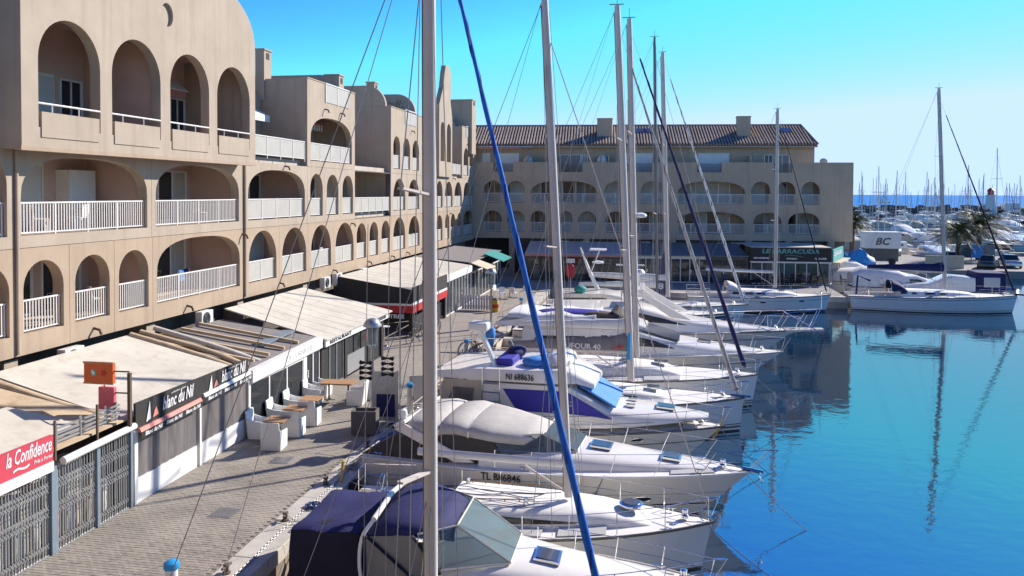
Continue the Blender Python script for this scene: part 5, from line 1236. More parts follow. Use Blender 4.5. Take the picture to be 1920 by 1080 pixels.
cb = MB().loft(cabin_secs(st)).build('cabin', 'gelcoat', D, smooth=45); hatch(cb, 6.9, 0, 1.73, .62, .62, -.07); hatch(cb, 8.9, 0, 1.57, .55, .55, -.09)
pane4(D, [(6.3, -.75, 1.74), (6.3, .75, 1.74), (5.3, .78, 2.14), (5.3, -.78, 2.14)])
for sd in (-1, 1): pane4(D, [(4.3, sd * 1.42, 1.62), (6.28, sd * .77, 1.74), (5.28, sd * .8, 2.14), (3.9, sd * 1.36, 2.1)])
k = MB()
for sd in (-1, 1): k.tube([(3.9, sd * 1.37, 2.1), (5.3, sd * .79, 2.15), (6.3, sd * .76, 1.74)], .022, 5).tube([(4.3, sd * 1.43, 1.62), (6.3, sd * .76, 1.73)], .028, 5)
k.tube([(5.3, -.79, 2.15), (5.3, .79, 2.15)], .022, 5).tube([(6.3, -.76, 1.73), (6.3, .76, 1.73)], .028, 5).build('windscreen_frame', 'alloy', D)
secs = []
for x, z, w in ((1.2, 2.3, 1.46), (1.45, 2.46, 1.48), (2.0, 2.52, 1.48), (2.3, 2.47, 1.48), (2.36, 2.41, 1.475), (2.42, 2.47, 1.48), (2.9, 2.52, 1.48), (3.2, 2.47, 1.46), (3.26, 2.43, 1.455), (3.32, 2.46, 1.45), (4.0, 2.36, 1.38), (4.8, 2.26, 1.1), (5.35, 2.17, .8)):
    secs.append([Vector((x, w * math.cos(q), z - .38 + .38 * math.sin(q) ** .5 if 0 < q < math.pi else z - .38)) for q in [math.pi - j * math.pi / 14 for j in range(15)]])
o = MB().loft(secs, closed=False, caps=False).build('canopy_top', 'grey_cloth', D, smooth=60, outward=False); o.modifiers.new('t', 'SOLIDIFY').thickness = .02
for sd in (-1, 1):
    MB().hexa([(2.1, sd * 1.49, 2.12), (3.9, sd * 1.4, 2.05), (4.3, sd * 1.44, 1.6), (2.9, sd * 1.51, 1.5)], [(2.1, sd * 1.48, 2.12), (3.9, sd * 1.39, 2.05), (4.3, sd * 1.43, 1.6), (2.9, sd * 1.5, 1.5)]).build('canopy_window', 'dark_mesh', D)
    MB().hexa([(-.1, sd * 1.45, 1.3), (1.25, sd * 1.48, 2.1), (2.6, sd * 1.51, 1.55), (2.7, sd * 1.51, 1.3)], [(-.1, sd * 1.44, 1.3), (1.25, sd * 1.47, 2.1), (2.6, sd * 1.5, 1.55), (2.7, sd * 1.5, 1.3)]).build('canopy_window', 'dark_mesh', D)
    MB().hexa([(1.0, sd * 1.56, 2.15), (1.35, sd * 1.56, 2.32), (3.5, sd * 1.6, 1.4), (2.9, sd * 1.6, 1.35)], [(1.0, sd * 1.48, 2.15), (1.35, sd * 1.48, 2.32), (3.5, sd * 1.52, 1.4), (2.9, sd * 1.52, 1.35)]).build('radar_arch', 'gelcoat', D, bevel=.03)
MB().hexa([(1.0, -1.5, 2.15), (1.35, -1.5, 2.32), (1.35, 1.5, 2.32), (1.0, 1.5, 2.15)], [(.95, -1.5, 2.25), (1.3, -1.5, 2.42), (1.3, 1.5, 2.42), (.95, 1.5, 2.25)]).build('radar_arch', 'gelcoat', D, bevel=.03)
MB().lathe([(.1, 0), (.12, .1), (.1, .22), (.03, .26)], (1.12, -1.1, 2.38), 10).lathe([(.02, 0), (.02, .5)], (1.12, .9, 2.38), 6).build('antenna', 'white_paint', D, smooth=40)
rails(D, HD, .42, h=.62, n=6, lean=.25, forward=.3); MB().box(-.7, -1.45, .25, 0, 1.45, .33).build('swim_platform', 'deck_white', D); fender(D, 4, -1, HD, .4); fender(D, 7.2, -1, HD, .4, 'hull_blue')
MB().tube([(10.85, 0, 1.45), (11.4, 0, 1.38)], .06, 6).tube([(11.3, -.12, 1.22), (11.4, 0, 1.08), (11.3, .12, 1.22)], .025, 5).build('anchor', 'steel', D)
# ---- E: flybridge cruiser NI 688636
E_ = thing('motor_cruiser', 'flybridge motor cruiser with purple blue side screens and black registration', 'motorboat'); HE = Hull(10.5, 3.7, 1.1, 1.4, 1.5, motor=True, transom=.9); place(E_, -8.0, 28.0, -.07)
make_hull(E_, HE, stripes=((.60, .63, 'planter'),), rubm='planter', portholes=((4.9, .74, .2, .08), (6.2, .75, .2, .08), (7.9, .77, .2, .08))); make_deck(E_, HE, .3, .8, -.3)
st = [(2.6, 1.62, 1.25, 2.75, .1), (5.0, 1.6, 1.3, 2.75, .12), (5.6, 1.56, 1.34, 2.7, .14), (6.9, 1.4, 1.42, 1.95, .5), (7.4, 1.3, 1.45, 1.92, .6), (8.6, .95, 1.55, 1.85, .7), (10, .3, 1.68, 1.72, 1)]
cb = MB().loft(cabin_secs(st)).build('cabin', 'gelcoat', E_, smooth=35)
cab_window(cb, st, [(3.8, .38), (5.7, .36), (6.95, .5)], [(3.3, .86), (5.3, .87), (5.55, .86)], 'royal', 'side_screen')
MB().hexa([(5.75, -1.2, 2.72), (5.75, 1.2, 2.72), (7.0, 1.15, 2.0), (7.0, -1.15, 2.0)], [(5.77, -1.2, 2.78), (5.77, 1.2, 2.78), (7.05, 1.15, 2.06), (7.05, -1.15, 2.06)]).build('windscreen_cover', 'sky_cloth', E_, bevel=.03)
hatch(cb, 8.6, 0, 1.88, .6, .6, -.08); MB().box(7.3, -.5, 1.92, 7.6, -.3, 2.0).box(7.3, .3, 1.92, 7.6, .5, 2.0).build('deck_vent', 'steel', cb)
# flybridge
st2 = [(.9, 1.5, 2.78, 3.0, .1), (2.2, 1.6, 2.78, 3.16, .1), (4.4, 1.58, 2.78, 3.2, .15), (5.3, 1.5, 2.78, 3.25, .3), (5.75, 1.3, 2.78, 3.1, .5), (6.3, 1.1, 2.6, 2.8, .5)]
fb = MB().loft(cabin_secs(st2)).build('flybridge', 'gelcoat', E_, smooth=35)
text('NI 688636', .3, 'black', (3.4, -1.63, 2.86), (1, 0, 0), (0, 0, 1), fb, width=.95, bold=.004)
MB().prism([(.6, -1.55, 1.2), (2.6, -1.6, 1.2), (2.6, -1.6, 2.75), (1.2, -1.55, 2.75)], (0, .03, 0)).build('cockpit_screen', 'beige_cloth', E_)
MB().prism([(1.2, -1.57, 1.65), (2.15, -1.62, 1.65), (2.3, -1.62, 2.5), (1.55, -1.57, 2.5)], (0, -.01, 0)).build('screen_window', 'pane_plastic', E_)
MB().prism([(.6, -1.55, 1.2), (.6, 1.55, 1.2), (1.2, 1.55, 2.75), (1.2, -1.55, 2.75)], (.03, 0, 0)).build('cockpit_screen', 'beige_cloth', E_)
for a in ((2.6, -1.66), (3.2, -1.66)): MB().tube([(a[0], a[1], 1.3), (a[0], a[1], 3.2)], .02, 5).build('ladder_rail', 'steel', E_)
for z in (1.5, 1.8, 2.1, 2.4, 2.7): MB().tube([(2.6, -1.66, z), (3.2, -1.66, z)], .016, 5).build('ladder_rung', 'steel', E_)
MB().box(2.9, -1.0, 3.18, 3.5, 1.0, 3.42).build('flybridge_seat', 'royal', fb, bevel=.05)
MB().ellip((4.25, -.7, 3.3), .5, .45, .2).build('seat_cover', 'sky_cloth', fb, smooth=60); MB().ellip((3.3, .4, 3.42), .35, .6, .2).build('seat_cover', 'navy', fb, smooth=60)
MB().ellip((5.0, 0, 3.35), .55, 1.2, .28).build('console', 'gelcoat', fb, smooth=60)
for sd in (-1, 1): MB().tube([(1.0, sd * 1.4, 3.0), (1.0, sd * 1.4, 3.6), (2.8, sd * 1.5, 3.65), (3.0, sd * 1.5, 3.2)], .018, 5).build('flybridge_rail', 'steel', fb)
MB().tube([(2.9, -.9, 3.1), (2.3, -.9, 4.35)], .1, 6).build('radar_mast', 'white_paint', E_, smooth=40); MB().box(1.95, -1.25, 4.35, 2.65, -.6, 4.65).build('radar_scanner', 'gelcoat', E_, bevel=.08)
rails(E_, HE, .33, h=.6, n=7, lean=.1); fender(E_, 4.5, -1, HE, .5); fender(E_, 7, -1, HE, .5, 'planter')
MB().tube(bezier([(10.5, -.1, 1.7), (10.3, -.15, 1.2), (10.1, -.1, .9), (10.35, -.1, 1.3)], 5), .02, 5).build('anchor_rope', 'yellow', E_)
# ---- F: sloop with grey sail cover
F_ = thing('sailboat', 'white sloop with grey lettered sail cover and pale grey furled jib', 'sailboat'); HF = Hull(11.5, 3.6, 1.05, 1.3, .15, transom=.88); place(F_, -7.9, 31.6)
make_hull(F_, HF, stripes=((.10, .16, 'planter'), (.2, .23, 'planter'))); make_deck(F_, HF, .3); coachroof(F_, HF, 3.6, 8.8, 1.2, .48, .3, wins=((.1, .4), (.5, .75)), hatches=((.45, .5, .5), (.86, .5, .5)))
ms = rig(F_, HF, 7.2, 1.75, 14.65, boom=(4.9, 1.15, -.05), cover='dufour_grey', jib=('grey_cloth', 'dufour_grey'), mast_r=.135, spreaders=(.35, .64), rake=.045, xb=11.25, frac=.93, jib_r=.085, cover_h=.4, spl=1.15)
text('DUFOUR 40', .3, 'white_print', (4.4, -.2, 2.98), (1, 0, -.02), (0, 0, 1), F_, width=1.6, bold=.004)
MB().prism([(6.4, -.22, 3.0), (6.9, -.22, 3.05), (6.9, -.22, 3.2)], (0, -.01, 0)).build('cover_emblem', 'red', F_)
rails(F_, HF, .28, h=.6, bow=.5); stern_bits(F_, HF); sprayhood(F_, 2.9, 3.9, 1.15, 1.35, .7, 'royal'); fender(F_, 5, -1, HF); fender(F_, 7, -1, HF)
MB().tube([(7.1, -.16, 2.6), (7.13, -.16, 3.6)], .07, 8).build('spinnaker_bag', 'cap_blue', F_)
MB().tube([(11.0, 0, 1.35), (11.75, 0, 1.32)], .06, 6).build('anchor_roller', 'steel', F_)
# ---- G: sloop with navy furled jib
G_ = thing('sailboat', 'white sloop with navy furled jib and radar dome on its mast', 'sailboat'); HG = Hull(12.4, 3.9, 1.15, 1.4, .25, transom=.85); place(G_, -7.8, 35.4)
make_hull(G_, HG, stripes=((.08, .13, 'planter'), (.16, .2, 'planter'))); make_deck(G_, HG, .3); coachroof(G_, HG, 3.8, 9.3, 1.35, .6, .42, wins=((.06, .34),), hatches=((.55, .5, .5), (.82, .6, .55)))
rig(G_, HG, 7.25, 1.9, 14.8, boom=(5.0, 1.2, 0), cover='white_cloth', jib=('navy', 'navy_dark'), mast_r=.13, spreaders=(.36, .66), rake=.03, xb=11.9, frac=.96, jib_r=.09, radar=.42, spl=1.2)
rails(G_, HG, .28, h=.6); stern_bits(G_, HG); fender(G_, 5, -1, HG); fender(G_, 8, -1, HG)
# ---- H: large flybridge yacht
H_ = thing('motor_yacht', 'large white motor yacht with dark wraparound window and covered flybridge', 'motorboat'); HH = Hull(14.3, 4.4, 1.2, 1.5, 2.0, motor=True, transom=.92, full=2.5); place(H_, -7.9, 40.9, -.05)
make_hull(H_, HH, stripes=((.63, .66, 'planter'),), rubm='grey_cloth', portholes=((8.0, .48, .3, .1), (10.8, .5, .3, .1))); make_deck(H_, HH, .2, .8, -.4)
st = [(1.8, 1.9, 1.2, 2.4, .12), (5.5, 1.9, 1.25, 2.45, .15), (7.4, 1.75, 1.28, 2.42, .3), (9.3, 1.55, 1.34, 1.95, .55), (11, 1.2, 1.4, 1.76, .8), (13, .5, 1.47, 1.54, 1)]
cb = MB().loft(cabin_secs(st)).build('saloon', 'gelcoat', H_, smooth=40)
cab_window(cb, st, [(5.6, .40), (7.2, .40), (9.2, .5)], [(5.7, .8), (6.8, .82), (8.2, .78)], 'glass_dark'); cab_window(cb, st, [(2.4, .5), (5.0, .48)], [(2.5, .72), (4.9, .74)], 'glass_brown')
MB().hexa([(7.5, -1.3, 2.44), (7.5, 1.3, 2.44), (9.4, 1.15, 1.97), (9.4, -1.15, 1.97)], [(7.5, -1.3, 2.49), (7.5, 1.3, 2.49), (9.4, 1.15, 2.02), (9.4, -1.15, 2.02)]).build('windscreen', 'glass_sky', H_)
hatch(cb, 10.6, 0, 1.82, .6, .6, -.1)
st2 = [(.4, 1.65, 2.47, 2.62, .1), (2, 1.85, 2.48, 2.92, .1), (5.2, 1.8, 2.5, 3.0, .15), (6.6, 1.5, 2.48, 2.95, .4), (7.8, 1.1, 2.44, 2.6, .6)]
fb = MB().loft(cabin_secs(st2)).build('flybridge', 'gelcoat', H_, smooth=40)
secs = []
for i in range(9):
    x = 1.0 + i * .55; secs.append([Vector((x, 1.7 * math.cos(q), 2.88 + (.26 + .08 * math.sin(i * 1.7)) * math.sin(q) ** .5 if 0 < q < math.pi else 2.88)) for q in [math.pi - j * math.pi / 10 for j in range(11)]])
o = MB().loft(secs, closed=False).build('flybridge_cover', 'white_cloth', fb, smooth=60)
MB().ellip((4.2, -.4, 3.1), 1.9, .7, .13).build('folded_cover', 'royal', fb, smooth=60); MB().ellip((5.6, -1.0, 3.08), .9, .4, .16).build('folded_cover', 'brown', fb, smooth=60)
MB().hexa([(6.4, -1.25, 2.98), (6.4, 1.25, 2.98), (7.2, 1.05, 2.7), (7.2, -1.05, 2.7)], [(6.1, -1.25, 3.3), (6.1, 1.25, 3.3), (6.2, 1.25, 3.3), (6.2, -1.25, 3.3)]).build('flybridge_screen', 'glass_brown', H_)
rails(H_, HH, .35, h=.65, n=8, lean=.2, mid=False); fender(H_, 5, -1, HH, .5); fender(H_, 8, -1, HH, .5)
MB().box(-1.1, -1.85, .35, 0, 1.85, .45).build('swim_platform', 'teak', H_)
# ---- J: pale trawler with long bow pulpit
J_ = thing('motor_yacht', 'white motor yacht with swept radar arch and long bow pulpit', 'motorboat'); HJ = Hull(15.4, 4.4, 1.5, 1.7, 2.2, motor=True, transom=.9, full=2.3); place(J_, -7.5, 45.6)
make_hull(J_, HJ, stripes=((.7, .73, 'planter'),)); make_deck(J_, HJ, .25, .8, -.4)
st = [(2.0, 1.9, 1.5, 2.75, .1), (5, 1.9, 1.52, 2.85, .15), (7.0, 1.8, 1.54, 2.85, .25), (9.8, 1.5, 1.58, 2.2, .55), (12, 1.1, 1.63, 1.95, .8), (14, .4, 1.68, 1.76, 1)]
cb = MB().loft(cabin_secs(st)).build('saloon', 'gelcoat', J_, smooth=40); cab_window(cb, st, [(5.2, .45), (7, .45), (9.5, .55)], [(5.4, .8), (7, .8), (8.2, .75)], 'glass_dark')
for sd in (-1, 1): MB().hexa([(6.6, sd * 1.8, 3.75), (7.1, sd * 1.8, 3.75), (9.8, sd * 1.62, 2.25), (8.6, sd * 1.68, 2.4)], [(6.6, sd * 1.65, 3.75), (7.1, sd * 1.65, 3.75), (9.8, sd * 1.5, 2.25), (8.6, sd * 1.55, 2.4)]).build('swept_arch', 'gelcoat', J_, bevel=.04)
MB().box(6.5, -1.82, 3.76, 7.2, 1.82, 3.88).build('arch_top', 'gelcoat', J_, bevel=.04)
MB().lathe([(.06, 0), (.3, .05), (.33, .15), (.2, .3)], (6.9, 0, 4.5), 14).bar((6.9, 0, 3.88), (6.9, 0, 4.52), .1, .1).box(5.6, -.05, 5.0, 7.2, .05, 5.08).bar((6.7, 0, 3.88), (6.6, 0, 5.02), .06, .06).build('radar', 'white_paint', J_, smooth=40)
hh = MB(); hh.tube([(10.8, -1.35, 2.3), (13.0, -1.0, 2.5), (14.8, -.55, 2.65), (16.7, -.25, 2.85), (16.7, .25, 2.85), (14.8, .55, 2.65), (13.0, 1.0, 2.5), (10.8, 1.35, 2.3)], .03, 6)
for x, y in ((11.8, 1.3), (13.2, .95), (14.4, .65), (15.4, .45)):
    for sd in (-1, 1): hh.tube([(x, sd * y * .9, 1.65), (x + .5, sd * y * .95, 2.55)], .022, 5)
for sd in (-1, 1): hh.tube([(16.1, sd * .3, 1.75), (16.6, sd * .25, 2.84)], .025, 5); hh.tube([(14.8, sd * .5, 2.63), (16.4, sd * .3, 1.75)], .025, 5)
hh.tube([(16.7, 0, 2.85), (16.72, 0, 3.9)], .018, 5); hh.build('bow_pulpit', 'steel', J_)
MB().prism([(14.8, -.5, 1.62), (16.8, -.25, 1.7), (16.8, .25, 1.7), (14.8, .5, 1.62)], (0, 0, .1)).build('bowsprit', 'gelcoat', J_)
rails(J_, HJ, .35, .93, h=.65, n=6, mid=False)
# ---- J2: fishing cruiser with leaning radar mast between the yachts
K2 = thing('motor_cruiser', 'cream cabin cruiser with leaning white antenna mast and teal cover', 'motorboat'); HK = Hull(10.5, 3.3, 1.4, 1.7, 1.2, motor=True); place(K2, -7.8, 49.9)
make_hull(K2, HK, 'gelcoat_cream'); make_deck(K2, HK, .3, .8, -.4)
st = [(2.2, 1.5, 1.4, 3.0, .1), (5, 1.5, 1.45, 3.05, .15), (6, 1.4, 1.5, 2.9, .3), (7, 1.2, 1.58, 2.1, .5), (9.4, .5, 1.7, 1.85, .9)]
cb = MB().loft(cabin_secs(st)).build('cabin', 'gelcoat_cream', K2, smooth=40); cab_window(cb, st, [(2.5, .5), (5.8, .5)], [(2.6, .82), (5.2, .82)], 'glass_dark')
MB().tube([(4.6, 0, 3.1), (4.0, 0, 4.4), (3.5, 0, 5.7)], [.14, .1, .04], 8).bar((4.2, 0, 4.2), (4.7, 0, 5.55), .06, .06).build('antenna_mast', 'white_paint', K2, smooth=40)
MB().lathe([(.05, 0), (.35, .04), (.36, .14), (.1, .2)], (4.6, 0, 4.7), 12).box(4.1, -.6, 5.55, 5.1, .6, 5.63).build('radar', 'white_paint', K2, smooth=40)
MB().ellip((3.6, -1.0, 3.2), .4, .5, .25).build('console_cover', 'teal_cloth', K2, smooth=60); rails(K2, HK, .4, h=.7, mid=False)
for z0, z1 in ((1.6, 3.2),): MB().tube([(3.4, -1.2, 3.4), (5.2, -1.9, 2.0)], .02, 4).build('boat_hook', 'rope', K2)
# ---- K: dark hulled sloop
K_ = thing('sailboat', 'dark hulled sloop with thin dark mast', 'sailboat'); HK_ = Hull(12.6, 3.8, 1.1, 1.35, .6, transom=.8); place(K_, -7.5, 53.6)
make_hull(K_, HK_, 'hull_navy', stripes=((.86, .92, 'white_paint'),)); make_deck(K_, HK_, .3); coachroof(K_, HK_, 3.9, 9.3, 1.25, .5, .32, hatches=((.8, .5, .5),))
rig(K_, HK_, 8.0, 1.75, 17.6, boom=(5.2, 1.1, 0), cover='white_cloth', jib=None, mastm='alloy_dark', mast_r=.09, spreaders=(.34, .62), rake=.02, xb=12.3, frac=.93, spl=1.2)
rails(K_, HK_, .28); stern_bits(K_, HK_)
# ---- K3: sloop with dark upper mast behind
K3 = thing('sailboat', 'long white sloop with navy striped furled jib and small navy riding sail', 'sailboat'); HK3 = Hull(14.3, 3.9, 1.15, 1.4, .6); place(K3, -7.5, 57.8)
make_hull(K3, HK3, 'gelcoat'); make_deck(K3, HK3, .3); coachroof(K3, HK3, 3.9, 9.0, 1.2, .5, .32)
rig(K3, HK3, 8.75, 1.75, 17.3, boom=(5.6, 1.1, .3), cover='white_cloth', jib=('white_cloth', 'navy'), mast_r=.16, spreaders=(.34, .62), rake=.03, xb=14.0, frac=.97, jib_r=.1, spl=1.2)
MB().prism([(7.4, -.1, 1.9), (8.6, -.1, 1.9), (8.5, -.1, 5.0)], (0, .05, 0)).build('riding_sail', 'navy', K3); rails(K3, HK3, .28)
text('8', .6, 'white_print', (8.05, -.11, 2.3), (1, 0, 0), (0, 0, 1), K3, width=.4, bold=.01)
# ---- I: white sloop lying along the far quay
I_ = thing('sailboat', 'white sloop with rectangular cabin windows lying along the far quay', 'sailboat'); HI = Hull(10.9, 3.4, 1.1, 1.35, .4, transom=.8); place(I_, 2.9, 64.8, .02)
make_hull(I_, HI, stripes=((.03, .12, 'black'), (.74, .76, 'hull_blue')), portholes=((5.6, .7, .22, .07), (8.6, .72, .22, .07))); make_deck(I_, HI, .28)
c_, st = coachroof(I_, HI, 3.2, 8.6, 1.3, .55, .3, wins=((.02, .18), (.2, .34), (.36, .5)), hatches=((.75, .5, .5),))
rig(I_, HI, 6.75, 1.8, 13.9, boom=(5.3, 1.2, .1), cover=None, jib=('navy_dark', None), mast_r=.13, spreaders=(.37, .66), rake=.0, xb=10.6, frac=.97, spl=1.2, jib_r=.05)
rails(I_, HI, .28); stern_bits(I_, HI); sprayhood(I_, 3.0, 4.0, 1.2, 1.6, .6, 'white_cloth')
# ---- R: white sloop moored at the pier
R_ = thing('sailboat', 'white sloop with navy sail cover and sprayhood moored by the pier end', 'sailboat'); HR = Hull(12.1, 3.9, 1.1, 1.4, .35, transom=.78, aft=.25)
rb = at_z(1893, 591, WZ); rs_ = at_z(1610, 580, WZ); place(R_, 15.9, 68.2, math.atan2(67.3 - 68.2, 12))
make_hull(R_, HR, stripes=((.1, .17, 'beige_cloth'), (.8, .83, 'hull_blue'))); make_deck(R_, HR, .3)
c_, st = coachroof(R_, HR, 3.5, 9.4, 1.3, .5, .28, wins=((.0, .1), (.14, .22), (.3, .44), (.46, .58)))
rig(R_, HR, 7.0, 1.75, 15.7, boom=(5.7, 1.3, .12), cover='navy', jib=('navy_dark', 'navy'), mast_r=.14, spreaders=(.36, .66), rake=.045, xb=11.9, frac=.94, jib_r=.075, cover_h=.42, spl=1.2)
rails(R_, HR, .28, bow=.5); stern_bits(R_, HR); sprayhood(R_, 2.9, 4.1, 1.2, 1.5, .75, 'navy')
MB().tube([(11.9, 0, 1.45), (12.7, 0, 1.4)], .07, 6).build('anchor_roller', 'black', R_)
MB().tube([(.3, -1.3, 1.2), (.4, -1.3, 2.7), (1.3, -1.35, 2.3)], .08, 6).build('dinghy_davit', 'navy', R_)

# fittings on every near boat
for root, H, cw, ws in ((A, HA, None, None), (B, HB, None, None), (C, HC, lambda t: 1.0, ((1.9, -1.15, 1.02), (1.9, 1.15, 1.02))), (D, HD, None, None), (E_, HE, None, None), (F_, HF, lambda t: 1.15, ((2.6, -1.35, 1.1), (2.6, 1.35, 1.1), (1.9, -1.35, 1.1))), (G_, HG, lambda t: 1.3, ((2.8, -1.5, 1.2), (2.8, 1.5, 1.2))), (H_, HH, None, None), (J_, HJ, None, None), (K_, HK_, lambda t: 1.2, None), (K3, HK3, lambda t: 1.2, None), (I_, HI, lambda t: 1.2, None), (R_, HR, lambda t: 1.2, ((2.4, -1.4, 1.15),))):
    mo = root['category'] == 'motorboat'
    fittings(root, H, pads=((.45, .58), (.62, .74)) if not mo else ((.84, .93),), cabin_w=(lambda t, c=cw: c(t) * (1 - .5 * max(0, (t - .3) / .5) ** 2)) if cw else None)
    if ws: winches(root, ws)
c_ = [o for o in C.children if o.name.startswith('coachroof')][0]; grab_rails(c_, HC, 3.2, 5.0, .62, .47)
c_ = [o for o in F_.children if o.name.startswith('coachroof')][0]; grab_rails(c_, HF, 4.0, 6.2, .8, .46)
c_ = [o for o in G_.children if o.name.startswith('coachroof')][0]; grab_rails(c_, HG, 4.2, 6.6, .9, .58)
deck_lines(C, ((2.4, 5.6, -.35), (2.5, 5.6, .1), (2.2, 5.4, -.8)), 1.5, 1); deck_lines(F_, ((3.7, 7.0, -.4), (3.7, 7.0, .2)), 1.58, 2); deck_lines(G_, ((3.9, 7.0, -.4), (3.9, 7.0, .3)), 1.82, 3); deck_lines(D, ((9.4, 10.8, -.2),), 1.4, 4); deck_lines(E_, ((8.9, 10.3, -.15), (8.8, 10.2, .2)), 1.5, 5)
# canopy bows and seams on the grey canopy, piping on the navy one
for x, z, w in ((1.2, 2.3, 1.465), (2.36, 2.415, 1.48), (3.26, 2.435, 1.46)):
    MB().tube([Vector((x, (w + .005) * math.cos(q), z - .38 + .385 * max(0, math.sin(q)) ** .5)) for q in [j * math.pi / 14 for j in range(15)]], .014, 5).build('canopy_bow', 'steel', D)
for x, z, w in ((1.75, 2.36, 1.28), (2.4, 2.5, 1.27), (3.05, 2.4, 1.1)):
    MB().tube([Vector((x, (w + .004) * math.cos(q), z - .32 + .33 * max(0, math.sin(q)) ** .7)) for q in [j * math.pi / 14 for j in range(15)]], .016, 5).build('canopy_seam', 'navy_dark', B)
# ================================================================== THINGS ON THE QUAY
def armchair(loc, rz, label, group='white armchairs on the restaurant terrace'):
    t = thing('armchair', label, 'chair', loc, rz, group)          # faces -y, back at +y
    MB().hexa([(-.27, -.3, .02), (.27, -.3, .02), (.27, .24, .02), (-.27, .24, .02)], [(-.27, -.31, .42), (.27, -.31, .42), (.27, .26, .4), (-.27, .26, .4)]).build('seat', 'wicker', t, bevel=.02)
    for s in (-1, 1):
        x0, x1 = (s * .271, s * .325)
        MB().prism([(x0, -.31, .02), (x0, .28, .02), (x0, .36, .7), (x0, .1, .62), (x0, -.33, .58)], (x1 - x0, 0, 0)).build('armrest', 'wicker', t, bevel=.012)
    MB().hexa([(-.32, .241, .02), (.32, .241, .02), (.32, .3, .02), (-.32, .3, .02)], [(-.3, .35, .93), (.3, .35, .93), (.3, .41, .93), (-.3, .41, .93)]).build('backrest', 'wicker', t, bevel=.02)
    return t
def bistro_table(loc, rz, label, w=.7, l=.7):
    t = thing('terrace_table', label, 'table', loc, rz, 'wooden tables on the restaurant terrace')
    for i in range(5): MB().box(-l / 2, -w / 2 + i * w / 5 + .004, .72, l / 2, -w / 2 + (i + 1) * w / 5 - .004, .75).build('plank', 'wood_table', t)
    MB().box(-l / 2 + .03, -w / 2 + .03, .69, l / 2 - .03, w / 2 - .03, .719).build('apron', 'charcoal', t)
    for s in ((-1, 1) if l > 1 else (0,)):
        MB().tube([(s * l * .3, 0, .02), (s * l * .3, 0, .69)], .035, 8).build('pedestal', 'charcoal', t); MB().box(s * l * .3 - .25, -.03, 0, s * l * .3 + .25, .03, .03).box(s * l * .3 - .03, -.25, .001, s * l * .3 + .03, .25, .031).build('foot', 'charcoal', t)
    return t
names = ('first table from the white panels', 'second table from the white panels', 'third table from the white panels')
for k, y in enumerate((24.35, 25.75, 27.05)):
    bistro_table((-12.0, y, 0), .05, 'small square wooden table between armchairs, %s' % names[k])
    armchair((-12.75, y + .3, 0), math.pi / 2 + .1, 'white wicker armchair backed to the glass, %s' % names[k])
    armchair((-11.75, y - .72, 0), math.pi + .1, 'white wicker armchair backed to the sign shop, %s' % names[k])
bistro_table((-12.0, 29.6, 0), .05, 'long wooden table with four white armchairs by the glazed terrace door', .75, 1.3)
for i, (x, y, rz) in enumerate(((-12.8, 29.1, 1.7), (-12.9, 30.1, 1.6), (-11.1, 29.2, -1.5), (-10.9, 30.1, -1.6))):
    armchair((x, y, 0), rz, ('white wicker armchair at the long wooden table with its back to the glass' if i < 2 else 'white wicker armchair at the long wooden table with its back to the water'))
def lamp_post(loc, h, label):
    t = thing('street_lamp', label, 'street lamp', loc, 0, 'quay lamps')
    MB().lathe([(.11, 0), (.11, .1), (.065, .14), (.06, h - 1.05), (.09, h - 1.0), (.13, h - .95), (.13, h - .92)], n=12).build('post', 'galv', t, smooth=40)
    for k in range(4): a = k * math.pi / 2 + .4; MB().tube([(.17 * math.cos(a), .17 * math.sin(a), h - .93), (.2 * math.cos(a), .2 * math.sin(a), h - .22)], .014, 5).build('cage_bar', 'galv', t)
    MB().lathe([(.10, h - .9), (.16, h - .88), (.17, h - .24), (.1, h - .22)], n=14).build('lantern_glass', 'glass_clear', t, smooth=40)
    MB().lathe([(.33, h - .23), (.34, h - .18), (.26, h - .04), (.2, h + .03), (.08, h + .07), (.02, h + .08)], n=16).build('lamp_hood', 'galv', t, smooth=50)
lamp_post((-9.9, 27.6, 0), 3.55, 'grey hooded street lamp beside the dark planter box')
lamp_post((-9.45, 47.3, 0), 3.55, 'grey hooded street lamp past the black and red awning')
def pedestal(loc, label):
    t = thing('service_pedestal', label, 'pedestal', loc, .1, 'water and power pedestals on the quay edge')
    MB().lathe([(.15, 0), (.15, .04), (.12, .06), (.115, .92), (.12, .94)], n=14).build('column', 'white_paint', t, smooth=40)
    MB().lathe([(.14, .941), (.15, .97), (.14, 1.06), (.08, 1.1), (.01, 1.11)], n=14).build('cap', 'cap_blue', t, smooth=40)
    MB().box(.1, -.05, .5, .16, .05, .62).build('socket', 'planter', t); MB().tube([(-.12, 0, .6), (-.2, 0, .6), (-.22, 0, .54)], .02, 6).build('tap', 'steel', t)
for (x, y), nm in (((-8.72, 28.4), 'white service pedestal with blue cap behind the menu board'), ((-8.66, 37.4), 'white service pedestal with blue cap beside the hose coil'), ((-8.5, 52.9), 'white service pedestal with blue cap near the folded gangway'), ((-8.97, 13.8), 'white service pedestal with blue cap near the chained kerb')): pedestal((x, y, .036 if x > QX - .84 else .0), nm)
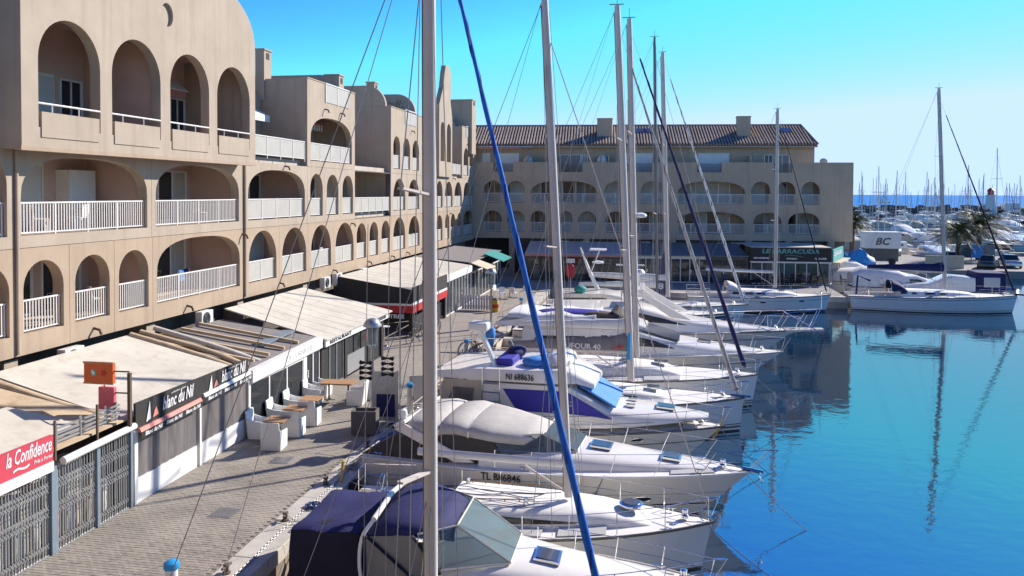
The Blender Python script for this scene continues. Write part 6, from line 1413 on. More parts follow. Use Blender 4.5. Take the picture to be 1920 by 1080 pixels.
# planter and menu board
p = thing('planter_box', 'dark brown rectangular planter box on the paving by the lamp', 'planter', (-9.45, 25.65, .015), .12)
for s in (-1, 1): MB().box(-.42, s * .24 - .03, .03, .42, s * .24 + .03, .82).build('side_panel', 'planter', p)
for s in (-1, 1): MB().box(s * .39 - .03, -.209, .03, s * .39 + .03, .209, .82).build('end_panel', 'planter', p)
MB().box(-.36, -.2, .03, .36, .2, .7).build('soil', 'brown', p)
p = thing('menu_board', 'grey standing menu board with dark blue panel behind the planter', 'board', (-9.15, 26.9, .015), .1)
MB().box(-.4, -.02, .1, .4, .02, 1.85).build('panel', 'galv', p); MB().box(-.33, -.03, .25, .33, -.021, 1.05).build('poster', 'navy', p)
for s in (-1, 1): MB().box(s * .43 - .03, -.03, 0, s * .43 + .03, .03, 1.9).build('post', 'galv', p); MB().box(s * .43 - .03, -.25, 0, s * .43 + .03, -.031, .04).build('foot', 'galv', p)
p = thing('menu_board', 'pale blank notice panel beside the blue capped pedestal', 'board', (-8.75, 29.6, .037), .3)
MB().box(-.35, -.02, .1, .35, .02, 1.1).build('panel', 'shutter', p)
for s in (-1, 1): MB().box(s * .3 - .02, -.045, 0, s * .3 + .02, -.021, 1.1).build('leg', 'galv', p)
# bicycles by the entrance of the black awning
def bicycle(loc, rz, label, m):
    t = thing('bicycle', label, 'bicycle', loc, rz, 'bicycles by the black awning', rx=.12)
    for x in (-.52, .52):
        c = [(x + .33 * math.cos(a), 0, .34 + .33 * math.sin(a)) for a in [i * math.pi / 12 for i in range(24)]]; w = MB().tube(c, .02, 6, closed=True).build('wheel', 'rubber', t)
        k = MB()
        for i in range(0, 12): a = i * math.pi / 6; k.tube([(x, 0, .34), (x + .32 * math.cos(a), 0, .34 + .32 * math.sin(a))], .004, 3)
        k.build('spokes', 'steel', w)
    MB().tube([(-.52, 0, .34), (-.18, 0, .34), (.34, 0, .78), (-.28, 0, .82), (-.18, 0, .34)], .018, 6).tube([(-.52, 0, .34), (-.28, 0, .82), (-.31, 0, .93)], .015, 6).tube([(.52, 0, .34), (.38, 0, .78), (.33, 0, .98)], .018, 6).build('frame', m, t)
    MB().tube([(.3, -.28, 1.02), (.36, -.1, 1.0), (.36, .1, 1.0), (.3, .28, 1.02)], .014, 6).build('handlebar', 'steel', t); MB().ellip((-.32, 0, .95), .14, .07, .04).build('saddle', 'black', t, smooth=60)
    MB().tube([(-.18, -.08, .34), (-.18, .08, .34)], .06, 8).tube([(-.18, .1, .34), (-.1, .1, .2)], .015, 5).build('crank', 'steel', t)
bicycle((-12.55, 41.8, 0), 1.2, 'dark bicycle leaning by the corner of the black awning', 'black'); bicycle((-12.2, 44.6, 0), 1.5, 'grey bicycle parked under the red valance', 'galv')
# high tables under the awning entrance
for i in range(4):
    p = (-13.9 - .9 * i, 40.6 + .5 * (i % 2), 0)
    t = thing('bar_table', 'tall slim bar table in front of the black awning', 'table', p, 0, 'bar tables at the awning entrance')
    MB().lathe([(.3, 1.03), (.3, 1.06)], n=14).build('table_top', 'white_paint', t); MB().tube([(0, 0, .03), (0, 0, 1.03)], .03, 8).build('column', 'steel', t); MB().lathe([(.22, 0), (.2, .03)], n=14).build('base', 'steel', t)
# white fence planter, yellow bin, chairs in shade
p = thing('terrace_fence', 'row of white picket panels closing the last terrace', 'fence', (-11.8, 54.2, 0))
for i in range(12): MB().box(-1.1 + i * .19, -.02, .05, -.95 + i * .19, .02, 1.05 + (.06 if i in (0, 3, 6, 9) else 0)).build('picket', 'shutter', p)
MB().box(-1.12, .021, .25, 1.16, .05, .33).box(-1.12, .021, .8, 1.16, .05, .88).build('cross_rail', 'shutter', p)
p = thing('litter_bin', 'yellow and red litter bin at the end of the white picket panels', 'bin', (-10.45, 53.7, 0))
MB().lathe([(.2, 0), (.24, .05), (.25, .8), (.22, .85)], n=12).build('bin', 'yellow', p, smooth=40); MB().lathe([(.255, .3), (.258, .55)], n=12).build('band', 'red', p); MB().lathe([(.26, .851), (.2, .95), (.05, 1.0)], n=12).build('lid', 'planter', p, smooth=40)
for i, (x, y, rz) in enumerate(((-11.2, 60.5, .4), (-10.4, 60.9, 2.8), (-11.9, 62.0, 1.2), (-9.8, 61.8, -.6))): cafe_chair((x, y, 0), rz, 'white terrace chair in the shade near the teal awning', 'shaded white chairs at the corner', 'white_paint')
cafe_table((-10.8, 61.5, 0), 'small round table among the shaded white chairs', 'shaded tables at the corner')
# bollards, chain, ropes and clutter along the kerb
def cleat(y, near_):
    t = thing('mooring_cleat', 'rusty mooring cleat on the kerb beside ' + near_, 'cleat', (QX - .55, y, .04), RND.uniform(-.2, .2), 'mooring cleats on the kerb')
    MB().lathe([(.09, 0), (.09, .03), (.05, .05), (.05, .14), (.08, .17), (.06, .2)], n=10).build('post', 'brown', t, smooth=40); MB().tube([(0, -.16, .15), (0, .16, .15)], .03, 6).build('horn', 'brown', t)
for y, n_ in zip((15.6, 18.4, 20.9, 24.2, 27.2, 31, 35, 40.5, 46), ('the navy stern cover', 'the bare boomed sloop', 'the yellow post', 'the outboard with blue cover', 'the menu board', 'the yellow fuel cans', 'the short gangway', 'the long gangway', 'the steep gangway')): cleat(y, n_)
ch = MB(); y = 9.0; i = 0
while y < 26:
    x = QX - .33 + .03 * math.sin(y * 1.3); a = (i % 2) * math.pi / 2; pts = []
    for q in range(6):
        u = .055 * math.cos(q * math.pi / 3); v = .026 * math.sin(q * math.pi / 3); pts.append((x + v * math.cos(a), y + u, .06 + v * math.sin(a)))
    ch.tube(pts, .011, 4, closed=True); y += .085; i += 1
tag(ch.build('mooring_chain', 'wire'), 'long rusty chain lying along the kerb stones', 'chain')
def rope_coil(x, y, z, r, n, m, label, seed):
    rr = random.Random(seed); pts = []
    for i in range(n * 14): a = i * 2 * math.pi / 14; q = r * (.7 + .3 * math.sin(i * .37 + seed)) ; pts.append((x + q * math.cos(a), y + q * math.sin(a), z + .012 + .10 * abs(math.sin(i * .21 + seed)) * rr.random()))
    tag(MB().tube(pts, .016, 5).build('rope_coil', m, smooth=60), label, 'rope')
rope_coil(-8.6, 22.3, .04, .22, 5, 'wire', 'tangled dark mooring rope on the kerb by the grey canopy cruiser', 1); rope_coil(-8.75, 26.5, .04, .25, 5, 'leaf', 'greenish rope heap on the kerb by the planter box', 2); rope_coil(-8.6, 30.8, .04, .3, 5, 'rope', 'pale rope heap on the kerb beside the notice panel', 3)
hs_ = MB()
for k in range(5):
    pts = [(-8.35 + .12 * k * math.cos(k) + (.42 + .03 * k) * math.cos(a) * .5, 37.0 + .1 * k + (.5) * math.cos(a), .62 + (.52 - .03 * k) * math.sin(a)) for a in [i * math.pi / 10 for i in range(20)]]
    hs_.tube(pts, .02, 5, closed=True)
tag(hs_.build('hose_coil', 'hull_navy', smooth=60), 'dark blue hose hung in loops beside the service pedestal', 'hose')
tag(MB().tube([(-8.5, 21.15, .03), (-8.46, 21.2, .62)], .045, 8).build('marker_post', 'yellow'), 'short yellow post standing on the kerb', 'post')
def tyre(p, label):
    t = thing('tyre_fender', label, 'tyre', p, 0, 'tyres hung on the quay wall'); MB().tube([(0, .3 * math.cos(a), .3 * math.sin(a)) for a in [i * math.pi / 9 for i in range(18)]], .1, 8, closed=True).build('tyre', 'rubber', t, smooth=60); MB().tube([(0, 0, .3), (-.15, 0, .65)], .012, 4).build('rope', 'rope', t)
tyre((QX + .1, 25.6, -.35), 'black tyre hung on the quay wall beside the grey canopy cruiser'); tyre((QX + .1, 29.9, -.35), 'black tyre hung on the quay wall by the flybridge cruiser'); tyre((QX + .1, 21.4, -.35), 'black tyre hung on the quay wall below the yellow post')
# gangways
def gangway(x0, y, x1, z1, label, rails_=True, m='galv', w=.45):
    t = thing('gangway', label, 'gangway', (x0, y, .05), 0, 'gangways to the boats'); d = Vector((x1 - x0, 0, z1 - .05))
    for s in (-1, 1): MB().bar((0, s * w / 2, .02), (d.x, s * w / 2, d.z + .02), .05, .08).build('side_beam', m, t)
    n = 9
    for i in range(n): q = d * ((i + .5) / n); MB().box(q.x - .09, -w / 2 + .026, q.z + .0, q.x + .09, w / 2 - .026, q.z + .03).build('tread', 'teak', t)
    if rails_:
        k = MB()
        for i in range(4): q = d * (i / 3); k.tube([(q.x, -w / 2, q.z), (q.x, -w / 2, q.z + .8)], .015, 5)
        k.tube([(0, -w / 2, .82), (d.x, -w / 2, d.z + .8)], .012, 5); k.build('handrail', 'steel', t)
gangway(-9.0, 35.6, -7.4, .35, 'aluminium gangway to the sloop with the navy furled jib'); gangway(-9.2, 41.0, -7.3, .8, 'long gangway with handrail to the large white yacht'); gangway(-9.0, 31.8, -7.5, .3, 'plank gangway to the sloop with the grey sail cover', False); gangway(-9.2, 46.4, -7.2, 1.0, 'steep gangway to the yacht with the long bow pulpit')
# mooring lines to the kerb, bow lines into the water
for root, H, X, Y in ((B, HB, -7.2, 16.6), (C, HC, -7.75, 19.75), (D, HD, -8.2, 23.4), (E_, HE, -8, 27.7), (F_, HF, -7.9, 31.6), (G_, HG, -7.8, 35.4), (H_, HH, -7.9, 40.6)):
    X = root.location.x; Y = root.location.y
    for s in (-1, 1): MB().tube(sag((.15, s * H.hb(.02) * .9, H.fs), (QX - .55 - X, s * (H.hb(.02) + .5), .2 - WZ), .12), .014, 5).build('mooring_rope', 'rope', root)
    MB().tube(sag((H.L - .3, 0, H.fb + .05), (H.L + 1.5, RND.uniform(-.5, -.1), -.05), .06), .012, 5).build('bow_rope', 'rope' if RND.random() < .5 else 'wire', root)
# outboard under a blue cover, jerrycans on the sloop stern
t = thing('outboard_motor', 'outboard motor under a bright blue cover on the quay edge', 'outboard', (-8.05, 23.0, .0), .3)
MB().lathe([(.05, .0), (.12, .1), (.16, .35), (.14, .52), (.05, .58)], n=12).build('motor_cover', 'sky_cloth', t, smooth=50); MB().tube([(0, 0, .05), (0, 0, -.6)], .05, 6).build('shaft', 'alloy_dark', t)
t = thing('outboard_motor', 'outboard motor under a blue cover on the stern by the hose loops', 'outboard', (-7.6, 37.9, 1.25), .3)
MB().lathe([(.06, -.6), (.16, -.45), (.24, .0), (.22, .35), (.1, .45)], n=12).build('motor_cover', 'sky_cloth', t, smooth=50); MB().tube([(0, 0, -.5), (.05, 0, -1.2)], .05, 6).build('shaft', 'alloy_dark', t)
for i in range(2):
    t = thing('jerrycan', 'yellow fuel can hung on the stern rail of the grey covered sloop', 'jerrycan', (-7.75 + .05 * i, 31.0 + .5 * i, .62), .1 * i, 'yellow fuel cans')
    MB().box(-.12, -.2, 0, .12, .2, .5).build('can', 'yellow', t, bevel=.05); MB().tube([(0, -.12, .5), (0, -.1, .56), (0, .08, .56), (0, .1, .5)], .018, 6).build('handle', 'yellow', t)
# balcony plants
def plant(loc, h, label, n=60, spread=.5, fl=False):
    t = thing('potted_plant', label, 'plant', loc, 0, 'balcony plants'); rr = random.Random(int(loc[1] * 100))
    MB().lathe([(.12, 0), (.18, .3), (.2, .32)], n=10).build('pot', 'terracotta', t, smooth=40)
    st_ = MB(); lv = MB(); fm = MB()
    for i in range(n):
        a = rr.uniform(0, 6.28); r = spread * rr.random() ** .5; z = .35 + h * rr.random(); p = Vector((r * math.cos(a) * (z / (h + .3)), r * math.sin(a) * (z / (h + .3)), z))
        if i % 4 == 0: st_.tube([(0, 0, .3), p], .008, 4)
        for q in range(4):
            d = Vector((rr.uniform(-1, 1), rr.uniform(-1, 1), rr.uniform(-.4, .8))).normalized() * rr.uniform(.1, .2); s = Vector((-d.y, d.x, 0)).normalized() * .035; (fm if fl and rr.random() < .12 else lv).add([p, p + d * .5 + s, p + d, p + d * .5 - s], [(0, 1, 2, 3)])
    st_.build('stems', 'trunk', t); lv.build('foliage', 'leaf', t, kind='stuff', outward=False)
    if fl: fm.build('flowers', 'flower', t, kind='stuff', outward=False)
plant((FX - .6, 55.0, FL1), 1.3, 'leafy potted palm behind a lower balcony rail', 70, .7); plant((FX - .45, 58.6, FL1), 1.1, 'flowering potted shrub spilling over a lower balcony rail', 80, .8, True); plant((FX - .5, 59.6, FL1), .8, 'low red flowered pot plant on the lower balcony', 60, .5, True)
plant((FX - 1.4, 21.2, FL1), 1.3, 'dark leafy plant behind the lower arch rail by the drainpipe', 60, .5); plant((-19.2, 57.5, 13.0), 1.6, 'bushy shrub on the roof terrace between the chimneys', 160, 1.2)
for i, (u, z, nm) in enumerate(((21.0, FL1, 'white plastic chair on the lower balcony behind the arch'), (22.0, FL2, 'white plastic chair on the upper wide balcony'))): cafe_chair((FX - .9, u, z), 1.5 + i, nm, 'balcony chairs', 'white_paint')
for u, z, c_, nm in ((22.9, FL1, 'orange_sign', 'orange cloth hung on a lower balcony drying rack'),):
    t = thing('drying_rack', nm, 'drying rack', (FX - .8, u, z), 0); MB().tube([(0, -.4, 0), (0, -.4, .9), (0, .4, .9), (0, .4, 0)], .015, 5).tube([(-.3, -.4, 0), (-.3, -.4, .9), (-.3, .4, .9), (-.3, .4, 0)], .015, 5).build('frame', 'steel', t); MB().box(-.03, -.3, .5, .03, .0, .92).build('cloth', c_, t); MB().box(-.33, .05, .55, -.27, .35, .92).build('cloth', 'white_cloth', t)

# drain covers and a cable on the paving
for i, (x, y, nm) in enumerate(((-10.6, 18.6, 'square iron drain cover set in the near paving'), (-11.0, 22.6, 'square iron drain cover in the paving before the plastic sheets'), (-10.2, 32.2, 'round iron manhole cover on the quay past the long table'))):
    t = thing('drain_cover', nm, 'drain cover', (x, y, .017), .1 * i, 'iron covers in the paving')
    if i < 2:
        MB().box(-.3, -.3, 0, .3, .3, .008).build('plate', 'wire', t)
        for k in range(6): MB().box(-.24 + k * .085, -.24, .008, -.2 + k * .085, .24, .013).build('rib', 'alloy_dark', t)
    else: MB().lathe([(.33, 0), (.33, .01), (.28, .014)], n=20).build('plate', 'wire', t); MB().lathe([(.2, .014), (.2, .018)], n=16).build('rib', 'alloy_dark', t)
tag(MB().tube(bezier([(-8.75, 28.3, .06), (-8.9, 27.2, .05), (-8.5, 25.9, .05), (-8.8, 24.6, .05), (-8.4, 23.6, .06), (-8.0, 23.4, .1)], 8), .014, 5).build('power_cable', 'blue_cloth', smooth=60), 'blue power cable lying on the kerb from the pedestal', 'cable')
tag(MB().tube(bezier([(-8.66, 37.4, .1), (-9.1, 36.2, .03), (-8.9, 34.6, .03), (-9.2, 33.2, .03), (-8.5, 32.2, .05)], 8), .016, 5).build('water_hose', 'leaf', smooth=60), 'green water hose trailing along the kerb behind the fuel cans', 'hose')
# lived-in balconies
rb_ = random.Random(21); cch = None
for fl, nm, lst in ((FL1, 'lower', (24.9, 28.0, 30.6, 34.4, 37.6, 41.0, 44.6, 50, 52.2, 66.2, 71)), (FL2, 'upper', (24.0, 27.8, 30.9, 35.0, 37.4, 41, 45.2, 55.0, 58.8, 66.5, 69.5))):
    for u in lst:
        k = rb_.randrange(4); dd = rb_.uniform(.8, 1.6)
        if k < 2:
            cafe_chair((FX - dd, u, fl), rb_.uniform(0, 6), 'white plastic chair on the %s balcony %s' % (nm, 'between narrow arches' if k else 'near the rail'), 'balcony chairs', 'white_paint')
            cafe_table((FX - dd - .2, u + .75, fl), 'round balcony table beside a plastic chair on the %s floor' % nm, 'balcony tables')
        elif k == 2: plant((FX - dd, u, fl), rb_.uniform(.6, 1.2), 'potted plant on the %s balcony of the sunlit building' % nm, 40, .4)
        else:
            t = thing('drying_rack', 'folding drying rack with towels on the %s balcony' % nm, 'drying rack', (FX - dd, u, fl), 0, 'drying racks')
            MB().tube([(0, -.4, 0), (0, -.4, .9), (0, .4, .9), (0, .4, 0)], .012, 5).build('frame', 'steel', t); MB().box(-.02, -.35, .45, .02, -.02, .92).build('towel', rb_.choice(['white_cloth', 'sky_cloth', 'salmon', 'beige_cloth']), t); MB().box(-.02, .03, .35, .02, .33, .92).build('towel', rb_.choice(['white_cloth', 'grey_cloth', 'navy']), t)

# life-ring case on the far quay
lp_ = at_y(1070, 500, 67.8); t = thing('life_ring_post', 'red life ring case with white plate on a post at the far quay', 'life ring', (lp_.x, 67.8, .0))
MB().tube([(0, 0, 0), (0, 0, 2.4)], .04, 8).build('post', 'galv', t); MB().ellip((0, -.12, 1.55), .42, .12, .62, 14, 8).build('case', 'lamp_red', t, smooth=50); MB().box(-.35, -.06, 2.25, .35, -.02, 2.6).build('plate', 'white_paint', t)
# poles, planks and rope lying along the kerb
rk = random.Random(31)
for i, (y, near_) in enumerate(((22.9, 'the grey canopy cruiser'), (25.2, 'the black tyre'), (29.0, 'the capped pedestal'), (30.2, 'the notice panel'), (33.4, 'the fuel cans'), (39.0, 'the hose loops'), (43.5, 'the long gangway'))):
    a_ = rk.uniform(-.5, .5); L_ = rk.uniform(1.6, 2.8); x_ = QX - .35
    tag(MB().tube([(x_ - .3 * math.cos(a_), y - L_ / 2, .07), (x_ + .35, y + L_ / 2, .25 + .4 * rk.random())], .022, 6).build('boat_hook', rk.choice(['wood_table', 'galv', 'rope'])), 'long pole lying on the kerb beside %s' % near_, 'pole', 'poles left on the kerb')
for i, (y, near_) in enumerate(((19.3, 'the navy stern cover'), (23.6, 'the yellow post'), (28.9, 'the flybridge cruiser stern'), (34.2, 'the grey covered sloop'), (38.6, 'the hose loops'), (42.6, 'the large white yacht'))):
    rope_coil(QX - .25 + rk.uniform(-.1, .1), y, .04, rk.uniform(.18, .3), 6, rk.choice(['rope', 'wire', 'hull_blue']), 'loose coil of mooring rope on the kerb by %s' % near_, 10 + i)
# ================================================================== PIER, FAR MARINA AND SEA
# motor boats moored stern-to at the pier behind the white sloop
def small_cruiser(name, label, X, Y, L, B_, rz=0, canopy='navy', hullm='gelcoat', win=True, cover=False, fly=False):
    t = thing(name, label, 'motorboat'); H = Hull(L, B_, 1.1, 1.4, 1.2, motor=True); place(t, X, Y, rz)
    make_hull(t, H, hullm, stripes=((.7, .74, 'grey_cloth'),)); make_deck(t, H, .38, .8, -.4)
    s = L / 10; st = [(3.4 * s, B_ * .42, 1.1, 2.1, .2), (5.2 * s, B_ * .4, 1.15, 2.15, .3), (6.6 * s, B_ * .34, 1.2, 1.75, .6), (9.0 * s, B_ * .12, 1.35, 1.42, 1)]
    c = MB().loft(cabin_secs(st)).build('cabin', hullm, t, smooth=40); cab_window(c, st, [(3.8 * s, .4), (6.0 * s, .45)], [(3.9 * s, .75), (5.5 * s, .75)], 'glass_dark')
    if canopy:
        secs = []
        for x, z in ((.2, 2.3), (.9, 2.75), (2.4, 2.8), (3.8, 2.6), (4.6, 2.2)):
            secs.append([Vector((x * s, B_ * .43 * math.cos(q), 1.15 + (z - 1.15) * math.sin(q) ** .35 if 0 < q < math.pi else 1.15)) for q in [math.pi - j * math.pi / 10 for j in range(11)]])
        MB().loft(secs, closed=False).build('canopy', canopy, t, smooth=50)
        if win:
            for sd in (-1, 1): MB().box(1.2 * s, sd * B_ * .435 - .01, 1.6, 2.9 * s, sd * B_ * .435 + .01, 2.25).build('canopy_window', 'glass_sky', t)
    if cover:
        secs = []
        for i in range(9):
            f = i / 8; x = .1 + f * (L * .9); tt = H.tx(x); w = H.hb(tt) + .02; z = H.sh(tt); hh = .9 * math.sin(math.pi * min(1, .25 + f * .75)) + .25
            secs.append([Vector((x, w * math.cos(q), z - .1 + (hh + .1) * max(0, math.sin(q)) ** .8)) for q in [math.pi - j * math.pi / 8 for j in range(9)]])
        MB().loft(secs, closed=False).build('boat_cover', cover, t, smooth=50)
    rails(t, H, .45, h=.5, n=4, mid=False)
    return t
small_cruiser('motor_cruiser', 'white cabin cruiser with navy framed canopy behind the pier sloop', 17.2, 74.5, 10.2, 3.4, -.04, 'white_cloth', win=False)
nb = thing('motor_cruiser', 'cream open boat with dark navy canopy window moored behind the pier sloop', 'motorboat'); HN = Hull(9.5, 3.2, 1.1, 1.4, 1.2, motor=True); place(nb, 16.6, 78.6)
nb.location = (20.0, 72.0, WZ); nb.rotation_euler.z = math.pi - .05
nb.location = (29.0, 72.2, WZ)
make_hull(nb, HN, 'gelcoat_cream'); make_deck(nb, HN, .4, .8, -.4)
st = [(2.6, 1.3, 1.1, 2.3, .15), (4.4, 1.3, 1.15, 2.4, .25), (6.0, 1.1, 1.2, 1.7, .6), (8.6, .3, 1.35, 1.4, 1)]
c = MB().loft(cabin_secs(st)).build('cabin', 'gelcoat', nb, smooth=40)
MB().box(.3, -1.35, 1.2, 2.55, 1.35, 2.75).build('canopy', 'navy', nb, bevel=.15); MB().box(.8, -1.38, 1.55, 2.0, 1.38, 2.35).build('canopy_window', 'shutter', nb, bevel=.02)
rails(nb, HN, .45, h=.5, n=4, mid=False)
for i, (y, L, cov, nm) in enumerate(((79.0, 9.0, 'white_cloth', 'motor boat under a white fitted cover at the pier'), (83.2, 9.5, 'white_cloth', 'taller motor boat under a pale winter cover at the pier'), (87.2, 8.6, 'beige_cloth', 'motor boat under a beige cover at the pier'), (91.0, 8.8, 'white_cloth', 'motor boat under a white cover next to the cross quay'))):
    small_cruiser('motor_cruiser', nm, 16.2, y, L, 3.2, 0, None if i != 1 else 'white_cloth', win=False, cover=cov if i != 1 else False)
# palms
def palm(loc, h, r, label, n=46, seed=1):
    rr = random.Random(seed); t = thing('palm_tree', label, 'palm', loc, 0, 'palms on the cross quay')
    pts = []; rs = []
    for i in range(13): f = i / 12; pts.append((.1 * math.sin(f * 2), 0, h * f)); rs.append((.34 - .1 * f) * (1 + .1 * (i % 2)) + (.12 if f > .85 else 0))
    MB().tube(pts, rs, 10).build('trunk', 'trunk', t, smooth=40)
    m = MB()
    for i in range(n):
        a = i * 2.399 + rr.uniform(-.2, .2); el = 1.25 - 1.75 * (i / n) + rr.uniform(-.1, .1); L = r * rr.uniform(.85, 1.1); k = 11
        p = Vector((0, 0, h + .05)); d0 = Vector((math.cos(a) * math.cos(el), math.sin(a) * math.cos(el), math.sin(el))); sp = []
        for j in range(k + 1):
            f = j / k; q = p + d0 * (L * f) - Vector((0, 0, L * .55 * f * f * (1.0 if el > 0 else .55))); sp.append(q)
        m.tube(sp, [.03 * (1 - .8 * j / k) for j in range(k + 1)], 4)
        side = Vector((-math.sin(a), math.cos(a), 0))
        for j in range(1, k * 2 + 1):
            f = j / (2 * k); q = sp[min(k, int(f * k))].lerp(sp[min(k, int(f * k) + 1)], f * k - int(f * k)); tn = (sp[min(k, int(f * k) + 1)] - sp[max(0, min(k - 1, int(f * k)))])
            tn = tn.normalized() if tn.length > 0 else d0
            ll = r * .26 * math.sin(math.pi * min(1, .15 + .85 * f)) + .08
            for s in (-1, 1):
                e = q + (side * s * .8 + tn * .6 + Vector((0, 0, -.35 + rr.uniform(-.15, .15)))).normalized() * ll; w = tn * .045
                m.add([q - w, q + w, e], [(0, 1, 2)])
    m.build('crown', 'frond', t, outward=False)
    MB().ellip((0, 0, h - .1), .5, .5, .5).build('frond_bases', 'trunk', t, smooth=40)
pb = at_z(1834, 487, -.1); palm((pb.x, pb.y, -.1), 4.3, 5.0, 'large palm tree standing on the cross quay beside the parked cars', 64, 1)
pb = at_z(1706, 470, -.1); palm((pb.x, 108, -.1), 3.6, 4.0, 'palm tree behind the white lettered trailer', 46, 2)
pb = at_z(1612, 470, -.1); palm((at_y(1596, 470, 106).x, 106, 0), 4.6, 3.2, 'palm tree half hidden by the end of the shaded building', 46, 3)
# low wall, trailer, tarpaulin
t = wthing('quay_wall_panel', 'pale timber panelled enclosure on the cross quay by the palms', 'fence', (at_y(1735, 480, 97).x, 97, -.1))
xa, xb_ = at_y(1735, 480, 97).x, at_y(1808, 480, 97).x
for i in range(14): x = xa + (xb_ - xa) * i / 14; MB().box(x + .01, 97, -.1, x + (xb_ - xa) / 14 - .01, 97.08, 1.25).build('plank', 'beige_cloth', t)
MB().box(xa, 96.95, 1.26, xb_, 97.15, 1.34).build('cap_rail', 'beige_cloth', t)
xa, xb_ = at_y(1622, 450, 99).x, at_y(1690, 450, 99).x; za, zb = at_y(1650, 466, 99).z, at_y(1650, 437, 99).z
t = wthing('box_trailer', 'white box trailer with grey letters on the cross quay', 'trailer', ((xa + xb_) / 2, 99, 0))
MB().box(xa, 99, za, xb_, 101.2, zb).build('body', 'white_paint', t, bevel=.05); MB().box(xa - .04, 98.95, zb + .002, xb_ + .04, 101.25, zb + .12).build('roof', 'white_paint', t)
text('BC', 1.15, 'planter', (xa + (xb_ - xa) * .28, 98.99, za + .45), (1, 0, 0), (0, 0, 1), t, width=1.7, bold=.04, shear=.3)
for x in (xa + .9, xb_ - .9): MB().tube([(x, 99.1, .35), (x, 99.35, .35)], .38, 14).build('wheel', 'rubber', t)
MB().box(xa + .2, 99.3, .4, xb_ - .2, 100.9, za).build('chassis', 'planter', t)
t = thing('tarpaulin_stack', 'crumpled bright blue tarpaulin over stacked terrace furniture', 'tarpaulin', (at_y(1606, 480, 84).x, 84, 0))
rr = random.Random(5); secs = []
for i in range(8):
    f = i / 7; secs.append([Vector((-1.6 + 3.2 * f, 1.0 * math.cos(q), max(.9, 1.2 + (1.5 * math.sin(q) + rr.uniform(-.2, .25)) * math.sin(math.pi * (.15 + .7 * f))) if 0 < q < math.pi else .9)) for q in [math.pi - j * math.pi / 8 for j in range(9)]])
MB().loft(secs, closed=False).build('tarpaulin', 'tarp_blue', t, smooth=25); MB().box(-1.3, -.8, .0, 1.3, .8, .95).build('stacked_furniture', 'planter', t)
# cars
def car(loc, rz, m, label):
    t = thing('parked_car', label, 'car', loc, rz, 'cars parked on the cross quay')
    def sec(x, w, z0, z1): return [Vector((x, -w, z0)), Vector((x, -w * 1.02, (z0 + z1) / 2)), Vector((x, -w * .93, z1)), Vector((x, 0, z1 + .03)), Vector((x, w * .93, z1)), Vector((x, w * 1.02, (z0 + z1) / 2)), Vector((x, w, z0))]
    MB().loft([sec(-2.1, .7, .35, .62), sec(-2.0, .84, .25, .8), (sec(-1.2, .88, .22, .92)), sec(0, .9, .22, .95), sec(1.2, .88, .22, .92), sec(1.9, .84, .25, .85), sec(2.1, .75, .32, .7)], closed=True).build('body', m, t, smooth=40)
    cab = [(-1.2, .78, .92, .93), (-.6, .7, .93, 1.42), (.6, .7, .93, 1.45), (1.5, .76, .9, .95)]
    MB().loft([[Vector((x, -w, z0)), Vector((x, -w * .84, z1)), Vector((x, w * .84, z1)), Vector((x, w, z0))] for x, w, z0, z1 in cab]).build('windows', 'glass_dark', t, smooth=30)
    MB().box(-.6, -.57, 1.42, .62, .57, 1.49).build('roof', m, t, bevel=.03)
    for x in (-1.3, 1.3):
        for s in (-1, 1): w = MB().tube([(x, s * .72, .32), (x, s * .92, .32)], .32, 14).build('wheel', 'rubber', t); MB().tube([(x, s * .9, .32), (x, s * .935, .32)], .19, 10).build('rim', 'steel', w)
    for s in (-1, 1): MB().ellip((-2.05, s * .6, .62), .06, .16, .09).build('headlight', 'glass_sky', t)
for px, yy, m, lb in ((1852, 98.5, 'car_dark', 'dark car parked beside the large palm'), (1893, 100.5, 'car_silver', 'silver car glinting in the sun on the cross quay'), (1780, 104, 'car_silver', 'pale car parked behind the timber enclosure')):
    car((at_y(px, 480, yy).x, yy, -.1), 1.25 + RND.uniform(-.2, .2), m, lb)
# kiosk panels behind the palm
t = wthing('information_panel', 'pale blue poster panels under the large palm', 'panel', (at_y(1800, 470, 106).x, 106, 0))
for k in range(3):
    x = at_y(1800 + k * 22, 470, 106).x; MB().box(x, 106, .5, x + 1.3, 106.06, 2.1).build('poster', 'glass_sky' if k != 1 else 'sky_cloth', t); MB().box(x, 106.02, -.1, x + .06, 106.08, .5).box(x + 1.24, 106.02, -.1, x + 1.3, 106.08, .5).build('legs', 'galv', t)
# ------------------------------------------------------------------ far marina: yachts and motor boats, each one a thing
def far_yacht(cls, L, mh, seed):
    t = thing('moored_yacht', 'x', 'sailboat', (0, 0, 0), 0, 'yachts in the far marina'); H = Hull(L, L * .3, 1.0, 1.25, .5)
    make_hull(t, H, cls, rub=False); make_deck(t, H, .25); coachroof(t, H, L * .3, L * .75, L * .1, .5, .3, wins=((.1, .8),))
    top = (L * .55 - .3, 0, mh); MB().tube([(L * .55, 0, 1.4), top], [.085, .06], 6).build('mast', 'alloy', t)
    MB().tube([(L * .55, 0, 2.6), (L * .12, 0, 2.7)], .16, 6).build('sail_cover', ['navy', 'white_cloth', 'navy', 'grey_cloth'][seed % 4], t)
    MB().tube([(L - .2, 0, 1.3), (top[0], 0, mh * .95)], .035 if seed % 2 else .02, 5).build('forestay', 'white_cloth' if seed % 3 else 'navy', t)
    MB().tube([(.1, 0, 1.1), top], .012, 3).build('backstay', 'wire', t)
    for f in (.4, .7): MB().tube([(L * .55 - .15, -.9, mh * f), (L * .55 - .15, .9, mh * f)], .03, 4).build('spreader', 'alloy', t)
    return t
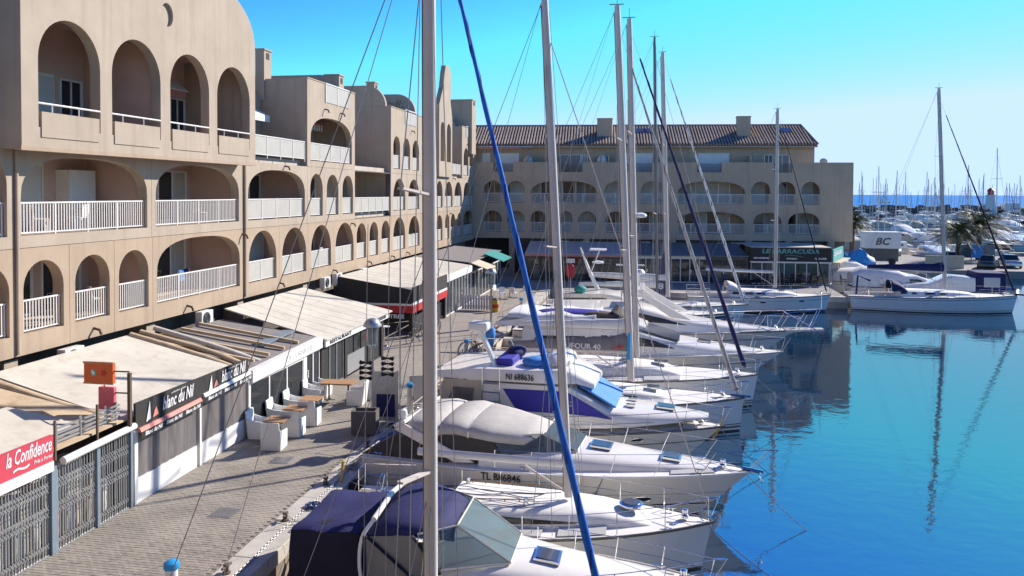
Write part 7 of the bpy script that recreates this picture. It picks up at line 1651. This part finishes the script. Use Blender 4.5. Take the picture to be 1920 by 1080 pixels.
protos = [far_yacht('gelcoat', 11, 13.5, 0), far_yacht('gelcoat', 12, 15, 1), far_yacht('hull_navy', 12.5, 15.5, 2), far_yacht('gelcoat', 9.5, 12, 3)]
colour = ['white hulled yacht with navy sail cover', 'tall white yacht with white sail cover', 'dark hulled yacht with tall mast', 'small white yacht with grey sail cover']
rr = random.Random(11); used = set(); spots = []
for row, Y in enumerate((136, 150, 172, 190, 214, 236, 262, 290, 320, 352, 388, 420)):
    x0 = at_y(1606, 420, Y).x; x1 = at_y(1935, 420, Y).x; x = x0 + rr.uniform(0, 5)
    while x < x1:
        if rr.random() < (.75 if row < 5 else .6): spots.append((x, Y + rr.uniform(-2, 2), row))
        x += rr.uniform(4.2, 6.5)
rowname = ['first', 'second', 'third', 'fourth', 'fifth', 'sixth', 'seventh', 'eighth', 'ninth', 'tenth', 'eleventh', 'twelfth']
ny = 0
for x, Y, row in spots:
    k = rr.randrange(4)
    if k in used: o = copy_tree(protos[k])
    else: o = protos[k]; used.add(k)
    o.location = (x, Y, WZ); o.rotation_euler.z = rr.choice((math.pi / 2, -math.pi / 2)) + rr.uniform(-.08, .08); s = rr.uniform(.8, 1.02); o.scale = (s, s, s * rr.uniform(.9, 1.1))
    o['label'] = '%s in the %s row of the far marina' % (colour[k], rowname[row]); ny += 1
mprot = [small_cruiser('moored_motorboat', 'x', 0, 0, 10.5, 3.6, 0, 'white_cloth', win=False), small_cruiser('moored_motorboat', 'x', 0, 0, 8.5, 3.0, 0, 'beige_cloth', win=False), small_cruiser('moored_motorboat', 'x', 0, 0, 12.0, 4.0, 0, None)]
mcol = ['white motor boat with white canopy', 'small motor boat with beige canopy', 'open white motor cruiser']
used = set()
for i in range(46):
    Y = [122.5, 127, 143, 160, 182, 203, 226, 250, 276][min(8, int(rr.random() ** 1.4 * 9))]; x = rr.uniform(at_y(1604, 420, Y).x, at_y(1930, 420, Y).x); k = rr.randrange(3)
    if k in used: o = copy_tree(mprot[k])
    else: o = mprot[k]; used.add(k)
    o.location = (x, Y + rr.uniform(-1.5, 1.5), WZ); o.rotation_euler.z = rr.choice((0, math.pi / 2, -math.pi / 2, math.pi)) + rr.uniform(-.2, .2); o['group'] = 'motor boats in the far marina'
    o['label'] = '%s moored %s' % (mcol[k], 'just beyond the cross quay' if Y < 130 else 'among the nearer yachts of the marina' if Y < 190 else 'among the distant yachts of the marina')
# pontoons
for Y in (131, 166, 208, 256, 312, 380): struct('pontoon', MB().box(at_y(1590, 420, Y).x, Y - 1, WZ, at_y(1960, 420, Y).x, Y + 1, WZ + .5), 'asphalt')
# breakwater of rocks, lighthouse
rr = random.Random(4); bmb = MB()
for i in range(520):
    X = rr.uniform(60, 430); h = rr.uniform(1.0, 2.6); Y = 446 + rr.uniform(-5, 6); z = WZ + rr.uniform(0, 3.2) * max(.15, 1 - abs(Y - 446) / 7)
    vs = [Vector((X + sx * h * rr.uniform(.6, 1.2), Y + sy * h * rr.uniform(.6, 1.2), z + sz * h * rr.uniform(.4, .8))) for sz in (-1, 1) for sx, sy in ((-1, -1), (1, -1), (1, 1), (-1, 1))]
    bmb.hexa(vs[:4], vs[4:])
bw_ = struct('breakwater', MB().box(20, 440, -4, 470, 452, WZ + 2.2), 'rock'); bmb.build('boulders', 'rock', bw_, kind='stuff')
lp = at_y(1857, 395, 440); t = wthing('lighthouse', 'small white harbour lighthouse with red lantern on the breakwater', 'lighthouse', (lp.x, 440, 1.2))
MB().lathe([(3.0, -2), (2.6, 1.0), (2.1, 7.0), (2.4, 7.1), (2.4, 7.5)], (lp.x, 440, .8), 16).build('tower', 'white_paint', t, smooth=40); MB().lathe([(1.5, 7.5), (1.5, 9.4), (1.9, 9.5), (.9, 10.6), (.1, 11.2)], (lp.x, 440, .8), 12).build('lantern', 'red', t, smooth=40)
MB().box(lp.x + 6, 438, 0, lp.x + 13, 444, 4.2).build('keeper_house', 'white_paint', t)
# dinghies sailing beyond, yellow buoys
for i, px in enumerate((1646, 1663, 1686, 1697)):
    p = at_y(px, 372, 1150); s = 1.0
    t = thing('sailing_dinghy', 'tiny white sail out at sea beyond the breakwater', 'dinghy', (p.x, 1150 + 30 * i, WZ), .4, 'dinghies sailing out at sea')
    MB().prism([(-1.2, 0, .8), (1.6, 0, .8), (0.2, 0, 7.5)], (0, .12, 0)).build('sail', 'white_cloth', t); MB().loft([[(-2, -.6, 0), (-2, .6, 0), (-2, .6, .6), (-2, -.6, .6)], [(1, -.7, 0), (1, .7, 0), (1, .7, .7), (1, -.7, .7)], [(2.4, -.05, .1), (2.4, .05, .1), (2.4, .05, .8), (2.4, -.05, .8)]]).build('hull', 'gelcoat', t); MB().tube([(.2, .06, .5), (.2, .06, 7.6)], .06, 5).build('mast', 'alloy', t)
for i, px in enumerate((1652, 1660, 1667)):
    p = at_y(px, 377, 900); t = thing('buoy', 'yellow buoy floating off the breakwater', 'buoy', (p.x, 900, WZ), 0, 'yellow buoys off the breakwater')
    MB().lathe([(.3, -.5), (1.5, 0), (1.6, .8), (.9, 1.2)], n=12).build('float', 'yellow', t, smooth=40); MB().tube([(0, 0, 1.1), (0, 0, 2.6)], .3, 6).build('topmark', 'yellow', t)
